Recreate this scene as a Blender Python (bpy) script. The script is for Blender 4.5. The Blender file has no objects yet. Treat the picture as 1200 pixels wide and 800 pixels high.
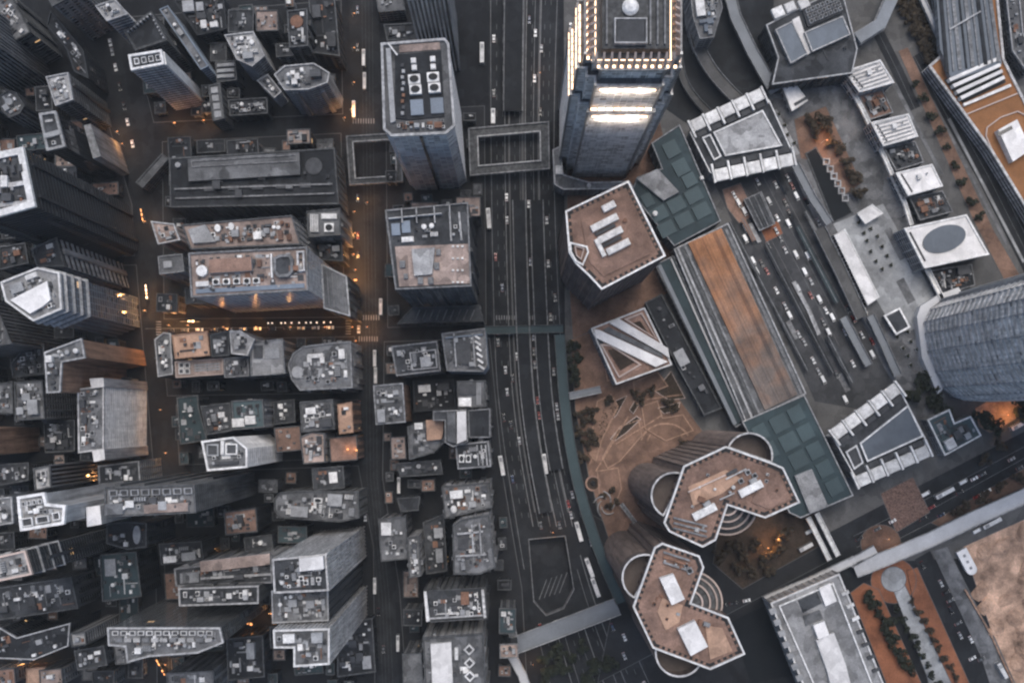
import bpy, math, random
from mathutils import Vector
from mathutils.geometry import tessellate_polygon
R = math.radians
scene = bpy.context.scene
COL = scene.collection

# ------------------------------------------------------------------ camera, sky, sun, exposure
ALT = 700.0            # flying height in metres
NX, NY = 606.0, 488.0  # the point straight under the camera, on the map grid
S0 = 0.5               # metres for one map unit at ground level
cam = bpy.data.cameras.new('camera')
cam.sensor_width = 36.0
cam.lens = 36.0 * ALT / (1200 * S0)
cam.shift_x = (600 - NX) / 1200.0
cam.shift_y = (NY - 400) / 1200.0
cam.clip_start = 1.0
cam.clip_end = 6000.0
cam_ob = bpy.data.objects.new('camera', cam)
cam_ob.location = (0, 0, ALT)
COL.objects.link(cam_ob)
scene.camera = cam_ob

SUN_EL, SUN_AZ = 68.0, 12.0      # azimuth counted clockwise from +Y (top of the map)
world = bpy.data.worlds.new('World')
scene.world = world
world.use_nodes = True
wn = world.node_tree.nodes
wl = world.node_tree.links
sky = wn.new('ShaderNodeTexSky')
sky.sky_type = 'NISHITA'
sky.sun_disc = False
sky.sun_elevation = R(SUN_EL)
sky.sun_rotation = R(SUN_AZ)
sky.air_density = 1.0
sky.dust_density = 1.6
sky.ozone_density = 1.0
bg = wn['Background']
bg.inputs['Strength'].default_value = 0.095
wl.new(sky.outputs['Color'], bg.inputs['Color'])
sun = bpy.data.lights.new('sun', 'SUN')
sun.energy = 1.5
sun.angle = R(40)
sun.color = (1.0, 0.93, 0.86)
sun_ob = bpy.data.objects.new('sun', sun)
d = Vector((math.sin(R(SUN_AZ)) * math.cos(R(SUN_EL)), math.cos(R(SUN_AZ)) * math.cos(R(SUN_EL)), math.sin(R(SUN_EL))))
sun_ob.rotation_euler = d.to_track_quat('Z', 'Y').to_euler()
sun_ob.location = (200, 100, 600)
COL.objects.link(sun_ob)
vs = scene.view_settings
vs.view_transform = 'Standard'
vs.look = 'None'
vs.exposure = 0.62
vs.gamma = 1.0
vs.use_curve_mapping = False
scene.cycles.use_denoising = True
scene.cycles.max_bounces = 6
scene.cycles.diffuse_bounces = 3
scene.cycles.filter_width = 2.3

# ------------------------------------------------------------------ map grid -> metres
def sc(h=0.0):
    return S0 * (ALT - h) / ALT
def W(p, h=0.0):
    s = sc(h)
    return ((p[0] - NX) * s, -(p[1] - NY) * s)
def WP(pts, h=0.0):
    return [W(p, h) for p in pts]

# ------------------------------------------------------------------ materials
MATS = {}
def mat(key, col, rough=0.85, var=0.25, scale=0.08, fine=0.12, emit=None, estr=0.0, metal=0.0, seam=0.0, spec=0.3, patch=0.0, streak=0.0):
    """A surface with broad stains, fine speckle and a shade of its own for each object."""
    m = bpy.data.materials.new(key)
    m.use_nodes = True
    n, l = m.node_tree.nodes, m.node_tree.links
    b = n['Principled BSDF']
    b.inputs['Roughness'].default_value = rough
    b.inputs['Metallic'].default_value = metal
    b.inputs['Specular IOR Level'].default_value = spec
    geo = n.new('ShaderNodeNewGeometry')
    no = n.new('ShaderNodeTexNoise'); no.inputs['Scale'].default_value = scale; no.inputs['Detail'].default_value = 6.0; no.inputs['Roughness'].default_value = 0.65
    l.new(geo.outputs['Position'], no.inputs['Vector'])
    n2 = n.new('ShaderNodeTexNoise'); n2.inputs['Scale'].default_value = 1.3; n2.inputs['Detail'].default_value = 3.0
    l.new(geo.outputs['Position'], n2.inputs['Vector'])
    mr = n.new('ShaderNodeMapRange'); mr.inputs['From Min'].default_value = 0.3; mr.inputs['From Max'].default_value = 0.7
    mr.inputs['To Min'].default_value = 1 - var; mr.inputs['To Max'].default_value = 1 + var * 0.8
    l.new(no.outputs['Fac'], mr.inputs['Value'])
    mr2 = n.new('ShaderNodeMapRange'); mr2.inputs['From Min'].default_value = 0.3; mr2.inputs['From Max'].default_value = 0.7
    mr2.inputs['To Min'].default_value = 1 - fine; mr2.inputs['To Max'].default_value = 1 + fine
    l.new(n2.outputs['Fac'], mr2.inputs['Value'])
    mu = n.new('ShaderNodeMath'); mu.operation = 'MULTIPLY'
    l.new(mr.outputs[0], mu.inputs[0]); l.new(mr2.outputs[0], mu.inputs[1])
    oi = n.new('ShaderNodeObjectInfo')
    mr3 = n.new('ShaderNodeMapRange'); mr3.inputs['To Min'].default_value = 0.82; mr3.inputs['To Max'].default_value = 1.12
    l.new(oi.outputs['Random'], mr3.inputs['Value'])
    mu2 = n.new('ShaderNodeMath'); mu2.operation = 'MULTIPLY'
    l.new(mu.outputs[0], mu2.inputs[0]); l.new(mr3.outputs[0], mu2.inputs[1])
    last = mu2.outputs[0]
    if seam:
        br = n.new('ShaderNodeTexBrick'); br.inputs['Scale'].default_value = 1.0
        br.inputs['Brick Width'].default_value = seam; br.inputs['Row Height'].default_value = seam * 0.8
        br.inputs['Mortar Size'].default_value = 0.06 * seam ** 0.5
        br.inputs['Color1'].default_value = (1, 1, 1, 1); br.inputs['Color2'].default_value = (0.86, 0.86, 0.86, 1); br.inputs['Mortar'].default_value = (0.6, 0.6, 0.6, 1)
        br.offset = 0.0
        l.new(geo.outputs['Position'], br.inputs['Vector'])
        bw = n.new('ShaderNodeRGBToBW'); l.new(br.outputs['Color'], bw.inputs[0])
        mu3 = n.new('ShaderNodeMath'); mu3.operation = 'MULTIPLY'
        l.new(last, mu3.inputs[0]); l.new(bw.outputs[0], mu3.inputs[1]); last = mu3.outputs[0]
    if streak:                                       # rain streaks and grime running down walls
        vx = n.new('ShaderNodeVectorMath'); vx.operation = 'MULTIPLY'; vx.inputs[1].default_value = (0.55, 0.55, 0.035)
        l.new(geo.outputs['Position'], vx.inputs[0])
        ns = n.new('ShaderNodeTexNoise'); ns.inputs['Scale'].default_value = 1.0; ns.inputs['Detail'].default_value = 4.0
        l.new(vx.outputs[0], ns.inputs['Vector'])
        ms = n.new('ShaderNodeMapRange'); ms.inputs['From Min'].default_value = 0.35; ms.inputs['From Max'].default_value = 0.65
        ms.inputs['To Min'].default_value = 1 - streak; ms.inputs['To Max'].default_value = 1 + streak * 0.5
        l.new(ns.outputs['Fac'], ms.inputs['Value'])
        mu5 = n.new('ShaderNodeMath'); mu5.operation = 'MULTIPLY'
        l.new(last, mu5.inputs[0]); l.new(ms.outputs[0], mu5.inputs[1]); last = mu5.outputs[0]
    if patch:                                        # repairs: cells of slightly different tone, with grime along some joints
        vo = n.new('ShaderNodeTexVoronoi'); vo.distance = 'MANHATTAN'; vo.inputs['Scale'].default_value = 0.16
        l.new(geo.outputs['Position'], vo.inputs['Vector'])
        sp = n.new('ShaderNodeSeparateColor'); l.new(vo.outputs['Color'], sp.inputs[0])
        mp = n.new('ShaderNodeMapRange'); mp.inputs['To Min'].default_value = 1 - patch; mp.inputs['To Max'].default_value = 1 + patch
        l.new(sp.outputs[0], mp.inputs['Value'])
        mu4 = n.new('ShaderNodeMath'); mu4.operation = 'MULTIPLY'
        l.new(last, mu4.inputs[0]); l.new(mp.outputs[0], mu4.inputs[1]); last = mu4.outputs[0]
    vm = n.new('ShaderNodeVectorMath'); vm.operation = 'SCALE'
    vm.inputs[0].default_value = col[:3]
    l.new(last, vm.inputs['Scale'])
    l.new(vm.outputs[0], b.inputs['Base Color'])
    if emit:
        b.inputs['Emission Color'].default_value = (*emit, 1)
        b.inputs['Emission Strength'].default_value = estr
    MATS[key] = m
    return m

def glass_mat(key, col, rough=0.12, lit=0.012, litcol=(1.0, 0.62, 0.3), spec=0.5, blind=0.25, lstr=1.2):
    """Window glass: each pane its own tone, a few drawn blinds, a few rooms with the light on."""
    m = bpy.data.materials.new(key)
    m.use_nodes = True
    n, l = m.node_tree.nodes, m.node_tree.links
    b = n['Principled BSDF']
    b.inputs['Roughness'].default_value = rough
    b.inputs['Specular IOR Level'].default_value = spec
    geo = n.new('ShaderNodeNewGeometry')
    sn = n.new('ShaderNodeVectorMath'); sn.operation = 'SNAP'; sn.inputs[1].default_value = (3.1, 3.1, 3.6)
    l.new(geo.outputs['Position'], sn.inputs[0])
    w = n.new('ShaderNodeTexWhiteNoise'); l.new(sn.outputs[0], w.inputs['Vector'])
    mr = n.new('ShaderNodeMapRange'); mr.inputs['To Min'].default_value = 0.55; mr.inputs['To Max'].default_value = 1.5
    l.new(w.outputs['Value'], mr.inputs['Value'])
    vm = n.new('ShaderNodeVectorMath'); vm.operation = 'SCALE'; vm.inputs[0].default_value = col[:3]
    l.new(mr.outputs[0], vm.inputs['Scale'])
    gt = n.new('ShaderNodeMath'); gt.operation = 'LESS_THAN'; gt.inputs[1].default_value = blind * 0.3
    l.new(w.outputs['Value'], gt.inputs[0])
    mx = n.new('ShaderNodeMix'); mx.data_type = 'RGBA'
    l.new(gt.outputs[0], mx.inputs['Factor']); l.new(vm.outputs[0], mx.inputs['A']); mx.inputs['B'].default_value = (0.16, 0.155, 0.15, 1)
    l.new(mx.outputs['Result'], b.inputs['Base Color'])
    g2 = n.new('ShaderNodeMath'); g2.operation = 'GREATER_THAN'; g2.inputs[1].default_value = 1 - lit
    l.new(w.outputs['Value'], g2.inputs[0])
    g3 = n.new('ShaderNodeMath'); g3.operation = 'MULTIPLY'; g3.inputs[1].default_value = lstr
    l.new(g2.outputs[0], g3.inputs[0])
    b.inputs['Emission Color'].default_value = (*litcol, 1)
    l.new(g3.outputs[0], b.inputs['Emission Strength'])
    MATS[key] = m
    return m

mat('asphalt', (0.019, 0.0205, 0.0225), 0.9, 0.45, 0.05, 0.2, patch=0.25)  # darkened so the colour carries the shade of the street canyons
mat('asphalt_worn', (0.10, 0.098, 0.095), 0.9, 0.35, 0.03, 0.15, patch=0.2)
mat('ground', (0.016, 0.017, 0.019), 0.95, 0.5, 0.02, 0.2, patch=0.3)  # shade of the deep gaps between buildings is put into this colour
mat('paving', (0.022, 0.023, 0.025), 0.9, 0.4, 0.05, 0.2)  # town paving, darkened to paint in the canyon shade
mat('paving_mid', (0.15, 0.152, 0.155), 0.9, 0.6, 0.06, 0.2, patch=0.3)
mat('paving_dotted', (0.19, 0.12, 0.095), 0.9, 0.2, 0.3, 0.6)
mat('paving_light', (0.33, 0.34, 0.345), 0.85, 0.5, 0.05, 0.12, patch=0.18)
mat('paving_brown', (0.175, 0.108, 0.078), 0.9, 0.5, 0.05, 0.2, patch=0.2)
mat('paving_beige', (0.225, 0.138, 0.097), 0.9, 0.4, 0.08, 0.2, patch=0.15)
mat('paving_orange', (0.26, 0.105, 0.055), 0.95, 0.45, 0.06, 0.2)
mat('sand', (0.46, 0.30, 0.21), 0.98, 0.75, 0.07, 0.2, patch=0.12)
mat('marking', (0.22, 0.22, 0.22), 0.8, 0.4, 0.2, 0.2)
mat('teal_deck', (0.045, 0.07, 0.075), 0.7, 0.25, 0.05, 0.1)
mat('deck_grey', (0.22, 0.235, 0.25), 0.7, 0.2, 0.06, 0.1)
mat('deck_light', (0.54, 0.54, 0.54), 0.7, 0.15, 0.06, 0.08)
mat('kerb', (0.12, 0.12, 0.12), 0.9, 0.2)
mat('pool', (0.008, 0.010, 0.012), 0.6, 0.2, spec=0.1)
mat('soil', (0.05, 0.036, 0.026), 0.95, 0.4, 0.2, 0.3)
# walls
mat('conc_light', (0.40, 0.40, 0.40), 0.8, 0.25, streak=0.35)
mat('conc_mid', (0.22, 0.222, 0.225), 0.85, 0.3, streak=0.4)
mat('conc_dark', (0.095, 0.098, 0.10), 0.85, 0.3, streak=0.4)
mat('conc_black', (0.035, 0.038, 0.042), 0.8, 0.25)
mat('white', (0.76, 0.75, 0.73), 0.7, 0.25, 0.2, 0.1, streak=0.2)
mat('white_dirty', (0.52, 0.51, 0.50), 0.8, 0.35, 0.15, 0.15, streak=0.35)
mat('tan', (0.36, 0.225, 0.155), 0.85, 0.3, streak=0.4)
mat('pink', (0.50, 0.40, 0.35), 0.8, 0.15)
mat('facade_pale', (0.48, 0.50, 0.53), 0.35, 0.12)
mat('facet_band', (0.15, 0.115, 0.10), 0.6, 0.25, streak=0.35)  # brown tint paints a reflection into the wall colour
mat('blue_metal', (0.16, 0.20, 0.25), 0.45, 0.12)
mat('pale_glassy', (0.24, 0.27, 0.31), 0.35, 0.15)
mat('metal', (0.30, 0.31, 0.32), 0.4, 0.2, metal=0.6)
mat('black', (0.012, 0.013, 0.014), 0.6, 0.2)
# roofs
mat('roof_light', (0.30, 0.30, 0.30), 0.9, 0.4, 0.1, 0.2, patch=0.3)  # tone lowered to paint in shade over the left-hand roofs
mat('roof_mid', (0.135, 0.138, 0.142), 0.9, 0.45, 0.1, 0.2, patch=0.35)  # also lowered in tone for the painted shade on left-hand roofs
mat('roof_dark', (0.05, 0.053, 0.057), 0.9, 0.45, 0.1, 0.2, patch=0.4)
mat('roof_black', (0.025, 0.027, 0.03), 0.85, 0.4, 0.1, 0.2, patch=0.4)
mat('roof_brown', (0.235, 0.15, 0.115), 0.9, 0.45, 0.09, 0.2, patch=0.18)
mat('asphalt_mid', (0.05, 0.051, 0.053), 0.9, 0.4, 0.05, 0.2, patch=0.25)
mat('roof_pink', (0.30, 0.235, 0.205), 0.9, 0.4, 0.1, 0.2, patch=0.3)
mat('roof_tan', (0.42, 0.27, 0.19), 0.9, 0.3, 0.1, 0.15, patch=0.15)
mat('roof_teal', (0.032, 0.052, 0.058), 0.7, 0.25, 0.05, 0.1, patch=0.15)
mat('roof_teal_panel', (0.055, 0.085, 0.092), 0.6, 0.2, 0.05, 0.1)
mat('roof_blue', (0.125, 0.145, 0.168), 0.6, 0.15, 0.05, 0.08, patch=0.08)
mat('roof_orange', (0.36, 0.20, 0.125), 0.9, 0.6, 0.06, 0.2)
mat('roof_ochre', (0.27, 0.125, 0.052), 0.85, 0.2, 0.08, 0.12)
mat('roof_white', (0.76, 0.74, 0.72), 0.8, 0.2, 0.1, 0.08, patch=0.12)
mat('unit_white', (0.70, 0.69, 0.67), 0.7, 0.35, 0.3, 0.15)
mat('unit_grey', (0.32, 0.325, 0.33), 0.75, 0.3, 0.3, 0.15)
mat('unit_dark', (0.07, 0.072, 0.076), 0.8, 0.3, 0.3, 0.15)
mat('bay_roof', (0.105, 0.085, 0.075), 0.85, 0.3)
mat('rust', (0.22, 0.12, 0.08), 0.9, 0.4, 0.3, 0.2)
mat('bark', (0.06, 0.045, 0.035), 0.95, 0.3)
mat('leaf_dark', (0.030, 0.035, 0.022), 0.9, 0.4, 0.4, 0.3)
mat('leaf_brown', (0.062, 0.048, 0.032), 0.9, 0.4, 0.4, 0.3)
mat('tyre', (0.012, 0.012, 0.012), 0.9, 0.1)
for k, c in (('white', (0.75, 0.75, 0.74)), ('silver', (0.36, 0.37, 0.38)), ('black', (0.02, 0.02, 0.022)), ('red', (0.22, 0.03, 0.025)), ('grey', (0.12, 0.125, 0.13)), ('blue', (0.04, 0.06, 0.11))):
    mat('paint_' + k, c, 0.25, 0.03, spec=0.5)
mat('headlight', (0.8, 0.8, 0.8), 0.2, 0.0, emit=(1, 0.95, 0.85), estr=0.6)
mat('tail_light', (0.3, 0.02, 0.02), 0.3, 0.0, emit=(1, 0.06, 0.02), estr=0.25)
mat('glow_dim', (0.9, 0.8, 0.7), 0.5, 0.0, emit=(1.0, 0.84, 0.70), estr=1.0)
glass_mat('glass', (0.028, 0.032, 0.037), lit=0.003, lstr=0.5)
glass_mat('glass_black', (0.012, 0.014, 0.017), lit=0.001, blind=0.08, lstr=0.5)
glass_mat('glass_blue', (0.055, 0.07, 0.09), lit=0.002, blind=0.0)
glass_mat('glass_grey', (0.085, 0.093, 0.10), lit=0.0006, blind=0.15, lstr=0.5)
glass_mat('glass_pale', (0.40, 0.425, 0.45), lit=0.0, blind=0.0, rough=0.25)
glass_mat('glass_mist', (0.46, 0.46, 0.46), lit=0.0, blind=0.1, rough=0.45, spec=0.3)
glass_mat('car_glass', (0.012, 0.014, 0.016), lit=0.0, blind=0.0)
mat('glow_warm', (0.9, 0.6, 0.4), 0.5, 0.0, emit=(1.0, 0.66, 0.42), estr=2.6)
mat('glow_white', (0.9, 0.85, 0.8), 0.5, 0.0, emit=(1.0, 0.84, 0.70), estr=2.6)
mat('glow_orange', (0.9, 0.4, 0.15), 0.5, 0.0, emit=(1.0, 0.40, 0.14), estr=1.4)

def weathered(key, c0, c1, p0, p1):
    """Old sheet metal: rust at one end giving way to grey-brown at the other, broken up by stains."""
    m = mat(key, c0, 0.9, 0.45, 0.06, 0.2)
    n, l = m.node_tree.nodes, m.node_tree.links
    vm = [q for q in n if q.type == 'VECT_MATH' and q.operation == 'SCALE'][0]
    geo = [q for q in n if q.type == 'NEW_GEOMETRY'][0]
    no = n.new('ShaderNodeTexNoise'); no.inputs['Scale'].default_value = 0.09; no.inputs['Detail'].default_value = 6
    l.new(geo.outputs['Position'], no.inputs['Vector'])
    a, b = Vector((*p0, 0)), Vector((*p1, 0)); dd = (b - a) / (b - a).length_squared
    dt = n.new('ShaderNodeVectorMath'); dt.operation = 'DOT_PRODUCT'; dt.inputs[1].default_value = dd
    l.new(geo.outputs['Position'], dt.inputs[0])
    ad = n.new('ShaderNodeMath'); ad.operation = 'SUBTRACT'; ad.inputs[1].default_value = a.dot(dd)
    l.new(dt.outputs['Value'], ad.inputs[0])
    m2 = n.new('ShaderNodeMath'); m2.operation = 'MULTIPLY_ADD'; m2.inputs[1].default_value = 1.6; m2.inputs[2].default_value = -0.8
    l.new(no.outputs['Fac'], m2.inputs[0])
    ad2 = n.new('ShaderNodeMath'); ad2.operation = 'ADD'; ad2.use_clamp = True
    l.new(ad.outputs[0], ad2.inputs[0]); l.new(m2.outputs[0], ad2.inputs[1])
    mx = n.new('ShaderNodeMix'); mx.data_type = 'RGBA'; mx.inputs['A'].default_value = (*c0, 1); mx.inputs['B'].default_value = (*c1, 1)
    l.new(ad2.outputs[0], mx.inputs['Factor']); l.new(mx.outputs['Result'], vm.inputs[0])
weathered('station_rust', (0.40, 0.195, 0.10), (0.19, 0.155, 0.135), W((825, 290)), W((905, 462)))
weathered('station_rust_dark', (0.27, 0.13, 0.07), (0.13, 0.11, 0.10), W((825, 290)), W((905, 462)))

# ------------------------------------------------------------------ geometry helpers
def area(poly):
    return 0.5 * sum(poly[i][0] * poly[(i + 1) % len(poly)][1] - poly[(i + 1) % len(poly)][0] * poly[i][1] for i in range(len(poly)))
def ccw(poly):
    return list(poly) if area(poly) > 0 else list(reversed(poly))
def inset(poly, dd):
    """Offset a counter-clockwise polygon inwards by dd (outwards when negative)."""
    n = len(poly); out = []
    for i in range(n):
        p0, p1, p2 = Vector(poly[i - 1]), Vector(poly[i]), Vector(poly[(i + 1) % n])
        a = (p1 - p0); b = (p2 - p1)
        if a.length < 1e-6 or b.length < 1e-6:
            out.append(tuple(p1)); continue
        a.normalize(); b.normalize()
        na, nb = Vector((-a.y, a.x)), Vector((-b.y, b.x))
        k = 1 + na.dot(nb)
        mm = (na + nb) / max(k, 0.35)
        q = p1 + mm * dd
        out.append((q.x, q.y))
    return out
def centroid(poly):
    a = area(poly)
    if abs(a) < 1e-6:
        return poly[0]
    cx = cy = 0
    for i in range(len(poly)):
        x0, y0 = poly[i]; x1, y1 = poly[(i + 1) % len(poly)]
        k = x0 * y1 - x1 * y0
        cx += (x0 + x1) * k; cy += (y0 + y1) * k
    return (cx / (6 * a), cy / (6 * a))
def inside(p, poly):
    r = False; j = len(poly) - 1
    for i in range(len(poly)):
        xi, yi = poly[i]; xj, yj = poly[j]
        if (yi > p[1]) != (yj > p[1]) and p[0] < (xj - xi) * (p[1] - yi) / (yj - yi) + xi:
            r = not r
        j = i
    return r

class MB:
    """Collects faces for one mesh object."""
    def __init__(s):
        s.v, s.f, s.m = [], [], []
    def prism(s, poly, z0, z1, m=0, top=None):
        poly = ccw(poly); n = len(poly); o = len(s.v)
        s.v += [(x, y, z0) for x, y in poly] + [(x, y, z1) for x, y in poly]
        for i in range(n):
            j = (i + 1) % n
            s.f.append((o + i, o + j, o + n + j, o + n + i)); s.m.append(m)
        s.f.append(tuple(o + n + i for i in range(n))); s.m.append(m if top is None else top)
        s.f.append(tuple(o + i for i in reversed(range(n)))); s.m.append(m)
    def frustum(s, p0, p1, z0, z1, m=0, top=None):
        p0, p1 = ccw(p0), ccw(p1); n = len(p0); o = len(s.v)
        s.v += [(x, y, z0) for x, y in p0] + [(x, y, z1) for x, y in p1]
        for i in range(n):
            j = (i + 1) % n
            s.f.append((o + i, o + j, o + n + j, o + n + i)); s.m.append(m)
        s.f.append(tuple(o + n + i for i in range(n))); s.m.append(m if top is None else top)
        s.f.append(tuple(o + i for i in reversed(range(n)))); s.m.append(m)
    def ring(s, outer, inner, z0, z1, m=0):
        n = len(outer); o = len(s.v)
        for poly in (outer, inner):
            s.v += [(x, y, z0) for x, y in poly] + [(x, y, z1) for x, y in poly]
        for i in range(n):
            j = (i + 1) % n
            A, B, C, D = o + i, o + j, o + n + j, o + n + i
            a, b, c, dd = A + 2 * n, B + 2 * n, C + 2 * n, D + 2 * n
            s.f += [(A, B, C, D), (b, a, dd, c), (D, C, c, dd), (B, A, a, b)]; s.m += [m] * 4
    def box(s, cx, cy, z0, sx, sy, sz, rot=0.0, m=0, top=None):
        c, k = math.cos(rot), math.sin(rot)
        pts = [(cx + x * c - y * k, cy + x * k + y * c) for x, y in ((-sx / 2, -sy / 2), (sx / 2, -sy / 2), (sx / 2, sy / 2), (-sx / 2, sy / 2))]
        s.prism(pts, z0, z0 + sz, m, top)
    def cyl(s, cx, cy, z0, r0, h, n=12, m=0, r1=None, top=None):
        r1 = r0 if r1 is None else r1
        p0 = [(cx + r0 * math.cos(2 * math.pi * i / n), cy + r0 * math.sin(2 * math.pi * i / n)) for i in range(n)]
        p1 = [(cx + r1 * math.cos(2 * math.pi * i / n), cy + r1 * math.sin(2 * math.pi * i / n)) for i in range(n)]
        s.frustum(p0, p1, z0, z0 + h, m, top)
    def bar(s, a, b, w, z0, hgt, m=0):
        L = math.hypot(b[0] - a[0], b[1] - a[1])
        s.box((a[0] + b[0]) / 2, (a[1] + b[1]) / 2, z0, L, w, hgt, math.atan2(b[1] - a[1], b[0] - a[0]), m)
    def quad(s, pts, m=0):
        o = len(s.v); s.v += pts; s.f.append(tuple(range(o, o + len(pts)))); s.m.append(m)
    def tube(s, a, b, r0, r1, n=6, m=0):
        a, b = Vector(a), Vector(b); dd = (b - a).normalized()
        u = dd.orthogonal().normalized(); w = dd.cross(u); o = len(s.v)
        for c, r in ((a, r0), (b, r1)):
            s.v += [tuple(c + u * r * math.cos(2 * math.pi * i / n) + w * r * math.sin(2 * math.pi * i / n)) for i in range(n)]
        for i in range(n):
            j = (i + 1) % n
            s.f.append((o + i, o + j, o + n + j, o + n + i)); s.m.append(m)
        s.f.append(tuple(o + n + i for i in range(n))); s.m.append(m)
        s.f.append(tuple(o + i for i in reversed(range(n)))); s.m.append(m)
    def mesh(s, name, mats, org=(0, 0, 0)):
        me = bpy.data.meshes.new(name)
        me.from_pydata([(x - org[0], y - org[1], z - org[2]) for x, y, z in s.v], [], s.f)
        for k in ([mats] if isinstance(mats, str) else mats):
            me.materials.append(MATS[k])
        if not isinstance(mats, str):
            me.polygons.foreach_set('material_index', s.m)
        me.update()
        return me

def link(name, me, parent=None, loc=(0, 0, 0)):
    o = bpy.data.objects.new(name, me)
    COL.objects.link(o)
    o.location = loc
    if parent is not None:
        o.parent = parent
    return o
def tag(o, label=None, cat=None, group=None, kind=None):
    if label: o['label'] = label
    if cat: o['category'] = cat
    if group: o['group'] = group
    if kind: o['kind'] = kind
    return o
def empty(name, loc, label=None, cat=None, group=None):
    o = bpy.data.objects.new(name, None)
    o.empty_display_size = 2.0
    o.location = loc
    COL.objects.link(o)
    return tag(o, label, cat, group)
def sub(root, name, mb, mats, kind=None, label=None):
    """One mesh part under a thing whose origin is root.location (all points in world metres)."""
    org = Vector(root.location)
    p = root.parent
    while p is not None:
        org += Vector(p.location); p = p.parent
    o = link(name, mb.mesh(name, mats, org), root)
    return tag(o, label=label, kind=kind)
def sheet(name, pts, z, m, h=0.0, thick=0.0, parent=None, kind='structure', label=None):
    """A level surface of the setting: pts on the map grid."""
    mb = MB(); poly = ccw(WP(pts, h))
    if thick:
        mb.prism(poly, z - thick, z)
    else:
        mb.quad([(x, y, z) for x, y in poly])
    o = link(name, mb.mesh(name, m), parent)
    return tag(o, kind=kind if parent is None else None, label=label)
def ribbon(pts, w, closed=False):
    """The polygon of a strip of width w (grid units) along a polyline."""
    l, r = [], []
    for i, p in enumerate(pts):
        a = Vector(pts[max(i - 1, 0)]); b = Vector(pts[min(i + 1, len(pts) - 1)])
        t = (b - a).normalized(); nn = Vector((-t.y, t.x)) * w / 2
        l.append((p[0] + nn.x, p[1] + nn.y)); r.append((p[0] - nn.x, p[1] - nn.y))
    return l + r[::-1]
def curve(pts, n=6):
    """Catmull-Rom through grid points."""
    out = []
    P = [pts[0]] + list(pts) + [pts[-1]]
    for i in range(1, len(P) - 2):
        p0, p1, p2, p3 = (Vector(q) for q in P[i - 1:i + 3])
        for k in range(n):
            t = k / n
            q = 0.5 * ((2 * p1) + (p2 - p0) * t + (2 * p0 - 5 * p1 + 4 * p2 - p3) * t * t + (3 * p1 - p0 - 3 * p2 + p3) * t ** 3)
            out.append((q.x, q.y))
    out.append(tuple(pts[-1]))
    return out
def strip_prism(mb, poly, z0, z1, m=0):
    """A solid from a ribbon polygon (left side then right side reversed), quad by quad so bends stay clean."""
    n = len(poly) // 2
    l, r = poly[:n], poly[n:][::-1]
    o = len(mb.v)
    for i in range(n):
        mb.v += [(l[i][0], l[i][1], z0), (l[i][0], l[i][1], z1), (r[i][0], r[i][1], z1), (r[i][0], r[i][1], z0)]
    for i in range(n - 1):
        a, b = o + 4 * i, o + 4 * i + 4
        mb.f += [(a, a + 1, b + 1, b), (a + 1, a + 2, b + 2, b + 1), (a + 2, a + 3, b + 3, b + 2), (a + 3, a, b, b + 3)]
        mb.m += [m] * 4
    e = o + 4 * (n - 1)
    mb.f += [(o + 3, o + 2, o + 1, o), (e, e + 1, e + 2, e + 3)]; mb.m += [m, m]
# ------------------------------------------------------------------ shared rooftop equipment (unit size, scaled per piece)
def unit_meshes():
    U = {}
    mb = MB(); mb.box(0, 0, 0, 1, 1, 0.9, 0, 0); mb.box(0, 0, 0.9, 0.86, 0.86, 0.1, 0, 0); U['box'] = mb
    mb = MB(); mb.box(0, 0, 0, 1, 1, 0.82, 0, 0)                                   # air cooler: a cased fan
    mb.cyl(0, 0, 0.82, 0.42, 0.18, 12, 0, 0.38, top=1); U['fan'] = mb
    mb = MB(); mb.cyl(0, 0, 0, 0.5, 0.92, 14, 0); mb.cyl(0, 0, 0.92, 0.5, 0.08, 14, 0, 0.3); U['tank'] = mb
    mb = MB(); mb.box(0, 0, 0, 1, 1, 0.86, 0, 0); mb.box(0, 0, 0.86, 1.06, 1.06, 0.14, 0, 0); mb.box(0.505, 0.1, 0, 0.03, 0.25, 0.6, 0, 1); U['hut'] = mb
    mb = MB()                                                                        # louvred plant enclosure
    for i in range(5): mb.box(-0.4 + 0.2 * i, 0, 0.8, 0.1, 0.94, 0.2, 0, 0)
    mb.box(0, 0, 0, 1, 1, 0.8, 0, 0, top=1); U['louvre'] = mb
    mb = MB()                                                                        # pipe run on sleepers
    for y in (-0.32, 0, 0.32): mb.box(0, y, 0.3, 1, 0.2, 0.5, 0, 0)
    for x in (-0.4, 0, 0.4): mb.box(x, 0, 0, 0.04, 1, 0.3, 0, 1)
    U['pipe'] = mb
    mb = MB(); mb.ring([(-.5, -.5), (.5, -.5), (.5, .5), (-.5, .5)], [(-.38, -.38), (.38, -.38), (.38, .38), (-.38, .38)], 0, 1, 0)
    mb.box(0, 0, 0, 0.76, 0.76, 0.45, 0, 1); U['skylight'] = mb
    mb = MB(); mb.ring([(0, -.5), (.5, 0), (0, .5), (-.5, 0)], [(0, -.32), (.32, 0), (0, .32), (-.32, 0)], 0, 1, 0)
    mb.cyl(0, 0, 0, 0.3, 0.7, 10, 1); U['diamond'] = mb
    return U
UM = unit_meshes()
UNAME = {'box': 'rooftop_unit', 'fan': 'cooling_fan', 'tank': 'water_tank', 'hut': 'stair_hut', 'louvre': 'louvred_plant', 'pipe': 'pipe_run', 'skylight': 'skylight', 'diamond': 'cooling_tower'}
UCACHE = {}
def umesh(kind, m):
    k = (kind, m)
    if k not in UCACHE:
        UCACHE[k] = UM[kind].mesh(UNAME[kind], [m, 'unit_dark' if kind != 'fan' else 'black'])
    return UCACHE[k]

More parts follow.
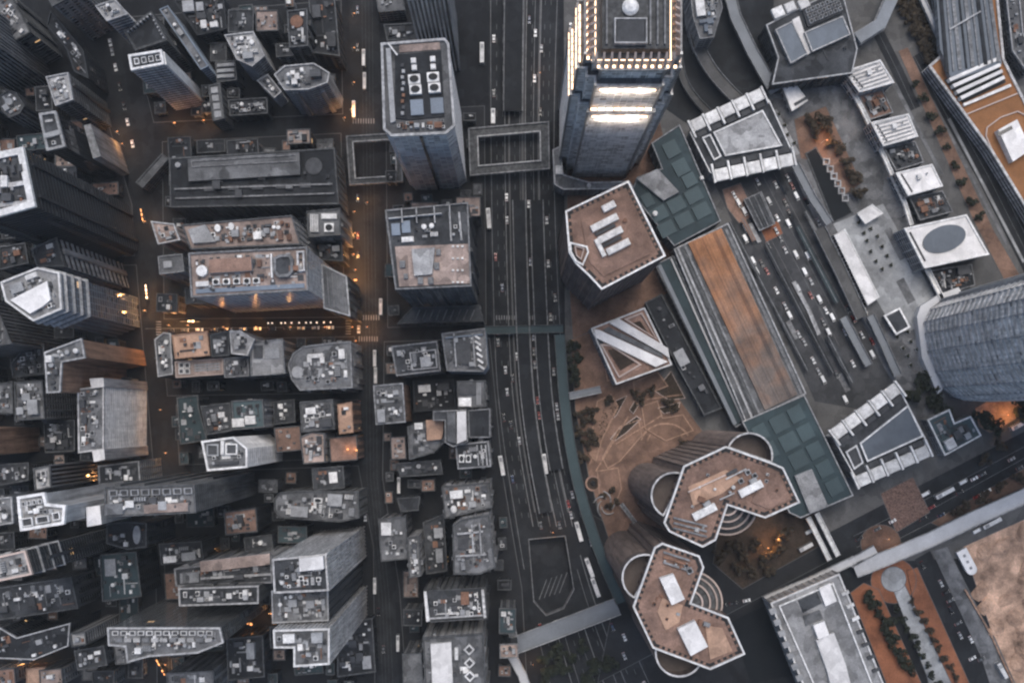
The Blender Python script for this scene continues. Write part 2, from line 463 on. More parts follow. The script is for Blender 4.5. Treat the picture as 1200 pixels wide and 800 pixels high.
class Bld:
    def __init__(s, root, poly, h):
        s.root, s.poly, s.h, s.k, s.roof = root, poly, h, sc(h), root
        e = max(range(len(poly)), key=lambda i: math.dist(poly[i], poly[(i + 1) % len(poly)]))
        a, b = poly[e], poly[(e + 1) % len(poly)]
        s.rot = math.atan2(b[1] - a[1], b[0] - a[0])
        s.used = []
    def unit(s, kind, x, y, sx, sy, hh, m='unit_white', rot=None, z=None):
        """Equipment centred at grid point (x, y) of the roof; sx, sy in grid units, hh in metres."""
        wx, wy = W((x, y), s.h)
        return s.put(kind, wx, wy, sx * s.k, sy * s.k, hh, m, s.rot if rot is None else rot, z)
    def put(s, kind, wx, wy, sx, sy, hh, m, rot, z=None):
        o = link(UNAME[kind], umesh(kind, m), s.roof, (wx - s.root.location.x, wy - s.root.location.y, (s.h if z is None else z) + 0.005))
        o.rotation_euler.z = rot; o.scale = (sx, sy, hh)
        s.used.append((wx, wy, 0.5 * math.hypot(sx, sy)))
        return o
    def block(s, name, pts, z0, z1, m, h=None, top=None, label=None):
        """A solid on the building from grid points read at height h (default the roof)."""
        mb = MB(); mb.prism(WP(pts, s.h if h is None else h), z0, z1, 0, 1 if top else None)
        return sub(s.roof if z0 >= s.h - 1 else s.root, name, mb, [m, top] if top else [m], label=label)
    def frame(s, name, pts, w, z0, z1, m, h=None):
        p = ccw(WP(pts, s.h if h is None else h)); mb = MB(); mb.ring(p, inset(p, w), z0, z1)
        return sub(s.roof, name, mb, m)
    def beam(s, name, a, b, w, z0, z1, m, h=None):
        hh = s.h if h is None else h
        mb = MB(); mb.bar(W(a, hh), W(b, hh), w, z0, z1 - z0)
        return sub(s.roof, name, mb, m)
    def clutter(s, n, seed, pal=('unit_white', 'unit_grey', 'unit_grey', 'unit_dark'), big=1.0, margin=2.0, poly=None, kinds=('box', 'box', 'fan', 'fan', 'pipe', 'tank', 'hut', 'louvre')):
        rnd = random.Random(seed)
        pl = inset(poly or s.poly, margin)
        if area(pl) < 15: pl = inset(poly or s.poly, 0.8)
        xs = [p[0] for p in pl]; ys = [p[1] for p in pl]
        made = tries = 0
        while made < n and tries < n * 25:
            tries += 1
            x, y = rnd.uniform(min(xs), max(xs)), rnd.uniform(min(ys), max(ys))
            k = rnd.choice(kinds)
            if k == 'pipe': sx, sy, hh = rnd.uniform(4, 11) * big, rnd.uniform(0.7, 1.3), 0.8
            elif k == 'tank': sx = sy = rnd.uniform(1.8, 3.2) * big; hh = rnd.uniform(1.5, 3)
            elif k == 'fan': sx = sy = rnd.uniform(1.6, 2.8) * big; hh = rnd.uniform(1.2, 2.2)
            elif k == 'hut': sx, sy, hh = rnd.uniform(3, 6) * big, rnd.uniform(2.6, 4.5) * big, rnd.uniform(2.4, 4)
            elif k == 'louvre': sx, sy, hh = rnd.uniform(3, 7) * big, rnd.uniform(2, 4) * big, rnd.uniform(1.5, 3)
            else: sx, sy, hh = rnd.uniform(1.2, 4.5) * big, rnd.uniform(1.2, 3.2) * big, rnd.uniform(0.8, 2.4)
            rr = 0.5 * math.hypot(sx, sy)
            rot = s.rot + (math.pi / 2 if rnd.random() < 0.5 else 0)
            c, q = math.cos(rot), math.sin(rot)
            if not all(inside((x + u * sx / 2 * c - v * sy / 2 * q, y + u * sx / 2 * q + v * sy / 2 * c), pl) for u in (-1, 1) for v in (-1, 1)): continue
            if any(math.hypot(x - a, y - b) < 0.72 * (rr + r2) for a, b, r2 in s.used): continue
            s.put(k, x, y, sx, sy, hh, rnd.choice(pal), rot)
            made += 1
        if poly is None and not hasattr(s, 'fine'):
            s.fine = True
            small_stuff(s, int(area(s.poly) / random.Random(seed).uniform(10, 32)), seed + 5, margin)
        return s

def small_stuff(b, n, seed, margin=1.0, zz=None, root=None):
    """Ducts, vents, crates and cable trays too small to tell apart: one part of the building."""
    rnd = random.Random(seed); pl = inset(b.poly, margin); z = (b.h if zz is None else zz) + 0.006
    if area(pl) < 12: return
    xs = [p[0] for p in pl]; ys = [p[1] for p in pl]; mb = MB(); made = tries = 0
    while made < n and tries < n * 12:
        tries += 1
        x, y = rnd.uniform(min(xs), max(xs)), rnd.uniform(min(ys), max(ys))
        k = rnd.random(); rot = b.rot + (math.pi / 2 if rnd.random() < 0.5 else 0)
        if k < 0.12: sx, sy, hh = rnd.uniform(4, 12), rnd.uniform(0.25, 0.5), rnd.uniform(0.3, 0.6)
        elif k < 0.3: sx, sy, hh = rnd.uniform(2, 5), rnd.uniform(1.5, 4), rnd.uniform(0.06, 0.2)
        else: sx, sy, hh = rnd.uniform(0.5, 1.9), rnd.uniform(0.5, 1.7), rnd.uniform(0.4, 1.8)
        c, q = math.cos(rot), math.sin(rot)
        if not all(inside((x + u * sx / 2 * c - v * sy / 2 * q, y + u * sx / 2 * q + v * sy / 2 * c), pl) for u in (-1, 1) for v in (-1, 1)): continue
        if any(abs(x - a) < 0.55 * r2 and abs(y - bb) < 0.55 * r2 for a, bb, r2 in b.used): continue
        mb.box(x, y, z + 0.001 * made, sx, sy, hh, rot, rnd.choice((0, 1, 1, 1, 2, 2, 2, 2, 3))); made += 1
    if mb.v: sub(b.roof, 'roof_clutter', mb, ['unit_white', 'unit_grey', 'unit_dark', 'rust'], kind='stuff')

FOOT = []
def facade(root, poly, z0, z1, style, wall, glass, fh=3.6, name='wall', out=0.35):
    """Walls of one block: a glazed core with real floor bands and piers standing proud of it."""
    mb = MB(); core = inset(poly, 0.25)
    mb.prism(core, z0, z1 - 0.3)
    wob = sub(root, name, mb, glass if style not in ('plain', 'blank') else wall)
    if style == 'blank': return
    if style == 'plain':
        mb = MB(); n = len(poly)
        for i in range(n):                                     # punched windows standing 6 cm proud as framed boxes
            a, b = Vector(core[i]), Vector(core[(i + 1) % n]); L = (b - a).length
            if L < 4: continue
            t = (b - a) / L; k = max(1, int(L / 4.2)); nn = Vector((t.y, -t.x))
            for f in range(max(1, int((z1 - z0 - 2) / fh))):
                for j in range(k):
                    c = a + t * (L * (j + 0.5) / k) + nn * 0.02
                    mb.box(c.x, c.y, z0 + 1.1 + f * fh, L / k * 0.55, 0.16, fh * 0.5, math.atan2(t.y, t.x))
        if mb.v: sub(wob, 'window_grid', mb, glass, kind='stuff')
        return
    mb = MB()
    nf = max(1, int(round((z1 - z0) / fh))); step = (z1 - z0) / nf
    if style in ('band', 'grid'):
        o = inset(poly, -out + 0.25); i2 = inset(poly, 0.4)
        bh = step * (0.42 if style == 'band' else 0.3)
        for f in range(nf + 1):
            zz = z0 + f * step - bh / 2
            mb.ring(o, i2, max(zz, z0 + 0.01), min(zz + bh, z1 - 0.35), 0)
    if style in ('grid', 'fin'):
        n = len(poly); sp = 3.6 if style == 'grid' else 2.0; w = 0.7 if style == 'grid' else 0.9
        for i in range(n):
            a, b = Vector(poly[i]), Vector(poly[(i + 1) % n]); L = (b - a).length
            if L < 1.5: continue
            t = (b - a) / L; k = max(1, int(L / sp))
            for j in range(k + 1):
                c = a + t * (L * j / k)
                mb.box(c.x, c.y, z0 + 0.02, w, out * 1.7, z1 - z0 - 0.45, math.atan2(t.y, t.x))
    if style in ('band', 'grid') and z1 - z0 > 40 and wall in ('conc_mid', 'conc_dark', 'conc_black'):      # projecting bays and pipe shafts break the long walls
        rb = random.Random(int(abs(poly[0][0]) * 13 + z1)); n = len(poly)
        for i in range(n):
            a, b = Vector(poly[i]), Vector(poly[(i + 1) % n]); L = (b - a).length
            if L < 9: continue
            t = (b - a) / L; k = max(1, int(L / rb.uniform(7, 12))); nn = Vector((t.y, -t.x))
            for j in range(k):
                c = a + t * (L * (j + rb.uniform(0.35, 0.65)) / k) + nn * 0.5
                mb.box(c.x, c.y, z0 + 0.03, rb.choice((0.9, 1.6, 2.8)), rb.uniform(0.9, 1.7), (z1 - z0) * rb.choice((0.97, 0.97, 0.85, 0.6)) - 1.0, math.atan2(t.y, t.x))
    if style == 'glass':
        n = len(poly)
        o = inset(poly, 0.18); i2 = inset(poly, 0.4)
        for f in range(1, nf): mb.ring(o, i2, z0 + f * step - 0.2, z0 + f * step + 0.2, 0)
        for i in range(n):
            a, b = Vector(core[i]), Vector(core[(i + 1) % n]); L = (b - a).length
            if L < 2: continue
            t = (b - a) / L; k = max(1, int(L / 3.0))
            for j in range(k + 1):
                c = a + t * (L * j / k); mb.box(c.x, c.y, z0 + 0.02, 0.22, 0.2, z1 - z0 - 0.4, math.atan2(t.y, t.x))
    if mb.v: sub(wob, 'facade_grid', mb, wall, kind='stuff')

def B(name, label, h, pts, style='grid', wall='conc_mid', glass='glass', roof='roof_mid', rim='conc_mid', rimw=0.7, rimh=1.3, fh=3.6,
      cl=0, seed=None, pal=None, big=1.0, cat='building', group=None, z0=0.0, kinds=None):
    """A building: pts are its roof corners on the map grid, read at roof height h."""
    rimw *= 0.75; rimh *= 0.85
    if h <= 130 and max(p[0] for p in pts) < 600 and (rim != 'white' or h <= 75):  # left-hand rims swapped for darker ones, painting in the old-town shade
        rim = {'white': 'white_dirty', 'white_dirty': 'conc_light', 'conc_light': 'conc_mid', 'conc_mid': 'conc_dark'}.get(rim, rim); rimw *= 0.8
    poly = ccw(WP(pts, h)); c = centroid(poly)
    root = empty(name, (c[0], c[1], 0), label, cat, group)
    FOOT.append((label, poly, h))
    facade(root, poly, z0, h, style, wall, glass, fh)
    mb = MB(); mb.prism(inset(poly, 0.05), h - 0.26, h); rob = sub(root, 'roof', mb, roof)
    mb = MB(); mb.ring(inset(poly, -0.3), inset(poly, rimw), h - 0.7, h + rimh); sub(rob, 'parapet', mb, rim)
    b = Bld(root, poly, h); b.roof = rob
    b.seed = seed if seed is not None else sum(map(ord, label)) % 9973
    if cl:
        b.later = (cl, pal, big, kinds)
        def go():
            rnd = random.Random(b.seed + 77)
            ks = kinds or tuple(rnd.sample(('box', 'fan', 'pipe', 'tank', 'hut', 'louvre', 'skylight'), 3)) + ('box',)
            A = area(poly)
            for k in range(rnd.choice((0, 1, 1, 2)) if A > 250 else 0):   # penthouses and lift rooms break up the roof
                for _ in range(20):
                    i = rnd.randrange(len(poly)); t = rnd.uniform(0.25, 0.7); q = poly[i]; x, y = q[0] + (c[0] - q[0]) * t, q[1] + (c[1] - q[1]) * t
                    sx, sy = rnd.uniform(0.25, 0.45) * A ** 0.5, rnd.uniform(0.18, 0.3) * A ** 0.5; rr = 0.5 * math.hypot(sx, sy)
                    cc, ss = math.cos(b.rot), math.sin(b.rot); pl = inset(poly, rimw + 0.4)
                    if all(inside((x + u * sx / 2 * cc - v * sy / 2 * ss, y + u * sx / 2 * ss + v * sy / 2 * cc), pl) for u in (-1, 1) for v in (-1, 1)) and not any(math.hypot(x - a, y - q2) < rr + r2 for a, q2, r2 in b.used):
                        b.put('hut', x, y, sx, sy, rnd.uniform(2.6, 5.0), rnd.choice(('unit_grey', 'unit_dark', 'unit_grey', 'unit_white')), b.rot); break
            b.clutter(cl, b.seed, pal or ('unit_white', 'unit_grey', 'unit_grey', 'unit_dark'), big * 0.85, rimw + 0.6, kinds=ks)
        b.go = go
    else:
        b.go = lambda: b
    return b
# ------------------------------------------------------------------ the setting: ground, roads, pavements
Un = Vector((0.4636, 0.886)); Vn = Vector((0.886, -0.4636))     # the two axes of the waterfront street grid
def uv(o, a, b):
    return (o[0] + Un.x * a + Vn.x * b, o[1] + Un.y * a + Vn.y * b)
def rect(o, du, dv):
    """Rectangle on the waterfront grid: corner o, du along the quay, dv across."""
    return [o, uv(o, du, 0), uv(o, du, dv), uv(o, 0, dv)]
TUNNEL = [(620, 632), (662, 628), (672, 690), (660, 712), (640, 720), (626, 704)]
def holed(name, outer, hole, z, m):
    """A level sheet with an opening in it."""
    vs_ = [Vector((x, y, z)) for x, y in outer] + [Vector((x, y, z)) for x, y in hole]
    tr = tessellate_polygon([vs_[:len(outer)], vs_[len(outer):]])
    mb = MB(); mb.v = [tuple(v) for v in vs_]
    for t in tr:
        a, b, c = (vs_[i] for i in t)
        mb.f.append(tuple(t) if (b - a).cross(c - a).z > 0 else tuple(reversed(t))); mb.m.append(0)
    return tag(link(name, mb.mesh(name, m)), kind='structure')
TW = ccw(WP(TUNNEL))
holed('ground', [(-1500, -1500), (1500, -1500), (1500, 1500), (-1500, 1500)], TW, 0.0, 'ground')

sheet('waterfront_ground', [(660, -200), (1400, -200), (1400, 640), (1000, 660), (740, 660), (700, 600), (662, 400)], 0.012, 'asphalt_worn')
L_EDGE = [(572, -120), (572, 0), (573, 200), (577, 400), (585, 500), (600, 600), (617, 700), (640, 800), (665, 900)]
R_EDGE = [(664, -120), (656, 0), (652, 200), (660, 400), (669, 500), (690, 600), (722, 700), (765, 800), (815, 900)]
def lane(t):
    return curve([(a[0] + (b[0] - a[0]) * t, a[1]) for a, b in zip(L_EDGE, R_EDGE)], 6)
main_road = holed('main_road', ccw(WP(lane(0) + lane(1)[::-1])), TW, 0.02, 'asphalt')
def marking(road, line, w=0.35, z=0.045, name='lane_line', m='marking'):
    mb = MB(); line = [p for p in line]
    if road.name.startswith('main_road'):
        keep = [[]]
        for p in line:
            if 616 < p[0] < 676 and 622 < p[1] < 724: keep.append([])
            else: keep[-1].append(p)
    else: keep = [line]
    for part in keep:
        if len(part) > 1: strip_prism(mb, WP(ribbon(part, w * 2)), z - 0.01, z)
    return link(name, mb.mesh(name, m), road)
for t, w in ((0.035, .25), (0.24, .4), (0.31, .25), (0.46, .25), (0.54, .45), (0.66, .25), (0.745, .4), (0.965, .25)):
    marking(main_road, lane(t), w)
mb = MB()
for t in (0.12, 0.21, 0.385, 0.625, 0.80, 0.88):
    ln = lane(t)
    for a, b in zip(ln[:-1], ln[1:]):
        if 600 < a[1] < 730: continue
        A, Bb = Vector(W(a)), Vector(W(b)); L = (Bb - A).length
        for k in range(int(L / 8)):
            p = A.lerp(Bb, k * 8 / L); q = A.lerp(Bb, (k * 8 + 3.2) / L)
            mb.bar(p, q, 0.2, 0.035, 0.01)
tag(link('lane_dashes', mb.mesh('lane_dashes', 'marking'), main_road), kind='stuff')
for t, w in ((0.47, 3.0), (0.70, 1.6), (0.27, 1.6)):                       # raised medians with kerbs
    mb = MB(); strip_prism(mb, WP(ribbon([p for p in lane(t + 0.03) if p[1] < 612], w)), 0.0, 0.28)
    link('median_kerb', mb.mesh('median_kerb', 'kerb'), main_road)

tram_road = sheet('tram_street', [(407, -120), (443, -120), (446, 200), (449, 400), (445, 560), (463, 700), (470, 860), (447, 860), (440, 700), (424, 560), (418, 400), (412, 200)], 0.02, 'asphalt')
for x0 in (423, 427, 431, 435):
    marking(tram_road, [(x0, -120), (x0 + 3, 200), (x0 + 6, 400), (x0 + 7, 560), (x0 + 21, 700), (x0 + 28, 860)], 0.14, 0.04, 'tram_rail', 'conc_dark')
cross = sheet('cross_street', [(150, 376), (420, 374), (420, 392), (150, 396)], 0.03, 'asphalt')
marking(cross, [(170, 385), (410, 383)], 0.2)
sheet('back_street', [(100, -60), (128, -60), (150, 110), (180, 230), (186, 400), (200, 540), (186, 560), (168, 400), (160, 240), (132, 130)], 0.02, 'asphalt')
sheet('side_street', [(180, 148), (402, 138), (402, 154), (180, 164)], 0.035, 'asphalt')

def pave(name, pts, m='paving', z=0.14):
    o = sheet(name, pts, z, m, thick=0.14)
    p = ccw(WP(pts)); mb = MB(); mb.ring(inset(p, -0.01), inset(p, 0.35), z - 0.12, z + 0.02); link('kerb', mb.mesh('kerb', 'kerb'), o)
    return o
pave('pavement', [(190, 166), (400, 156), (404, 372), (192, 374)])
pave('pavement', [(190, 398), (416, 394), (420, 460), (196, 464)])
pave('pavement', [(206, 474), (420, 468), (422, 536), (210, 545)])
pave('pavement', [(240, 552), (420, 545), (438, 640), (440, 840), (200, 840), (190, 600)])
pave('pavement', [(-200, 560), (182, 560), (185, 840), (-200, 840)])
pave('pavement', [(-200, 320), (160, 310), (180, 545), (-200, 548)])
pave('pavement', [(-200, 100), (120, 120), (155, 240), (158, 300), (-200, 312)])
pave('pavement', [(150, 20), (400, 0), (402, 134), (180, 144)])
pave('pavement', [(452, 130), (568, 124), (570, 380), (454, 384)])
pave('pavement', [(450, 400), (574, 396), (590, 560), (612, 690), (620, 840), (478, 840), (468, 690), (448, 560)])
# waterfront side
pave('podium_paving', [(664, 150), (770, 120), (810, 330), (770, 350), (700, 400), (672, 410), (664, 300)], 'paving_brown', 0.13)
garden = pave('garden_square', [(668, 398), (700, 385), (765, 425), (835, 520), (860, 560), (815, 620), (752, 650), (716, 640), (690, 560), (674, 480)], 'paving_brown', 0.2)
pave('tower_forecourt', [(690, 600), (760, 640), (830, 580), (960, 600), (985, 650), (890, 700), (700, 800), (720, 700)], 'paving')
pave('lower_forecourt', [(845, 600), (955, 596), (960, 640), (870, 690), (835, 660)], 'soil', 0.24)
terminus = sheet('bus_terminus_road', [(835, 210), (935, 180), (1070, 440), (1010, 480), (955, 470)], 0.02, 'asphalt_mid')
plaza = pave('quay_plaza', [(898, 108), (985, 82), (1105, 345), (1080, 372), (1112, 478), (1080, 500), (1035, 430), (935, 215)], 'paving_mid')
pave('grey_plaza', [(975, 262), (1035, 238), (1095, 345), (1078, 385), (1050, 392)], 'paving_light', 0.2)
pave('sunken_court', [(930, 140), (968, 124), (1010, 215), (985, 232), (955, 190), (938, 186)], 'paving_brown', 0.2)
promenade = sheet('promenade_road', [(1030, 60), (1060, -60), (1110, -60), (1080, 60), (1240, 330), (1240, 400), (1150, 330)], 0.02, 'asphalt_worn')
pave('quay_walk', [(1052, 60), (1064, 55), (1165, 270), (1200, 330), (1180, 335), (1140, 258)], 'paving_brown', 0.16)
sheet('harbour_road', [(940, 640), (1075, 570), (1240, 485), (1240, 555), (1090, 625), (970, 690)], 0.02, 'asphalt')
sheet('slip_road', [(600, 770), (730, 716), (900, 690), (1000, 640), (1010, 660), (905, 712), (740, 740), (610, 800)], 0.03, 'asphalt')
hr = bpy.data.objects['harbour_road']
for k in (0.0, 0.5, 1.0):
    marking(hr, [(1000 + 8 * k, 628 + 26 * k), (1090 + 10 * k, 582 + 25 * k), (1238, 503 + 26 * k)], 0.2)
pave('verge', [(1090, 612), (1200, 548), (1240, 530), (1240, 552), (1110, 622)], 'paving_brown', 0.15)
pave('dotted_square', [(1031, 578), (1070, 558), (1090, 600), (1050, 624)], 'paving_dotted', 0.2)
pave('lit_garden', [(1142, 478), (1165, 465), (1196, 462), (1200, 486), (1160, 508), (1146, 500)], 'sand', 0.2)
pave('garden_lawn', [(996, 694), (1012, 682), (1030, 690), (1080, 800), (1110, 880), (1070, 880)], 'paving_orange', 0.2)
pave('garden_ring', [(1047 + 27 * math.cos(t * math.pi / 12), 680 + 27 * math.sin(t * math.pi / 12)) for t in range(24)], 'paving_orange', 0.17)
pave('garden_border', [(1062, 668), (1075, 664), (1150, 830), (1160, 880), (1115, 880), (1070, 705)], 'paving_orange', 0.15)
pave('garden_walk', [(1046, 690), (1060, 684), (1120, 810), (1140, 880), (1110, 880), (1085, 790)], 'paving_light', 0.23)
pave('round_plaza', [(1047 + 15 * math.cos(t * math.pi / 12), 678 + 15 * math.sin(t * math.pi / 12)) for t in range(24)], 'paving_light', 0.26)
sheet('car_park_lane', [(1072, 655), (1090, 645), (1150, 770), (1180, 880), (1155, 880), (1125, 770)], 0.06, 'asphalt')
pave('service_path', [(1092, 645), (1110, 640), (1150, 720), (1195, 800), (1215, 880), (1185, 880), (1150, 770)], 'paving_mid', 0.12)
pave('sand_lot', [(1128, 640), (1240, 590), (1240, 880), (1225, 880), (1160, 735)], 'sand', 0.18)
pave('round_garden', [(1032 + 24 * math.cos(t * math.pi / 12), 636 + 22 * math.sin(t * math.pi / 12)) for t in range(24)], 'paving_brown', 0.19)
sheet('dark_pool', [(856, 728), (902, 706), (930, 790), (880, 800)], 0.2, 'pool', thick=0.15)

# zebra crossings at the junctions
for rd, o, dx, dy, n, L in ((tram_road, (420, 372), 3, 0, 9, 6), (tram_road, (421, 397), 3, 0, 8, 6), (cross, (408, 376), 0, 3, 6, 6), (cross, (186, 377), 0, 3, 6, 6), (tram_road, (414, 142), 3, 0, 9, 6), (main_road, (582, 372), 3, 0, 24, 5)):
    mb = MB()
    for i in range(n):
        x, y = W((o[0] + dx * i, o[1] + dy * i)); mb.box(x, y, 0.046, 0.6 if dx else L * 0.5, L * 0.5 if dx else 0.6, 0.006)
    tag(link('zebra_crossing', mb.mesh('zebra_crossing', 'marking'), rd), kind='stuff')
# terraces of the garden square
def terrace(pts, z, m='paving_beige', edge='roof_tan'):
    p = ccw(WP(pts)); mb = MB(); mb.prism(p, 0.1, z); o = link('terrace', mb.mesh('terrace', m), garden)
    mb = MB(); mb.ring(inset(p, -0.35), inset(p, 0.25), 0.1, z + 0.35); link('terrace_edge', mb.mesh('terrace_edge', edge), garden)
terrace([(700, 470), (716, 462), (724, 476), (706, 512), (698, 540), (690, 530)], 0.9)
terrace([(742, 448), (770, 436), (782, 452), (752, 464), (746, 474)], 1.2, 'paving_brown')
terrace([(752, 476), (770, 470), (776, 490), (800, 486), (812, 504), (780, 516), (756, 502)], 0.7)
terrace([(726, 500), (748, 492), (752, 510), (726, 540), (712, 548), (706, 536)], 0.5)
terrace([(704, 400), (716, 396), (724, 440), (712, 446)], 0.6, 'paving_brown')
terrace([(700, 552), (724, 548), (728, 572), (716, 602), (704, 596)], 0.8, 'paving_brown')
for k in range(2):
    ln = [(780 + (22 + 7 * k) * math.cos(R(a)), 520 + (18 + 6 * k) * math.sin(R(a))) for a in range(190, 340, 12)]
    mb = MB(); strip_prism(mb, WP(ribbon(ln, 2.0)), 0.1, 0.5 + 0.25 * k); link('curved_step', mb.mesh('curved_step', 'tan'), garden)
for a, q in (((690, 545), (724, 478)), ((698, 552), (736, 488)), ((742, 470), (800, 462)), ((722, 520), (776, 486))):
    mb = MB(); mb.bar(W(a), W(q), 0.8, 0.1, 0.9); link('garden_wall', mb.mesh('garden_wall', 'tan'), garden)

# dark carriageways, a painted shadow band and worn lines on the waterfront side
sheet('ramp_road', [(756, -120), (905, -120), (908, 112), (806, 146), (766, 118)], 0.016, 'asphalt')
quay_road = sheet('quay_road', ribbon([(1078, 62), (1110, 120), (1160, 210), (1215, 320)], 26), 0.03, 'asphalt')
for k in (-8, 0, 8): marking(quay_road, [uv((1078, 62), 0, k), uv((1110, 120), 0, k), uv((1160, 210), 0, k), uv((1215, 320), 0, k)], 0.18)
shadow_band = sheet('shadow_band', ribbon([(1030, 40), (1052, 84), (1072, 128)], 14), 0.034, 'asphalt')  # dark strip painting a cast shadow on the ground, not a real road
marking(shadow_band, [(1030, 40), (1052, 84), (1072, 128)], 0.15)  # line drawn along the painted shadow strip
hotel_road = sheet('hotel_road', ribbon([(906, 106), (1000, 90)], 9), 0.15, 'asphalt')
marking(hotel_road, [(908, 106), (998, 91)], 0.15, 0.165)
for o, L, w in (((1100, 320), 26, 12), ((1036, 270), 40, 8), ((1050, 330), 30, 10)):
    sheet('paving_band', rect(o, L, w), 0.215, 'paving_mid')
# ------------------------------------------------------------------ buildings of the old town grid
LO = ('unit_grey', 'unit_dark', 'unit_dark', 'unit_grey', 'unit_white')
HI = ('unit_white', 'unit_white', 'unit_grey', 'unit_dark')
b = B('office_tower', 'slab tower with scattered white roof plant beside a black low roof', 45, [(-25, -14), (10, -10), (36, 38), (20, 47), (-25, 10)], 'band', 'conc_dark', 'glass_black', 'roof_mid', cl=14, pal=HI); b.go()
b = B('office_building', 'mid-rise with two pale blank wall panels above the back street bend', 60, [(38, -40), (75, -50), (96, -10), (62, 8)], 'plain', 'conc_mid', 'glass', 'roof_mid', cl=8); b.go()
b = B('warehouse', 'wide low block with an empty black roof beside the back street', 34, [(60, 14), (98, 60), (104, 92), (88, 84), (80, 60), (56, 30)], 'plain', 'conc_black', 'glass_black', 'roof_black', 'conc_black', cl=6, pal=LO)
b.go()
b = B('apartment_tower', 'pale grey ribbed slab tower beside the narrow tower with small white cluttered roof', 70, [(-50, 20), (-12, 8), (0, 55), (-40, 72)], 'fin', 'conc_mid', 'glass', 'roof_mid', cl=6); b.go()
b = B('apartment_tower', 'narrow tower with a small white cluttered roof beside the back street', 60, [(55, 91), (80, 86), (86, 117), (66, 124)], 'band', 'conc_dark', 'glass_black', 'roof_light', 'white_dirty', cl=13, pal=HI); b.go()
b = B('office_tower', 'slim dark tower with thick white rectangular parapet and a pale ledge on its side', 80, [(47, 134), (66, 131), (77, 172), (56, 177)], 'glass', 'conc_black', 'glass_black', 'roof_dark', 'white_dirty', 1.7, 1.6)
b.unit('box', 62, 158, 6, 20, 1.8, 'unit_grey', rot=R(105)); b.unit('pipe', 58, 142, 9, 3, 1.2, 'unit_white', rot=R(10)); b.unit('fan', 64, 168, 4, 4, 2)
b.block('terrace', [(98, 147), (106, 145), (118, 183), (109, 186)], 0, 48, 'conc_mid', h=48)
b = B('apartment_tower', 'small round-shouldered grey tower with ribbed walls beside the slim white parapet tower', 35, [(0, 113), (10, 107), (19, 109), (29, 124), (24, 133), (12, 138), (3, 130)], 'fin', 'conc_mid', 'glass', 'roof_mid', cl=4)
b.unit('tank', 12, 120, 9, 9, 2.2, 'unit_grey'); b.go()
b = B('office_tower', 'very tall dark tower with broad white roof frame around sunken black roof wells', 150, [(-30, 186), (28, 174), (42, 242), (-30, 262)], 'band', 'conc_black', 'glass_black', 'roof_dark', 'white', 3.6, 2.2, fh=4.2)
b.beam('roof_beam', (-28, 224), (36, 214), 2.0, 150.01, 151.8, 'white_dirty'); b.beam('roof_beam', (-28, 246), (38, 236), 1.6, 150.01, 151.5, 'white_dirty')
for i in range(6): b.unit('louvre', -18 + 9 * i, 251 - 1.6 * i, 5, 3.4, 1.5, 'unit_white', rot=R(100))
for i in range(5): b.unit('box', -10 + 9 * i, 204 - 1.5 * i, 5, 9, 2.4, 'unit_dark', rot=R(10))
b.clutter(10, 3, LO)
b = B('commercial_building', 'small light roofed building at the head of the back street', 70, [(113, 8), (135, 0), (150, 17), (126, 25)], 'band', 'conc_light', 'glass', 'roof_light', 'white_dirty', cl=8, pal=HI); b.go()
b = B('hotel_tower', 'dark tower with an arcaded crown around a black sunken roof', 55, [(147, 38), (178, 15), (196, 48), (160, 60)], 'grid', 'conc_dark', 'glass_black', 'roof_black', 'conc_mid', 1.6, 2.0)
for i in range(8):
    t = i / 7; b.unit('box', 152 + 26 * t, 39 - 20 * t, 2.2, 2.2, 3.0, 'unit_grey')
for i in range(6): b.unit('box', 182 + 11 * i / 5, 26 + 20 * i / 5, 2, 2, 3.0, 'unit_grey')
b = B('hotel_tower', 'slender tower with blank pale end wall and white roof openings under the arcaded tower', 80, [(152, 66), (190, 60), (193, 76), (155, 83)], 'band', 'conc_light', 'glass_black', 'roof_dark', 'white', 1.2, 2.2, fh=4.0)
for i in range(4): b.unit('skylight', 161 + 8.4 * i, 72.8 - 1.4 * i, 5.6, 7, 1.6, 'unit_white')
mb = MB(); p0, p1 = W((190.6, 60.6), 80), W((193.4, 75.6), 80); mb.bar(p0, p1, 1.4, 2, 77.5); sub(b.root, 'end_wall', mb, 'white')
b = B('slab_building', 'thin blue grey slab building running diagonally past the slender hotel tower', 35, [(188, 12), (197, 8), (244, 78), (236, 82)], 'band', 'blue_metal', 'glass_grey', 'roof_mid', 'blue_metal', 0.6, cl=8); b.go()
b = B('low_rise_building', 'low block with three flat grey bars of roof over the side street', 18, [(253, 74), (276, 72), (278, 94), (255, 97)], 'grid', 'conc_dark', 'glass', 'roof_dark', 'conc_dark')
for i in range(3): b.unit('box', 265, 77 + 6.5 * i, 20, 4, 1.8, 'unit_grey', rot=R(4))
b = B('low_rise_building', 'narrow low block with a row of square white roof panels beside the slab building', 22, [(245, 101), (258, 98), (263, 139), (250, 142)], 'grid', 'conc_dark', 'glass', 'roof_mid', 'conc_mid')
for i in range(4): b.unit('box', 251.5 + 1.4 * i, 106 + 9.4 * i, 8, 7, 0.9, 'unit_grey', rot=R(6))
b = B('apartment_tower', 'tower with jumbled white roof plant and a stepped grey flank', 40, [(264, 42), (297, 38), (310, 66), (296, 78), (278, 70)], 'band', 'conc_mid', 'glass', 'roof_light', 'white_dirty', cl=16, pal=HI); b.go()
b = B('apartment_tower', 'slim diagonal grey slab leaning along the jumbled white roof', 20, [(302, 95), (314, 88), (330, 108), (322, 115)], 'band', 'conc_light', 'glass', 'roof_mid', 'white_dirty', cl=5, pal=HI); b.go()
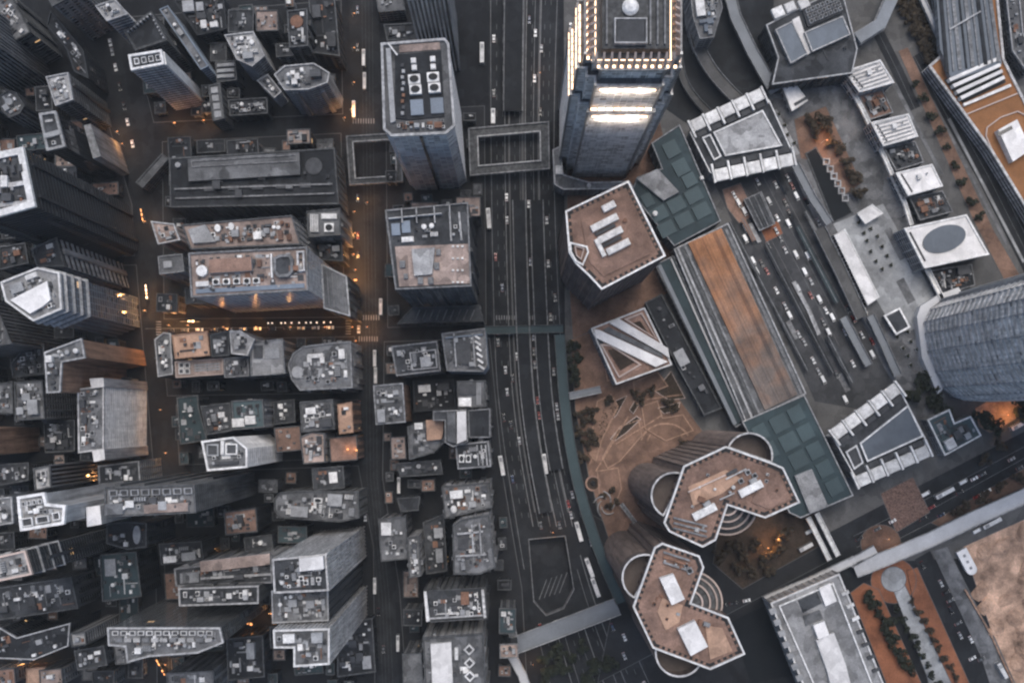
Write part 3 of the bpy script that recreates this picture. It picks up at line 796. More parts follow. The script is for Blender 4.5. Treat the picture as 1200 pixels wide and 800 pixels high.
b = B('rounded_tower', 'round-fronted grey tower with a pale slim mast beside it', 52, [(322, 88), (334, 78), (368, 75), (386, 86), (384, 97), (362, 105), (334, 106)], 'band', 'conc_mid', 'glass_grey', 'roof_mid', 'white_dirty', cl=10, pal=HI)
b.unit('tank', 341, 92, 5, 5, 8, 'unit_white'); b.go()
b = B('commercial_building', 'small block with an orange tinted round roof garden by the tram street', 50, [(337, 14), (360, 11), (361, 54), (340, 56)], 'grid', 'conc_dark', 'glass', 'roof_dark', 'conc_mid', cl=7, pal=LO)
b.unit('tank', 348, 26, 15, 15, 1.2, 'rust'); b.go()
b = B('low_rise_building', 'dark low block tucked between the arcaded tower and the white jumbled roof', 24, [(205, 2), (262, -4), (266, 34), (232, 42)], 'plain', 'conc_black', 'glass_black', 'roof_black', 'conc_black', cl=9, pal=LO); b.go()
b = B('low_rise_building', 'black roofed block along the tram street above the round-fronted tower', 30, [(362, -2), (392, -4), (398, 66), (368, 62)], 'plain', 'conc_black', 'glass_black', 'roof_black', 'conc_dark', cl=7, pal=LO); b.go()
b = B('low_rise_building', 'long black roofed block under the mast tower facing the side street', 16, [(268, 118), (313, 115), (314, 133), (270, 136)], 'plain', 'conc_black', 'glass_black', 'roof_black', 'conc_dark', cl=16, pal=LO); b.go()
b = B('podium_building', 'long low black roofed market block with one raised grey roof strip', 38, [(199, 186), (392, 174), (397, 239), (200, 243)], 'grid', 'conc_dark', 'glass_black', 'roof_black', 'conc_mid', 1.0, 1.0)
b.block('roof_strip', [(222, 188), (352, 180), (353, 206), (223, 214)], 38.01, 41.5, 'conc_dark', top='roof_mid')
b.frame('strip_rim', [(226, 190.5), (349, 183), (350, 191), (227, 198)], 0.5, 41.5, 42.3, 'conc_mid')
b.unit('tank', 368, 195, 20, 20, 0.9, 'unit_dark')
b.beam('roof_beam', (205, 222), (390, 216), 0.9, 38.01, 39.4, 'conc_mid'); b.beam('roof_beam', (206, 233), (392, 227), 0.9, 38.01, 39.4, 'conc_mid')
for i in range(5): b.unit('box', 246 + 28 * i, 221.5 - i, 13, 6, 1.2, 'unit_dark')
b.fine = True; b.clutter(16, 5, LO)
b = B('stair_tower', 'pale covered stair leading off the corner of the black market block', 14, [(160, 214), (190, 181), (198, 186), (168, 220)], 'grid', 'conc_dark', 'glass', 'roof_mid', 'conc_mid')
def walk_ring(label, outer, wd, z=9.0):
    p = ccw(WP(outer, z)); c = centroid(p); rt = empty('walkway_ring', (*c, 0), label, 'walkway')
    q = inset(p, wd); mb = MB(); mb.ring(p, q, z - 1.0, z); sub(rt, 'deck', mb, 'conc_dark')
    for k, (a_, b_) in enumerate(((inset(p, -0.2), inset(p, 0.5)), (inset(p, wd - 0.5), inset(p, wd + 0.25)))):
        mb = MB(); mb.ring(a_, b_, z - 1.2, z + 1.2); sub(rt, 'railing', mb, 'conc_light' if k else 'conc_mid')
    for i in range(len(p)):
        a_, b_ = Vector(q[i]).lerp(Vector(p[i]), 0.5), Vector(q[(i + 1) % len(p)]).lerp(Vector(p[(i + 1) % len(p)]), 0.5)
        for t in (0.0, 0.5):
            m_ = a_.lerp(b_, t); mb = MB(); mb.cyl(m_.x, m_.y, 0, 0.6, z - 1.0, 10); sub(rt, 'pier', mb, 'conc_mid')
walk_ring('pale framed walkway ring beside the tram street around a dark open well', [(406, 160), (470, 156), (472, 213), (410, 217)], 3.6)
walk_ring('pale framed walkway ring spanning the main road around a dark open well', [(549, 151), (643, 143), (644, 198), (551, 206)], 5.2)
b = B('office_tower', 'tall blue glass tower with grey rounded parapet and paired white cooling units', 135, [(447, 52), (521, 46), (526, 52), (533, 148), (523, 157), (459, 160), (450, 152)], 'glass', 'facade_pale', 'glass_pale', 'roof_mid', 'conc_light', 1.2, 1.6, fh=4.0)
b.block('plant_deck', [(463, 65), (517, 60), (521, 137), (479, 141), (463, 139)], 135.01, 135.9, 'roof_black')
b.block('maintenance_track', [(452.5, 58), (458, 57.5), (464, 143), (458, 145)], 135.01, 136.6, 'unit_grey')
b.beam('gantry', (455, 52), (466, 66), 0.7, 135.01, 137, 'unit_white')
b.block('pink_deck', [(468, 53), (515, 50), (516, 58.5), (468, 62)], 135.01, 135.5, 'roof_pink')
for x, y in ((486, 95), (508, 92.5), (487.5, 107), (509.5, 105)): b.unit('fan', x, y, 14, 11, 3.0, 'unit_white', rot=R(4), z=135.9)
for x, y in ((485, 73), (507.5, 71), (486, 81), (508, 80)): b.unit('box', x, y, 6, 6, 2.2, 'unit_white', rot=R(4), z=135.9)
for x, y in ((489, 127), (512.5, 125)): b.unit('box', x, y, 15, 18, 1.2, 'blue_metal', rot=R(4), z=135.9)
for i in range(9): b.unit('box', 472 + 1.2 * (i % 2), 78 + 7 * i, 3.5, 4, 1.4, random.Random(i).choice(('unit_grey', 'unit_dark', 'rust')), rot=0, z=135.9)
b.clutter(14, 8, ('unit_grey', 'rust', 'unit_white', 'unit_dark'), 0.7, poly=ccw(WP([(462, 142), (528, 139), (522, 154), (462, 157)], 135)), margin=0.6)
mb = MB(); p0 = Vector(W((493, 159), 135)); mb.box(p0.x, p0.y, 1, 1.4, 0.9, 132, 0); sub(b.root, 'facade_seam', mb, 'glass_black')
b = B('office_tower', 'pale ribbed tower rising beyond the rounded parapet of the blue glass tower', 125, [(470, -72), (520, -76), (524, -6), (478, 0)], 'fin', 'conc_light', 'glass_black', 'roof_light', 'white_dirty', cl=4); b.go()
b = B('low_rise_building', 'grey flat roofed block beside the tram street above the blue glass tower', 15, [(438, -20), (468, -22), (474, 12), (444, 15)], 'grid', 'conc_mid', 'glass', 'roof_mid', cl=4); b.go()
b = B('low_rise_building', 'small dark annex behind the blue glass tower parapet', 22, [(450, 30), (484, 28), (488, 46), (454, 48)], 'plain', 'conc_dark', 'glass', 'roof_dark', 'conc_dark', cl=6); b.go()
# tower in front of it
b = B('office_tower', 'stocky tower with a pink white dotted terrace and blue roof pads in open frames', 105, [(452, 247), (548, 238), (552, 335), (464, 339)], 'grid', 'conc_dark', 'glass_blue', 'roof_dark', 'conc_light', 0.8, 1.4)
b.block('terrace', [(463, 289), (549, 286), (550.5, 332), (468, 336)], 105.01, 105.6, 'roof_pink')
for x in (471, 488, 509, 527): b.beam('roof_frame', (x, 246 - (x - 452) * 0.06), (x + 1, 262), 0.5, 105.01, 108, 'conc_light')
b.beam('roof_frame', (456, 257), (518, 251), 0.5, 105.01, 108, 'conc_light'); b.beam('roof_frame', (527, 249), (529, 283), 0.9, 105.01, 107, 'conc_light'); b.beam('roof_frame', (538, 249), (541, 282), 0.9, 105.01, 107, 'conc_light')
for x, y in ((464, 269), (476, 266)): b.unit('box', x, y, 10, 14, 1.0, 'blue_metal', rot=R(4))
for x, y in ((497, 266), (506, 265)): b.unit('tank', x, y, 6, 6, 2)
b.unit('box', 478, 281, 14, 6, 2, 'unit_white', rot=R(4))
for i in range(3):
    for j in range(4): b.unit('box', 531 + 5.5 * i - (6 if j % 2 else 0) * 0, 289 + 14 * j, 2.2, 2.6, 0.9, 'unit_white', z=105.6)
b.block('tent_roof', [(483, 293), (510, 291), (507, 322), (486, 324)], 105.6, 108.5, 'unit_grey', top='roof_light')
for x, y, s_ in ((472, 310, 8), (476, 324, 6), (514, 296, 7), (512, 312, 8), (493, 329, 8), (505, 329, 8)): b.unit('louvre', x, y, s_, s_ * 0.8, 1.8, 'unit_grey', z=105.6)
b.clutter(10, 11, LO, 0.7, poly=ccw(WP([(456, 262), (545, 257), (546, 284), (460, 288)], 105)))
b = B('podium_building', 'dark sloping podium at the foot of the pink terraced tower', 20, [(484, 360), (562, 358), (566, 376), (466, 379)], 'grid', 'conc_dark', 'glass_black', 'roof_dark', 'conc_dark', 0.8, 0.9)
for i in range(9): b.beam('roof_rib', (492 + 8 * i, 363), (487 + 8 * i, 375), 0.5, 20.01, 20.9, 'conc_mid')
# stepped tower and neighbours
b = B('stepped_tower', 'tower with angular white roof and pale balcony rings on its upper floors', 120, [(2, 331), (45, 314), (70, 320), (73, 362), (40, 376), (8, 353)], 'glass', 'blue_metal', 'glass_grey', 'roof_light', 'white', 0.9, 1.4)
for k in range(4):
    p = ccw(WP([(2, 331), (45, 314), (70, 320), (73, 362), (40, 376), (8, 353)], 120)); z = 115 - 10 * k
    mb = MB(); mb.ring(inset(p, -1.1), inset(p, 0.3), z - 1.0, z); sub(b.root, 'balcony_ring', mb, 'conc_light')
b.block('roof_plate', [(15, 352), (58, 330), (62, 352), (52, 360), (38, 368)], 120.01, 123, 'white_dirty', top='roof_white')
b.unit('box', 38, 324, 14, 6, 2, 'unit_white', rot=R(20)); b.unit('hut', 22, 338, 14, 10, 2.5, 'unit_grey', rot=R(20))
b.clutter(10, 12, HI)
b = B('office_tower', 'dark wing with pale sloping ledges behind the angular white roof', 100, [(38, 292), (66, 279), (76, 312), (44, 312)], 'band', 'conc_mid', 'glass_black', 'roof_black', 'conc_mid', 0.8, 1.2, fh=7.0, cl=4, pal=LO); b.go()
b = B('apartment_tower', 'striped grey tower below the angular white roof', 75, [(-40, 350), (-6, 354), (14, 402), (-40, 412)], 'fin', 'conc_mid', 'glass', 'roof_mid', cl=5); b.go()
b = B('low_rise_building', 'shadowed block with a reddish roof court beneath the white framed tower', 40, [(0, 290), (30, 285), (34, 308), (0, 316)], 'grid', 'conc_dark', 'glass', 'roof_dark', 'conc_dark', cl=8, pal=('rust', 'unit_dark', 'unit_grey')); b.go()
b = B('low_rise_building', 'dark low roofs between the striped tower and the tan walled tower', 35, [(28, 410), (52, 403), (52, 438), (16, 442), (14, 426)], 'plain', 'conc_dark', 'glass', 'roof_dark', 'conc_dark', cl=18, pal=LO); b.go()
b = B('apartment_tower', 'tan walled tower with a white edged bent roof', 100, [(53, 413), (96, 397), (100, 419), (73, 424), (71, 459), (56, 460)], 'blank', 'tan', 'glass', 'roof_mid', 'white_dirty', 0.9, 1.3, cl=14, pal=HI); b.go()
b = B('low_rise_building', 'small grey block of mixed roof huts beside the orange lit tan wall', 50, [(-10, 450), (15, 448), (16, 484), (-10, 484)], 'grid', 'conc_mid', 'glass', 'roof_mid', cl=9); b.go()
b = B('low_rise_building', 'block crowded with grey huts and tanks beside the tan walled tower', 52, [(18, 448), (50, 446), (53, 490), (19, 492)], 'grid', 'conc_mid', 'glass', 'roof_mid', cl=18); b.go()
b = B('office_slab', 'broad slab with pale horizontally lined end wall and white edge bars', 72, [(92, 456), (122, 452), (122, 526), (93, 530)], 'band', 'white', 'glass_mist', 'roof_mid', 'white', 0.9, 1.3, fh=3.2, cl=16)
b.block('side_wing', [(105, 443.5), (121, 442.5), (122, 453), (107, 455)], 0, 74, 'conc_light', h=74, top='roof_white')
b.block('side_wing', [(108, 528), (122, 526), (123, 538), (110, 541)], 0, 74, 'conc_light', h=74, top='roof_white'); b.go()
b = B('apartment_tower', 'tower with one long blank orange lit tan wall', 60, [(-60, 500), (-5, 501), (-5, 533), (-60, 538)], 'blank', 'tan', 'glass_black', 'roof_mid', cl=3); b.go()
b = B('low_rise_building', 'dark roofed block in the gap beyond the orange lit tan wall', 22, [(52, 495), (88, 492), (88, 528), (54, 530)], 'plain', 'conc_black', 'glass_black', 'roof_black', 'conc_dark', cl=10, pal=LO); b.go()
b = B('low_rise_building', 'block with a dim brown roof court below the broad pale slab', 40, [(116, 546), (163, 540), (165, 565), (117, 567)], 'grid', 'conc_mid', 'glass', 'roof_dark', 'conc_light', 0.9, cl=8); b.go()
b = B('apartment_tower', 'narrow tower with white roof patches and pale upright strips on its wall', 70, [(40, 549), (59, 545), (60, 570), (42, 574)], 'fin', 'conc_mid', 'glass_black', 'roof_light', 'conc_mid', cl=7, pal=HI); b.go()
b = B('low_rise_building', 'dark low roofs just below the orange lit tan wall', 40, [(-10, 545), (34, 542), (34, 562), (-10, 570)], 'plain', 'conc_dark', 'glass', 'roof_dark', 'conc_dark', cl=14); b.go()
b = B('residential_tower', 'very tall tower with bright white crown of openings and smooth pale wall', 150, [(22, 582), (53, 577), (56, 590), (78, 592), (76, 613), (26, 621)], 'blank', 'conc_light', 'glass', 'roof_light', 'white', 1.4, 2.2, cl=12, pal=HI)
b.unit('skylight', 34, 611, 14, 10, 2.6, 'unit_white'); b.unit('skylight', 52, 608, 16, 8, 2.6, 'unit_white'); b.unit('skylight', 68, 604, 9, 9, 2.6, 'unit_white')
for i in range(4): b.unit('skylight', 29 + 6.5 * i, 590 - i, 4.6, 5, 2, 'unit_white')
b.block('plant_wing', [(101, 594), (117, 592), (119, 614), (102, 617)], 60, 124, 'white_dirty', h=124, top='roof_white'); b.go()
b = B('residential_tower', 'wide tower with a tightly packed roof and a long dark side wall', 130, [(124, 571), (228, 568), (230, 600), (124, 605)], 'band', 'conc_dark', 'glass_black', 'roof_mid', 'conc_mid', 0.9, 1.4)
for i in range(8): b.unit('skylight', 134 + 12.5 * i, 577.5 - 0.4 * i, 9.5, 7, 1.8, 'unit_grey')
b.block('roof_plate', [(170, 591), (222, 588), (222, 598), (171, 601)], 130.01, 132.5, 'unit_grey', top='roof_pink'); b.block('roof_plate', [(125.5, 590), (146, 589), (146, 601.5), (125.5, 603)], 130.01, 133, 'unit_grey', top='roof_mid')
b.clutter(16, 14, HI, 0.9)
b = B('apartment_tower', 'grey tower close beside the bright white crown', 100, [(-20, 586), (14, 582), (16, 612), (-20, 618)], 'grid', 'conc_mid', 'glass', 'roof_mid', 'white_dirty', cl=8, pal=HI); b.go()
b = B('apartment_tower', 'tower with brown roof edge and long pale ledges stretching along its side', 135, [(-20, 656), (30, 645), (38, 672), (-20, 684)], 'band', 'conc_dark', 'glass_black', 'roof_light', 'pink', 0.9, 1.4, fh=3.6, cl=9)
for k in range(3):
    p = ccw(WP([(-20, 656), (30, 645), (38, 672), (-20, 684)], 135)); z = 122 - 13 * k
    mb = MB(); mb.ring(inset(p, -0.8), inset(p, 0.3), z - 0.8, z); sub(b.root, 'ledge', mb, 'conc_light')
b.go()
b = B('low_rise_building', 'wide dim roof ribbed with pale upright lines below the long ledges', 45, [(-10, 690), (84, 676), (92, 712), (-10, 727)], 'plain', 'conc_dark', 'glass_black', 'roof_dark', 'conc_dark', cl=14, pal=LO)
for i in range(5): b.beam('roof_rib', (4 + 16 * i, 696 - 2.2 * i), (8 + 16 * i, 716 - 2.2 * i), 0.5, 45.01, 45.8, 'conc_mid')
b.go()
b = B('low_rise_building', 'black roof with a bent white edge line above the orange lit corner', 50, [(0, 735), (20, 747), (82, 730), (80, 756), (40, 772), (-6, 770)], 'plain', 'conc_black', 'glass_black', 'roof_black', 'white_dirty', 0.6, 1.0, cl=6, pal=LO); b.go()
b = B('low_rise_building', 'small pale roof beside the bent white edge line', 60, [(83, 742), (100, 740), (102, 754), (85, 757)], 'grid', 'conc_mid', 'glass', 'roof_light', 'conc_mid', cl=3); b.go()
b = B('low_rise_building', 'dim block with a row of pale huts between bent edge line and white parapet tower', 44, [(88, 762), (122, 756), (126, 778), (92, 784)], 'plain', 'conc_dark', 'glass', 'roof_dark', 'conc_dark', cl=8); b.go()
b = B('kiosk_building', 'small tan box building lit orange at the corner', 16, [(31, 783), (54, 781), (57, 806), (32, 808)], 'plain', 'tan', 'glass', 'roof_tan', 'tan', 0.5, 0.7)
b = B('low_rise_building', 'black roof with a pale oval court under the packed roof tower', 55, [(126, 614), (150, 611), (172, 613), (172, 640), (150, 643), (126, 636)], 'plain', 'conc_dark', 'glass_black', 'roof_black', 'conc_dark', cl=5, pal=LO)
b.unit('tank', 161, 626, 9, 22, 1.4, 'unit_grey', rot=0); b.go()
b = B('low_rise_building', 'dark teal roofed block with a white tank at its corner', 38, [(118, 650), (160, 646), (166, 698), (121, 704)], 'plain', 'conc_black', 'glass_black', 'roof_teal', 'conc_dark', cl=12, pal=LO); b.go()
b = B('low_rise_building', 'dark court outlined by a thin grey frame under the long dark side wall', 42, [(187, 637), (236, 634), (239, 657), (190, 661)], 'plain', 'conc_dark', 'glass_black', 'roof_black', 'conc_mid', 0.5, cl=6, pal=LO); b.go()
b = B('low_rise_building', 'dim brown roofed block standing alone among black roofs', 40, [(263, 600), (300, 595), (302, 622), (265, 626)], 'plain', 'conc_black', 'glass_black', 'roof_brown', 'conc_dark', cl=6, pal=LO); b.go()
b = B('low_rise_building', 'small dark brown roof touching the columned twin tower wall', 34, [(286, 630), (318, 626), (320, 642), (288, 646)], 'plain', 'conc_dark', 'glass_black', 'roof_dark', 'conc_dark', cl=5, pal=LO); b.go()
b = B('stepped_block', 'stepped block of three long pale parapet bars', 72, [(205, 666), (318, 652), (319, 682), (207, 686)], 'band', 'conc_mid', 'glass', 'roof_dark', 'conc_light', 0.9, 1.3)
b.block('upper_step', [(236, 656.5), (318, 647), (318, 660), (238, 669)], 72.01, 76, 'conc_light', top='roof_pink'); b.block('upper_step', [(212, 671), (234, 668.5), (234.5, 681), (212.5, 683)], 72.01, 74, 'conc_mid', top='roof_mid')
b.beam('roof_beam', (236, 677), (318, 672), 1.2, 72.01, 73.6, 'conc_light'); b.clutter(6, 4, LO, 0.8)
b = B('office_building', 'narrow white framed roof packed with small plant in front of the stepped block', 85, [(210, 689), (303, 686), (303, 706), (211, 709)], 'band', 'conc_dark', 'glass', 'roof_dark', 'white_dirty', 0.9, 1.3, cl=18, pal=HI, big=0.8); b.go()
b = B('office_tower', 'tower with a white ribbed parapet roof and broad smooth dark grey wall', 107, [(127, 735), (258, 735), (262, 752), (232, 764), (176, 768), (150, 775), (148, 757), (128, 755)], 'glass', 'conc_dark', 'glass_grey', 'roof_mid', 'white_dirty', 1.0, 1.4)
for i in range(12): b.unit('skylight', 136 + 10 * i, 741, 7.4, 5, 1.4, 'unit_white', rot=0)
for i in range(11): b.unit('louvre', 140 + 10.5 * i, 749, 7.6, 5, 1.4, 'unit_white' if i % 3 else 'unit_grey', rot=0)
b.clutter(10, 21, HI, 0.8)
b = B('residential_tower', 'ribbed pale twin tower with a white roof box above the gap block', 140, [(320, 655), (382, 649), (385, 691), (322, 694)], 'fin', 'white_dirty', 'glass_mist', 'roof_dark', 'white_dirty', 0.8, 1.3)
b.block('roof_box', [(352, 653), (380, 650), (381, 665), (353, 668)], 140.01, 144, 'white', top='roof_white'); b.clutter(16, 31, HI, 0.8)
b = B('residential_tower', 'dark gap block packed with roof plant between the ribbed twin towers', 125, [(319, 692), (384, 688), (385, 726), (320, 729)], 'grid', 'conc_black', 'glass_black', 'roof_mid', 'white_dirty', 0.7, 1.2, cl=18); b.go()
b = B('residential_tower', 'ribbed pale twin tower with a notched white edged roof beside the dotted light string', 140, [(321, 738), (386, 736), (386, 777), (345, 780), (345, 758), (322, 758)], 'fin', 'white_dirty', 'glass_mist', 'roof_mid', 'white', 0.8, 1.3, cl=9); b.go()
b = B('low_rise_building', 'black roofed block behind the dotted light string', 34, [(266, 748), (308, 744), (310, 792), (268, 796)], 'plain', 'conc_black', 'glass_black', 'roof_black', 'conc_dark', cl=9, pal=LO); b.go()
b = B('low_rise_building', 'grey flat roof just below the ribbed parapet tower', 50, [(196, 788), (250, 785), (252, 830), (198, 832)], 'plain', 'conc_mid', 'glass', 'roof_mid', 'conc_mid', cl=5); b.go()
b = B('low_rise_building', 'black low roofs along the tram street beside the ribbed twin towers', 18, [(396, 730), (436, 724), (440, 786), (396, 792)], 'plain', 'conc_black', 'glass_black', 'roof_black', 'conc_dark', cl=14, pal=LO); b.go()
# block between cross street and market
b = B('office_tower', 'long tower with a white round tank and white unit row above blue grey wall', 95, [(222, 297), (360, 290), (361, 340), (225, 348)], 'glass', 'facade_pale', 'glass_pale', 'roof_pink', 'conc_light', 1.0, 1.6, fh=4.0)
b.unit('tank', 238, 318, 13, 13, 3.2, 'unit_white', rot=0); b.unit('box', 238, 333, 15, 6, 2, 'unit_white', rot=R(3))
for x in (254, 266, 278, 290, 301): b.unit('fan', x, 331 - (x - 240) * 0.03, 8, 7, 2, 'unit_white', rot=R(3))
b.block('plant_roof', [(247, 305), (296, 302), (297, 318), (247, 321)], 95.01, 98.5, 'unit_grey', top='roof_brown')
b.block('sky_lounge', [(322, 303), (330, 299), (341, 299), (345, 304), (345, 319), (340, 325), (328, 326), (322, 320)], 95.01, 98, 'conc_mid', top='roof_dark'); b.frame('lounge_rim', [(322, 303), (330, 299), (341, 299), (345, 304), (345, 319), (340, 325), (328, 326), (322, 320)], 1.4, 98, 99, 'conc_mid')
b.frame('roof_bracket', [(348.5, 295), (357.5, 294.5), (358.5, 318), (349.5, 319)], 0.9, 95.01, 98, 'white_dirty')
b.beam('roof_beam', (319, 298), (320, 326), 0.9, 95.01, 98, 'unit_white'); b.block('glass_edge', [(230, 339), (357, 332), (357.5, 337.5), (230, 344)], 95.01, 95.8, 'blue_metal')
b.clutter(16, 41, ('unit_grey', 'rust', 'unit_white', 'unit_dark'), 0.8)
b = B('commercial_block', 'terraced block of pale and pink roof huts behind the round tank tower', 80, [(214, 264), (342, 253), (352, 286), (224, 292)], 'grid', 'conc_mid', 'glass', 'roof_pink', 'conc_mid', 0.7, 1.2)
for x, y in ((256, 268), (272, 266)): b.unit('tank', x, y, 7, 9, 2.5, 'unit_white')
b.block('stair_roof', [(222, 270), (242, 264), (254, 284), (228, 286)], 80.01, 83, 'conc_light', top='roof_light'); b.clutter(34, 42, ('unit_white', 'unit_grey', 'rust', 'unit_dark', 'unit_grey'), 0.9)
b = B('shop_house', 'small pink roofed corner house above the lit sign street', 55, [(178, 260), (204, 263), (211, 281), (186, 286)], 'plain', 'pink', 'glass', 'roof_pink', 'white_dirty', cl=5, pal=HI); b.go()
b = B('shop_house', 'plain grey flat roofed house beside the round tank tower', 58, [(186, 301), (214, 298), (216, 318), (188, 321)], 'grid', 'conc_mid', 'glass', 'roof_mid', 'conc_light', 0.6)
b.unit('box', 197, 310, 10, 8, 1.0, 'unit_grey')
b = B('commercial_building', 'block with two bright white plant pads above the tram street corner', 48, [(360, 248), (398, 245), (399, 275), (362, 278)], 'grid', 'conc_mid', 'glass', 'roof_mid', 'conc_dark', 0.7)
b.unit('louvre', 369, 262, 10, 22, 2.2, 'unit_white', rot=0); b.unit('box', 386, 254, 18, 6, 2, 'unit_white', rot=0); b.unit('fan', 386, 267, 11, 10, 2, 'unit_white', rot=0); b.go()
b = B('low_rise_building', 'black roofed block between the white plant pads and the sail roof', 30, [(367, 285), (400, 282), (402, 306), (374, 304)], 'plain', 'conc_black', 'glass_black', 'roof_black', 'conc_dark', cl=8, pal=LO); b.go()
b = B('sail_building', 'low hall with a sloped dark sail roof edged in white at the tram street corner', 48, [(377, 310), (406, 324), (410, 370), (380, 361)], 'grid', 'conc_dark', 'glass', 'roof_mid', 'white_dirty', 0.7, 1.0)
for i in range(4): b.beam('roof_rib', (383 + 6 * i, 318 + 2.5 * i), (386 + 6 * i, 358 + 2 * i), 0.3, 48.01, 48.5, 'conc_mid')
# second row
b = B('shop_house', 'tan roofed house lit by the cross street lamps', 48, [(202, 393), (243, 388), (246, 416), (206, 420)], 'plain', 'tan', 'glass', 'roof_tan', 'tan', 0.5, 0.8, cl=2); b.go()
b = B('shop_house', 'curved white canopied grey house at the lit corner', 40, [(182, 398), (192, 390), (200, 391), (203, 438), (186, 441)], 'grid', 'conc_mid', 'glass', 'roof_mid', 'white_dirty', cl=8); b.go()
b = B('shop_house', 'row house with a dark four pane roof light and pink lean-to', 40, [(206, 424), (261, 420), (262, 438), (207, 442)], 'grid', 'conc_mid', 'glass', 'roof_pink', 'pink', 0.5)
for i in range(2):
    for j in range(2): b.unit('skylight', 213 + 7 * i, 428 + 7 * j, 6, 6, 1.2, 'unit_white')
b.unit('pipe', 243, 430, 30, 10, 0.6, 'unit_grey', rot=R(4))
b = B('shop_house', 'grey house with bent pipes and tanks beside the tan roof', 46, [(247, 392), (268, 388), (269, 416), (249, 418)], 'grid', 'conc_dark', 'glass', 'roof_dark', 'conc_mid', cl=10); b.go()
b = B('commercial_building', 'pale building with a triangular white roof edge above the dark square opening', 55, [(270, 388), (282, 388), (298, 398), (290, 416), (272, 414)], 'grid', 'conc_light', 'glass', 'roof_light', 'white', 0.8, cl=6, pal=HI); b.go()
b = B('commercial_building', 'smooth pale roof with one dark square opening', 50, [(294, 402), (331, 397), (334, 437), (295, 440)], 'plain', 'conc_light', 'glass', 'roof_light', 'conc_light', 0.6)
b.unit('skylight', 303, 412, 10, 15, 1.2, 'unit_dark', rot=0); b.unit('box', 319, 414, 17, 12, 0.8, 'unit_grey', rot=R(3)); b.unit('fan', 312, 400.5, 6, 4, 1.2, 'unit_dark')
b = B('shop_house', 'teal grey roof strewn with small pipes next to the smooth pale roof', 42, [(263, 420), (291, 418), (292, 440), (264, 442)], 'grid', 'conc_mid', 'glass', 'roof_mid', 'conc_light', 0.6, cl=12); b.go()
b = B('commercial_building', 'curved grey building with white plant in a round court', 45, [(338, 428), (344, 414), (356, 406), (388, 402), (411, 400), (413, 454), (352, 457), (342, 444)], 'band', 'conc_mid', 'glass', 'roof_mid', 'conc_light', 1.0)
b.unit('tank', 349, 436, 14, 14, 1.2, 'unit_grey'); b.unit('box', 370, 417, 18, 5, 2, 'unit_white', rot=R(4)); b.unit('box', 363, 421, 5, 8, 2, 'unit_white'); b.unit('box', 378, 422, 5, 7, 2, 'unit_white'); b.clutter(16, 44, LO)
b = B('low_rise_building', 'smooth dark teal roof beside the lit back street shops', 25, [(208, 466), (232, 463), (233, 478), (243, 515), (212, 520)], 'plain', 'conc_dark', 'glass', 'roof_teal', 'conc_dark', cl=5, pal=LO); b.go()
b = B('shop_house', 'house with jumbled pale roof sheds beside the smooth teal roof', 40, [(236, 476), (270, 472), (272, 504), (243, 509)], 'grid', 'conc_dark', 'glass', 'roof_dark', 'conc_dark', cl=16, pal=HI); b.go()
b = B('shop_house', 'teal roof with an L-shaped white shed above the white slab tower', 45, [(272, 470), (308, 468), (310, 500), (274, 503)], 'grid', 'conc_mid', 'glass', 'roof_teal_panel', 'conc_mid')
b.unit('box', 280, 495, 14, 10, 2.4, 'unit_white', rot=R(3)); b.unit('box', 294, 492, 12, 10, 2.4, 'unit_white', rot=R(3)); b.clutter(8, 45, LO)
b = B('shop_house', 'small dark square roof alone in the middle of the row', 25, [(321, 471), (345, 468), (346, 494), (322, 497)], 'plain', 'conc_dark', 'glass', 'roof_dark', 'conc_mid', 0.5, cl=4, pal=LO); b.go()
b = B('shop_house', 'house packed with white sheds facing the tan strip roof', 40, [(352, 471), (390, 468), (392, 502), (354, 506)], 'grid', 'conc_dark', 'glass', 'roof_mid', 'conc_dark', cl=18, pal=HI); b.go()
b = B('shop_house', 'narrow tan strip roof beside the tram street', 40, [(396, 474), (412, 471), (414, 506), (398, 508)], 'plain', 'tan', 'glass', 'roof_tan', 'tan', 0.4, 0.6, cl=3); b.go()
b = B('shop_house', 'pink rounded roof with black plant wells', 38, [(352, 512), (366, 506), (380, 508), (381, 541), (356, 543)], 'grid', 'conc_mid', 'glass', 'roof_pink', 'conc_mid', cl=9, pal=HI); b.go()
b = B('shop_house', 'brown terrace house with two glowing orange lamps on its roof', 32, [(386, 513), (418, 510), (419, 538), (388, 541)], 'plain', 'tan', 'glass', 'roof_brown', 'conc_mid', 0.5)
LAMPED = b
b = B('residential_tower', 'white slab tower with a stepped roof and bright long side walls', 90, [(237, 517), (274, 512), (290, 525), (290, 547), (244, 551)], 'band', 'white', 'glass_mist', 'roof_mid', 'white', 1.0, 1.6, fh=5.0)
b.unit('skylight', 250, 527, 14, 14, 1.8, 'unit_grey', rot=0); b.unit('skylight', 272, 526, 14, 13, 1.8, 'unit_white', rot=0); b.unit('box', 266, 542, 28, 4, 2, 'unit_dark', rot=R(3)); b.unit('box', 262, 524, 4, 16, 3, 'unit_white', rot=0); b.clutter(5, 46, HI, 0.7)
b = B('shop_house', 'dim roof with one white hatch between the lamp roof and the dark oblong roof', 30, [(366, 549), (402, 546), (404, 571), (368, 574)], 'plain', 'conc_dark', 'glass', 'roof_dark', 'conc_dark', cl=4, pal=LO)
b.unit('hut', 391, 559, 9, 12, 2, 'unit_white'); b.go()
b = B('commercial_building', 'dark oblong roof with rounded end and a few white vents', 38, [(322, 584), (328, 577), (350, 575), (420, 576), (421, 606), (398, 611), (328, 606), (322, 598)], 'grid', 'conc_dark', 'glass', 'roof_mid', 'conc_dark', 0.9, cl=18, pal=LO); b.unit('fan', 373, 586, 10, 6, 1.5); b.go()
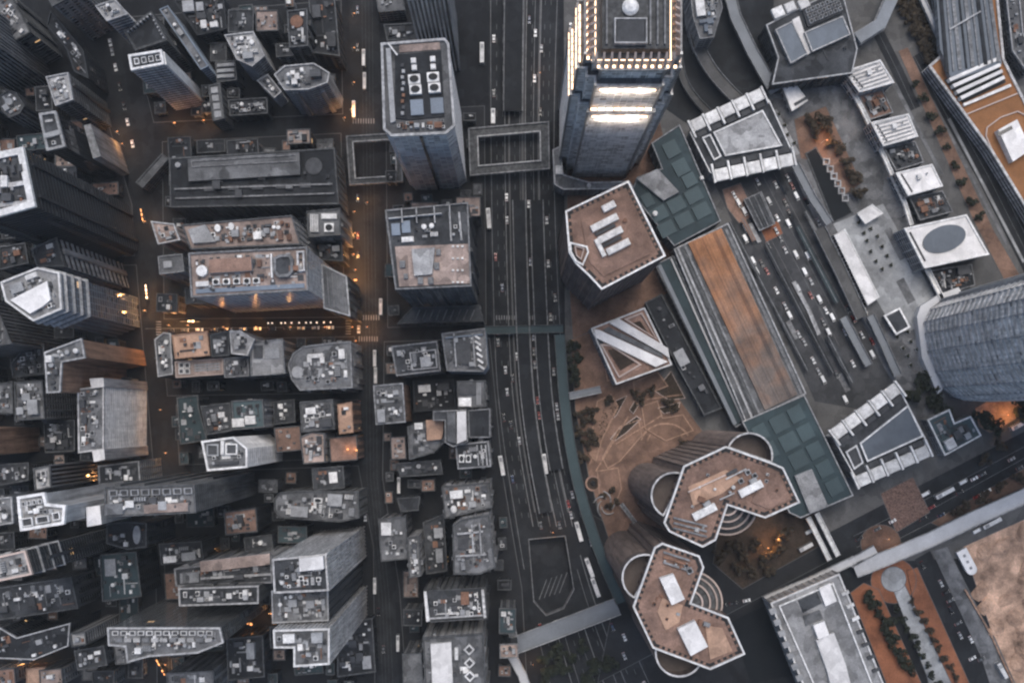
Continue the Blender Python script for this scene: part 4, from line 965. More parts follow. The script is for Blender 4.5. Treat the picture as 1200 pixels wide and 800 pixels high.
# strip between the tram street and the main road
b = B('commercial_building', 'dark roof ringed by a pale frame with a boxed plant grid', 40, [(459, 406), (512, 400), (516, 434), (465, 440)], 'grid', 'conc_mid', 'glass', 'roof_dark', 'conc_light', 0.9, 1.4)
b.frame('plant_frame', [(480, 413), (511, 409), (513, 431), (483, 434)], 0.6, 40.01, 42, 'conc_light'); b.unit('box', 499, 424, 12, 12, 1.6, 'unit_grey'); b.clutter(12, 51, LO, 0.8)
b = B('commercial_building', 'bluish open framed roof beside the main road', 45, [(518, 391), (568, 385), (571, 428), (566, 435), (524, 434)], 'band', 'blue_metal', 'glass_blue', 'roof_mid', 'conc_light', 0.9, 1.5)
for x in (532, 554): b.beam('roof_beam', (x, 391), (x + 3, 430), 0.8, 45.01, 47.5, 'conc_light')
b.beam('roof_beam', (522, 396), (566, 392), 0.8, 45.01, 47.5, 'blue_metal')
for i in range(6): b.unit('box', 559 + i, 395 + 7 * i, 8, 2.5, 2, 'unit_white', rot=R(-35))
b.unit('louvre', 543, 412, 17, 30, 2, 'unit_dark', rot=0); b.clutter(6, 52, LO, 0.7)
b = B('commercial_building', 'cluttered square roof with an orange tan side wall at the tram street', 45, [(438, 452), (472, 449), (475, 494), (441, 497)], 'blank', 'tan', 'glass', 'roof_mid', 'conc_light', 0.8, 1.2, cl=18); b.go()
b = B('commercial_building', 'small roof with a bright white plant box beside the main road', 42, [(536, 447), (568, 446), (569, 476), (537, 478)], 'grid', 'conc_mid', 'glass', 'roof_mid', 'conc_mid', 0.7)
b.unit('box', 545, 471, 15, 10, 3, 'unit_white', rot=0); b.unit('louvre', 548, 456, 20, 13, 1.6, 'unit_dark', rot=0); b.unit('pipe', 561, 461, 26, 6, 1, 'unit_grey', rot=R(90))
b = B('commercial_building', 'building with a ridged white sloping roof next to a black roof well', 50, [(508, 482), (546, 480), (548, 517), (531, 523), (522, 518), (522, 492), (508, 492)], 'grid', 'conc_light', 'glass', 'roof_dark', 'conc_light', 0.6)
b.block('ridged_roof', [(524, 482.5), (534, 482), (535, 519), (525, 517)], 50.01, 53, 'conc_mid', top='roof_mid'); b.block('ridged_roof', [(536, 482), (546.5, 481.5), (547, 515), (536, 519.5)], 50.01, 54.5, 'conc_light', top='roof_white')
b = B('commercial_building', 'black flat roof boxed in by a white frame beside the main road', 46, [(549, 481), (574, 479), (574, 512), (550, 512)], 'grid', 'conc_mid', 'glass', 'roof_black', 'conc_light', 0.6, 1.2)
b = B('commercial_building', 'teal grey terraced roof under a tan plant box', 34, [(478, 500), (497, 494), (524, 492), (520, 518), (508, 530), (480, 538)], 'grid', 'conc_mid', 'glass', 'roof_mid', 'conc_mid', 0.7)
b.block('tan_box', [(500, 492), (520, 491), (520, 505), (518, 514), (501, 516)], 34.01, 39, 'tan', top='roof_tan'); b.unit('tank', 510, 510, 6, 6, 4, 'unit_dark'); b.unit('hut', 491, 499, 7, 9, 2.6, 'unit_white'); b.clutter(8, 53, LO)
b = B('commercial_building', 'roof with paired white fans and three pale rails by the main road', 44, [(534, 521), (572, 517), (575, 546), (537, 549)], 'grid', 'conc_mid', 'glass', 'roof_dark', 'conc_light', 0.8)
for x in (541, 549): b.unit('fan', x, 537, 6, 9, 1.8, 'unit_white', rot=0)
for x in (560, 565, 570): b.beam('roof_rail', (x - 1, 521), (x + 1, 545), 0.6, 44.01, 45.6, 'conc_light')
b.clutter(8, 54, HI, 0.8)
b = B('low_rise_building', 'dark ribbed low roof below the teal terraces', 24, [(465, 543), (516, 539), (519, 555), (469, 558)], 'plain', 'conc_dark', 'glass', 'roof_dark', 'conc_mid', 0.5, cl=10, pal=LO); b.go()
b = B('low_rise_building', 'black roofed well between the framed roofs and the ridged roof', 14, [(484, 446), (532, 444), (534, 478), (486, 482)], 'plain', 'conc_black', 'glass_black', 'roof_black', 'conc_black', cl=4, pal=LO); b.go()
b = B('commercial_building', 'roof of grey and rusty sheds with a white vent stack near the main road', 44, [(518, 570), (574, 565), (576, 594), (522, 607)], 'grid', 'conc_mid', 'glass', 'roof_mid', 'conc_mid', 0.7, cl=20, pal=('unit_white', 'unit_grey', 'rust', 'unit_dark')); b.unit('tank', 532, 596, 7, 9, 4, 'unit_white'); b.go()
b = B('commercial_building', 'grey building with a pale T-shaped roof frame beside the main road', 62, [(531, 616), (540, 609), (573, 603), (580, 664), (562, 672), (532, 672)], 'grid', 'conc_mid', 'glass', 'roof_mid', 'conc_mid', 0.8, 1.2)
b.beam('roof_frame', (536, 625), (566, 622), 1.0, 62.01, 64.5, 'conc_light'); b.beam('roof_frame', (553, 614), (555, 646), 0.8, 62.01, 64.5, 'conc_light'); b.beam('roof_frame', (562, 612), (564, 648), 0.8, 62.01, 64.5, 'conc_light'); b.beam('roof_frame', (534, 651), (570, 649), 0.9, 62.01, 64, 'conc_light')
b.unit('louvre', 543, 636, 12, 14, 1.5, 'unit_dark', rot=0); b.clutter(8, 55, LO, 0.8)
b = B('commercial_building', 'smooth grey roof with a pale square shed at the tram street', 40, [(444, 608), (475, 605), (478, 654), (447, 657)], 'plain', 'conc_mid', 'glass', 'roof_mid', 'conc_mid', 0.5)
b.unit('hut', 453, 619, 11, 14, 2.5, 'unit_white', rot=0); b.clutter(6, 56, LO, 0.8)
b = B('commercial_building', 'narrow roof crowded with white coolers behind the smooth grey roof', 46, [(478, 630), (491, 628), (493, 674), (480, 676)], 'grid', 'conc_mid', 'glass', 'roof_mid', 'conc_mid', 0.5, cl=14, pal=HI, big=0.8); b.go()
b = B('low_rise_building', 'dark pitched roof between the white coolers and the T-shaped frame', 24, [(496, 612), (520, 602), (524, 668), (500, 672)], 'plain', 'conc_black', 'glass_black', 'roof_dark', 'conc_dark', cl=4, pal=LO); b.go()
b = B('low_rise_building', 'tiny outlined dark roof beside the tram street', 28, [(466, 584), (492, 582), (490, 597), (470, 599)], 'plain', 'conc_dark', 'glass', 'roof_dark', 'conc_mid', 0.5)
b = B('commercial_building', 'dark roof closed by two bright white end walls', 52, [(497, 692), (568, 688), (571, 724), (500, 728)], 'grid', 'conc_dark', 'glass', 'roof_dark', 'conc_mid', 0.6)
b.block('end_wall', [(497, 692), (500, 692), (504, 726), (500, 727)], 52.01, 55, 'white'); b.block('end_wall', [(564, 690), (567, 690), (570, 722), (567, 723)], 52.01, 55, 'white_dirty'); b.beam('roof_frame', (503, 724), (566, 720), 0.8, 52.01, 53.5, 'conc_light'); b.beam('roof_frame', (522, 706), (523, 723), 0.7, 52.01, 53.5, 'conc_light')
b.unit('hut', 545, 700, 9, 14, 2, 'rust', rot=0); b.clutter(16, 57, HI, 0.8)
b = B('office_building', 'grey roof with one large white slab and three diamond cooling towers', 56, [(496, 747), (566, 742), (570, 830), (500, 832)], 'grid', 'conc_mid', 'glass', 'roof_mid', 'conc_mid', 0.9)
b.block('white_slab', [(505, 753), (529, 751), (531, 800), (507, 801)], 56.01, 59, 'white', top='roof_white')
for i in range(4): b.unit('diamond', 550 + 0.4 * i, 760 + 15.5 * i, 13, 13, 2.4, 'unit_white', rot=0)
b.unit('box', 535, 765, 4, 14, 2, 'unit_white', rot=0); b.clutter(6, 58, LO, 0.8)
b = B('low_rise_building', 'small blank grey roof beside the diamond cooling towers', 42, [(472, 766), (494, 764), (497, 830), (474, 832)], 'plain', 'conc_mid', 'glass', 'roof_mid', 'conc_mid', 0.5)

# ------------------------------------------------------------------ low annexes filling the gaps of the town blocks
rnd = random.Random(404)
CELLS = [('market block', [(192, 168), (400, 158), (404, 370), (194, 372)], 40), ('cross street block', [(192, 398), (414, 395), (418, 458), (198, 462)], 30), ('teal roof block', [(208, 474), (418, 470), (420, 534), (212, 543)], 30), ('twin tower block', [(244, 556), (420, 548), (436, 640), (438, 800), (204, 800), (194, 604)], 80),
         ('bent edge line block', [(-20, 564), (180, 562), (183, 800), (-20, 800)], 80), ('angular white roof block', [(-20, 322), (158, 314), (178, 543), (-20, 546)], 60), ('white framed tower block', [(-20, 100), (118, 120), (152, 240), (156, 298), (-20, 310)], 40), ('slender hotel block', [(155, 22), (398, 2), (400, 132), (182, 142)], 60), ('road side strip', [(454, 132), (566, 126), (568, 378), (456, 382)], 24), ('diamond cooling tower strip', [(452, 402), (572, 398), (588, 560), (608, 690), (614, 800), (480, 800), (470, 690), (450, 560)], 60)]
SEE = [('roof_dark', 'dark grey'), ('roof_black', 'black'), ('roof_dark', 'dark grey'), ('roof_mid', 'mid grey'), ('roof_black', 'black'), ('roof_brown', 'brown'), ('roof_teal', 'teal'), ('roof_pink', 'pinkish')]
for cell, cp, tries in CELLS:
    cw = ccw(WP(cp)); xs = [p[0] for p in cw]; ys = [p[1] for p in cw]
    for it in range(tries * 16):
        x, y = rnd.uniform(min(xs), max(xs)), rnd.uniform(min(ys), max(ys)); sx, sy, ro = rnd.uniform(8, 19), rnd.uniform(7, 15), R(rnd.uniform(-2, 6))
        if it > tries * 7: sx, sy = rnd.uniform(4, 8), rnd.uniform(4, 7)
        q = [(x + (u * sx * math.cos(ro) - v * sy * math.sin(ro)) / 2, y + (u * sx * math.sin(ro) + v * sy * math.cos(ro)) / 2) for u, v in ((-1, -1), (1, -1), (1, 1), (-1, 1))]
        qq = [(x + (u * (sx + 1.4)) / 2, y + (v * (sy + 1.4)) / 2) for u in (-1, -.5, 0, .5, 1) for v in (-1, -.5, 0, .5, 1)]
        if not all(inside(p, cw) for p in q): continue
        if any(inside(p, f[1]) for f in FOOT for p in qq): continue
        big_q = inset(ccw(q), -0.6)
        if any(inside(p, big_q) for f in FOOT for p in f[1]): continue
        h = rnd.uniform(8, 34) if it <= tries * 7 else rnd.uniform(5, 16); rm, cn = rnd.choice(SEE)
        pts = [(NX + p[0] / sc(h), NY - p[1] / sc(h)) for p in q]
        b = B('annex_building', f'small {cn} roofed annex squeezed into the gaps of the {cell}', h, pts, 'plain', rnd.choice(('conc_dark', 'conc_mid', 'conc_black')), 'glass', rm, rnd.choice(('conc_dark', 'conc_mid', 'conc_dark')), 0.5, 0.8, cl=rnd.randint(1, 4), seed=int(x * 7 + y * 3), pal=LO, group=f'{cn} annexes of the {cell}', big=0.8)
        b.go()
# ------------------------------------------------------------------ the lit tower with its crown of fins
def oct_(x0, x1, y0, y1, c):
    return [(x0 + c, y0), (x1 - c, y0), (x1 - c, y0 + c * 0.5), (x1 - c * 0.5, y0 + c * 0.5), (x1 - c * 0.5, y0 + c), (x1, y0 + c), (x1, y1 - c), (x1 - c * 0.5, y1 - c), (x1 - c * 0.5, y1 - c * 0.5), (x1 - c, y1 - c * 0.5), (x1 - c, y1), (x0 + c, y1),
            (x0 + c, y1 - c * 0.5), (x0 + c * 0.5, y1 - c * 0.5), (x0 + c * 0.5, y1 - c), (x0, y1 - c), (x0, y0 + c), (x0 + c * 0.5, y0 + c), (x0 + c * 0.5, y0 + c * 0.5), (x0 + c, y0 + c * 0.5)]
root = empty('crowned_tower', (*W((702, 162)), 0), 'grey glass skyscraper with a glowing crown of fins and lit setback ledges', 'skyscraper')
def seg_strip(a, bb, w, z, hh):
    n = max(2, int(math.dist(a, bb) / 7))
    for i in range(n):
        k0, k1 = (i + 0.08) / n, (i + 0.92) / n
        mb = MB(); mb.bar(W((a[0] + (bb[0] - a[0]) * k0, a[1] + (bb[1] - a[1]) * k0)), W((a[0] + (bb[0] - a[0]) * k1, a[1] + (bb[1] - a[1]) * k1)), w if a[0] != bb[0] else w * 0.5, z, hh); sub(root, 'light_strip', mb, ('glow_white' if i % 3 else 'glow_warm') if a[0] != bb[0] else 'glow_warm')
tiers = [(655, 748, 112, 208, 16, 0, 150), (658, 746, 116, 204, 15, 150, 187), (663, 743, 121, 198, 13, 187, 200)]
for i, (x0, x1, y0, y1, c, z0, z1) in enumerate(tiers):
    p = ccw(WP(oct_(x0, x1, y0, y1, c)))
    facade(root, p, z0, z1, 'glass', 'white', 'glass_mist', 4.0, 'wall')
    mb = MB(); mb.prism(inset(p, 0.05), z1 - 0.28, z1); sub(root, 'setback_roof', mb, 'roof_mid')
    mb = MB(); mb.ring(inset(p, -0.5), inset(p, 0.5), z1 - 1.0, z1 + 1.0); sub(root, 'parapet', mb, 'conc_light')
    if i < 2:                                                       # lit ledges on the setback, one strip for each side
        q = tiers[i + 1]
        for a, bb in (((x0 + c + 2, y1 - 2.2), (x1 - c - 2, y1 - 2.2)), ((x0 + 1.7, y0 + c + 4), (x0 + 1.7, y1 - c - 4)), ((x1 - 1.2, y0 + c + 4), (x1 - 1.2, y1 - c - 4))):
            seg_strip(a, bb, 1.1, z1 + 1.02, 0.5) if not (i == 1 and a[1] > y1 - 5) else None
    # vertical corner ribs
    for x, y in ((x0 + c, y1), (x1 - c, y1), (x0, y1 - c), (x1, y1 - c), (x0, y0 + c), (x1, y0 + c)):
        wx, wy = W((x, y)); mb = MB(); mb.box(wx, wy, z0 + 0.02, 1.1, 1.1, z1 - z0 + 2.0, 0); sub(root, 'corner_rib', mb, 'metal')
x0, x1, y0, y1 = 663, 743, 121, 198
mb = MB(); mb.prism(WP([(676, 132), (732, 132), (732, 184), (676, 184)]), 200.01, 206); sub(root, 'plant_deck', mb, 'conc_dark')
mb = MB(); mb.prism(WP([(688, 162), (711, 162), (711, 180), (688, 180)]), 206.01, 209); sub(root, 'plant_room', mb, 'unit_dark')
p = ccw(WP([(686, 160.5), (713, 160.5), (713, 181.5), (686, 181.5)])); mb = MB(); mb.ring(p, inset(p, 0.6), 206.01, 209.4); sub(root, 'plant_frame', mb, 'conc_light')
for x in (680, 716, 722, 728): mb = MB(); mb.bar(W((x, 134)), W((x, 181)), 0.7, 206.01, 1.6); sub(root, 'deck_rail', mb, 'conc_mid')
mb = MB(); wx, wy = W((699.5, 150.5)); mb.cyl(wx, wy, 206.01, 3.3, 1.4, 18, 0, 3.5); mb.cyl(wx, wy, 207.41, 3.5, 1.6, 18, 0, 2.4); mb.cyl(wx, wy, 209.0, 2.4, 0.8, 18, 0, 0.6); sub(root, 'satellite_dome', mb, 'white')
def fin(x, y, rot):
    wx, wy = W((x, y)); c, s = math.cos(rot), math.sin(rot)
    o = link('crown_fin', FIN, root, (wx - root.location.x, wy - root.location.y, 200.01)); o.rotation_euler.z = rot
    g = link('lamp', FINLAMP, o, (0, 0, 0))
mb = MB(); o_ = len(mb.v)
prof = [(-1.2, 0), (1.7, 0), (1.5, 5), (0.6, 9.5), (-1.6, 12.0), (-0.6, 8), (-0.3, 4)]
for yy in (-0.45, 0.45): mb.v += [(x, yy, z) for x, z in prof]
n_ = len(prof); mb.f = [tuple(reversed(range(n_))), tuple(range(n_, 2 * n_))] + [(i, (i + 1) % n_, n_ + (i + 1) % n_, n_ + i) for i in range(n_)]; mb.m = [0] * len(mb.f)
FIN = mb.mesh('crown_fin', 'pink')
mb = MB(); mb.box(1.1, 1.6, 0.05, 1.1, 1.1, 0.9, 0); FINLAMP = mb.mesh('lamp', 'glow_warm')
for i in range(11):
    x = 671 + 6.4 * i
    fin(x, 193.5, R(-90)); fin(x, 125.5, R(90))
for i in range(9):
    y = 134 + 6.4 * i
    fin(667.5, y, R(180)); fin(738.5, y, 0)
for a, bb in (((668, 190), (738, 190)), ((668, 130), (738, 130)), ((671.5, 128), (671.5, 192)), ((734.5, 128), (734.5, 192))):
    mb = MB(); mb.bar(W(a), W(bb), 0.35, 200.02, 0.35); sub(root, 'light_strip', mb, 'glow_warm')
for z, t_ in ((143, 0), (181, 1)):                        # lower lit cornices, and the bright flank above the main road
    x0, x1, y0, y1, c = tiers[t_][:5]
    for a, bb in (((x0 + c + 4, y1 + 0.8), (x1 - c - 4, y1 + 0.8)), ((x0 - 0.8, y0 + c + 2), (x0 - 0.8, y1 - c - 2))):
        seg_strip(a, bb, 0.7, z, 0.5)
for wx_, wy_, z_ in ((690, 213, 136), (714, 213, 136), (690, 208, 178), (714, 208, 178), (649, 160, 150), (652, 162, 184), (752, 160, 160)):   # floodlights behind the lit ledges
    li = bpy.data.lights.new('ledge_floodlight', 'POINT'); li.energy = 4200 if wx_ > 660 else 1200; li.color = (1.0, 0.82, 0.66); li.shadow_soft_size = 0.6
    lo = bpy.data.objects.new('ledge_floodlight', li); COL.objects.link(lo); lo.parent = root; q_ = W((wx_, wy_)); lo.location = (q_[0] - root.location.x, q_[1] - root.location.y, z_)
FOOT.append(('skyscraper', ccw(WP(oct_(655, 748, 112, 208, 16))), 150))
b = B('podium_building', 'light grey podium ledge at the foot of the glowing skyscraper', 18, [(648, 176), (656, 172), (660, 205), (690, 214), (738, 213), (742, 221), (660, 222), (650, 216)], 'grid', 'conc_mid', 'glass', 'roof_mid', 'conc_light', 0.6, 0.8)
b.unit('box', 655, 200, 8, 10, 2.5, 'unit_white'); b.unit('tank', 690, 218, 5, 5, 2, 'unit_white')
# elevated ramps right of it
def elevated(name, label, pts, w, z, m, cat='footbridge', rail='conc_light', pier=True, railw=0.35, railh=1.1, roof=None, group=None):
    c = W(pts[len(pts) // 2]); rt = empty(name, (*c, 0), label, cat, group)
    poly = WP(ribbon(pts, w), z)
    mb = MB(); strip_prism(mb, poly, z - 0.9, z); sub(rt, 'deck', mb, m)
    n = len(pts)
    for side in (poly[:n], poly[n:]):
        mb = MB()
        for a, q in zip(side[:-1], side[1:]): mb.bar(a, q, railw, z - 1.0, railh + 1.0)
        sub(rt, 'railing', mb, rail)
    tot = [W(p, z) for p in pts]
    if roof:
        mb = MB(); strip_prism(mb, WP(ribbon(pts, w * 0.92), z), z + 3.2, z + 3.5); sub(rt, 'canopy', mb, roof)
        for a in tot: pass
        for a, q in zip(tot[:-1], tot[1:]):
            L = math.dist(a, q); k = max(1, int(L / 12))
            for i in range(k):
                t = (i + 0.5) / k; mb = MB(); mb.box(a[0] + (q[0] - a[0]) * t, a[1] + (q[1] - a[1]) * t, z, 0.4, 0.4, 3.25, 0); sub(rt, 'canopy_post', mb, 'metal')
                mb = MB(); mb.bar((a[0] + (q[0] - a[0]) * t, a[1] + (q[1] - a[1]) * t), (a[0] + (q[0] - a[0]) * t + 0.01, a[1] + (q[1] - a[1]) * t), 0.3, z + 3.5, 0.12)
    if pier:
        for a, q in zip(tot[:-1], tot[1:]):
            L = math.dist(a, q); k = max(1, round(L / 26))
            for i in range(k):
                t = (i + 0.5) / k; mb = MB(); mb.cyl(a[0] + (q[0] - a[0]) * t, a[1] + (q[1] - a[1]) * t, 0, 0.6, z - 0.9, 10); sub(rt, 'pier', mb, 'conc_mid')
    return rt
elevated('flyover', 'curved grey slip ramp sweeping between the glowing skyscraper and the white ribbed deck', curve([(812, 20), (818, 52), (832, 80), (852, 104), (872, 124)], 4), 14, 9, 'asphalt_worn', 'ramp', 'conc_mid')
elevated('flyover', 'straight pale viaduct alongside the blue roofed hotel block', [(846, -40), (862, 20), (882, 62), (908, 108)], 13, 10, 'deck_grey', 'viaduct', 'conc_mid')
elevated('flyover', 'narrow inner slip ramp hugging the skyscraper podium', curve([(795, 60), (800, 90), (812, 112), (832, 134)], 4), 8, 6, 'asphalt_worn', 'ramp', 'conc_dark')
b = B('tree_terrace', 'grey planted terrace wedge behind the glowing skyscraper', 26, [(806, -30), (838, -34), (846, 10), (836, 44), (820, 46), (812, 20)], 'grid', 'conc_mid', 'glass', 'roof_mid', 'conc_mid', 0.5, cl=16, pal=('unit_grey', 'unit_grey', 'blue_metal')); b.go()
# ------------------------------------------------------------------ white ribbed decks (twins)
def ribbed(label, poly, core, bay, top_row, bot_row, h, roofm):
    b = B('ribbed_deck_building', label, h, poly, 'grid', 'conc_light', 'glass_black', 'roof_dark', 'white', 0.5, 0.8, group=None)
    b.block('core_roof', core, h + 0.01, h + 1.6, 'blue_metal', top=roofm)
    b.frame('core_frame', core, 0.9, h + 1.0, h + 2.4, 'white')
    b.block('stair_bay', bay, h + 0.01, h + 0.5, 'conc_dark', top='unit_dark'); b.frame('bay_frame', bay, 0.8, h + 0.3, h + 2.0, 'white')
    for (a, q, n, sgn) in (top_row + (1,), bot_row + (-1,)):
        A, Q = Vector(W(a, h)), Vector(W(q, h)); t = (Q - A).normalized(); ang = math.atan2(t.y, t.x); nn = Vector((-t.y, t.x)) * sgn
        L = (Q - A).length / n
        for i in range(n):
            c = A + t * L * (i + 0.5)
            o = b.put('box', c.x, c.y, L * 0.78, L * 0.72, 2.6, 'unit_white', ang); o.name = 'roof_pod'
            e = c - nn * L * 0.62
            o = b.put('louvre', e.x, e.y, L * 0.6, L * 0.3, 1.2, 'unit_dark', ang); o.name = 'roof_slot'
        for i in range(n + 1):
            c = A + t * L * i - nn * L * 0.15
            mb = MB(); mb.box(c.x, c.y, h + 0.01, L * 0.12, L * 1.15, 3.0, ang); sub(b.root, 'roof_rib', mb, 'white')
    return b
ribbed('white ribbed deck with paired rows of square pods beside the skyscraper', [(809, 156), (812, 148), (891, 112), (901, 118), (928, 178), (925, 188), (842, 206), (832, 202)], [(835, 156), (893, 130), (916, 172), (849, 184)], [(822, 162), (832, 158), (845, 184), (836, 189)], ((809, 150), (894, 110), 5), ((836, 207), (930, 187), 5), 18, 'roof_light')
ribbed('white ribbed deck with a large smooth blue grey roof beside the harbour road', [(976, 512), (1048, 456), (1057, 462), (1084, 514), (1084, 526), (1008, 563), (1003, 560)], [(1006, 519), (1063, 474), (1081, 511), (1015, 541)], [(990, 529), (1003, 521), (1011, 542), (1000, 550)], ((975, 510), (1052, 453), 5), ((1002, 565), (1088, 527), 5), 18, 'roof_blue')
# ------------------------------------------------------------------ faceted brown-roofed towers
def faceted(label, poly, h, bays, fans, h_bay=None):
    b = B('faceted_tower', label, h, poly, 'grid', 'facet_band', 'glass', 'roof_brown', 'white', 0.75, 1.8, fh=4.0, cat='tower')
    p = b.poly; b.fine = True
    mb = MB(); mb.ring(inset(p, 0.9), inset(p, 2.3), h + 0.01, h + 0.35); sub(b.root, 'roof_gutter', mb, 'black')
    q = inset(p, 1.6); n = len(q)
    for i in range(n):                                             # gutter cross pieces along the parapet
        A, Q = Vector(q[i]), Vector(q[(i + 1) % n]); L = (Q - A).length
        if L < 8: continue
        t = (Q - A) / L; k = int(L / 2.8)
        for j in range(1, k):
            c = A + t * (L * j / k)
            o = b.put('box', c.x, c.y, 1.4, 1.3, 0.6, 'roof_brown', math.atan2(t.y, t.x)); o.name = 'gutter_block'
    for (cx, cy, r, a0, a1) in bays:                                # round bays rising almost as high
        hb = h - 3.0
        pts = [(cx + r * math.cos(R(a0 + (a1 - a0) * i / 16)), cy + r * math.sin(R(a0 + (a1 - a0) * i / 16))) for i in range(17)]
        pw = ccw(WP(pts, hb)); mb = MB(); mb.prism(inset(pw, 0.3), 0, hb - 9.3); sub(b.root, 'round_bay', mb, 'glass_black')
        mb = MB(); mb.prism(inset(pw, 0.35), hb - 9.3, hb - 9); sub(b.root, 'bay_roof', mb, 'bay_roof')
        mb = MB(); mb.ring(inset(pw, -0.05), inset(pw, 0.4), hb - 10, hb); sub(b.root, 'bay_screen', mb, 'facet_band')
        mb = MB(); mb.ring(inset(pw, -0.3), inset(pw, 0.55), hb, hb + 0.9); sub(b.root, 'bay_rim', mb, 'white_dirty')
        mb = MB()
        for f in range(int(hb / 4) - 1): mb.ring(inset(pw, -0.1), inset(pw, 0.5), 2 + f * 4, 3.7 + f * 4)
        sub(b.root, 'bay_band', mb, 'facet_band', kind='stuff')
    for (cx, cy, rs, a0, a1) in fans:                               # stepped quarter-round terraces in the notch
        for k, r in enumerate(rs):
            z = h - 2.5 - 5.5 * k
            o = [(cx + r * math.cos(R(a0 + (a1 - a0) * i / 12)), cy + r * math.sin(R(a0 + (a1 - a0) * i / 12))) for i in range(13)]
            pw = ccw(WP([(cx, cy)] + o, z)); mb = MB(); mb.prism(pw, max(0, z - 5.5 if k < len(rs) - 1 else 0), z - 0.3); sub(b.root, 'notch_terrace', mb, 'conc_dark')
            mb = MB(); strip_prism(mb, WP(ribbon(o, 2.0), z), z - 0.9, z + 0.9); sub(b.root, 'terrace_rim', mb, 'pink')
    return b
b = faceted('faceted brown roofed tower with four white bars on its roof beside the main road', [(663, 248), (736, 213), (779, 300), (705, 339), (690, 323), (675, 309), (667, 296), (666, 283)], 110, [], [])
b.block('roof_plate', [(681, 258), (730, 234), (762, 298), (707, 324), (690, 306)], 110.36, 110.7, 'roof_brown')
b.frame('corner_lounge', [(667, 284), (688, 289), (690, 296), (683, 312), (674, 307), (668, 296)], 0.8, 110.4, 112.4, 'white'); b.frame('corner_lounge', [(673, 288), (685, 291.5), (681, 305), (675, 300)], 0.5, 110.4, 112, 'pink')
for x, y, L in ((713, 243, 16), (708, 262, 34), (715, 276, 30), (724, 290, 29)): b.unit('box', x, y, L, 8, 3.0, 'unit_white', rot=R(27), z=110.7)
b.unit('box', 703, 291, 5, 22, 2.4, 'unit_white', rot=R(27), z=110.7); b.unit('tank', 732, 259, 5, 5, 1.5, 'rust', z=110.7); b.unit('louvre', 709, 270, 26, 4, 1.4, 'unit_dark', rot=R(27), z=110.7); b.unit('louvre', 716, 284, 26, 4, 1.4, 'unit_dark', rot=R(27), z=110.7)
ES2 = [(801, 546), (850, 523), (906, 543), (917, 548), (936, 588), (896, 606), (852, 591), (838, 632), (823, 640), (784, 622), (778, 612)]
b = faceted('faceted brown roofed tower with two rounded white plant pods and twin bays', ES2, 125, [(790, 580, 27, 118, 298), (878, 534, 27, 202, 376)], [(852, 591, (12, 20, 28, 35), 20, 108)])
for x, y in ((825, 599), (879, 572)): b.unit('box', x, y, 29, 9, 3.2, 'unit_white', rot=R(27)); b.unit('box', x + 3, y - 9, 9, 6, 2.4, 'unit_grey', rot=R(27))
b.block('roof_plate', [(806, 570), (850, 550), (868, 560), (846, 578), (812, 592)], 125.36, 125.8, 'roof_tan'); b.beam('roof_kerb', (806, 576), (850, 556), 0.7, 125.8, 126.8, 'pink'); b.beam('roof_kerb', (850, 561), (874, 549), 0.7, 125.8, 126.8, 'white_dirty')
b.unit('louvre', 857, 553, 14, 4, 1.4, 'unit_dark', rot=R(27), z=125.8); b.beam('roof_kerb', (843, 585), (860, 577), 0.6, 125.4, 127, 'white_dirty')
for i in range(3): b.beam('roof_rail', (789, 606 + 6 * i), (828, 616 + 6 * i), 0.9, 125.36, 126.6, 'conc_mid')
for x, y in ((876, 553), (884, 557), (868, 563)): b.unit('fan', x, y, 6, 6, 1.6, 'unit_grey', rot=R(27))
b.block('roof_plate', [(893, 562), (912, 558), (926, 584), (900, 596), (880, 588)], 125.36, 125.7, 'roof_brown'); b.clutter(12, 61, ('rust', 'unit_grey', 'unit_grey', 'unit_white'), 0.6, 5.0)
ES1 = [(767, 641), (776, 636), (819, 651), (824, 664), (809, 706), (853, 723), (872, 765), (832, 783), (765, 758), (742, 710)]
b = faceted('faceted brown roofed tower with two square white plant boxes and twin bays', ES1, 125, [(756, 676, 27, 118, 300), (796, 764, 28, 22, 190)], [(809, 706, (14, 23, 31, 37), -70, 22)])
for q in ([(772, 676), (788, 671), (801, 700), (786, 707)], [(793, 735), (813, 725), (828, 755), (808, 766)]): b.block('plant_box', q, 125.02, 129.5, 'white', top='roof_white')
b.block('roof_plate', [(776, 700), (800, 708), (796, 728), (780, 738), (770, 716)], 125.36, 125.8, 'roof_tan'); b.block('roof_plate', [(826, 732), (846, 735), (858, 762), (832, 772)], 125.36, 125.8, 'roof_tan')
for i in range(3): b.beam('roof_rail', (777, 646 + 6 * i), (808, 656 + 6 * i), 0.9, 125.36, 126.6, 'rust' if i == 1 else 'conc_mid')
b.unit('fan', 808, 668, 7, 7, 1.6, 'unit_grey', rot=R(27)); b.unit('fan', 804, 662, 5, 5, 1.6, 'unit_grey', rot=R(27)); b.clutter(14, 62, ('rust', 'unit_grey', 'unit_grey', 'rust'), 0.6, 5.0)
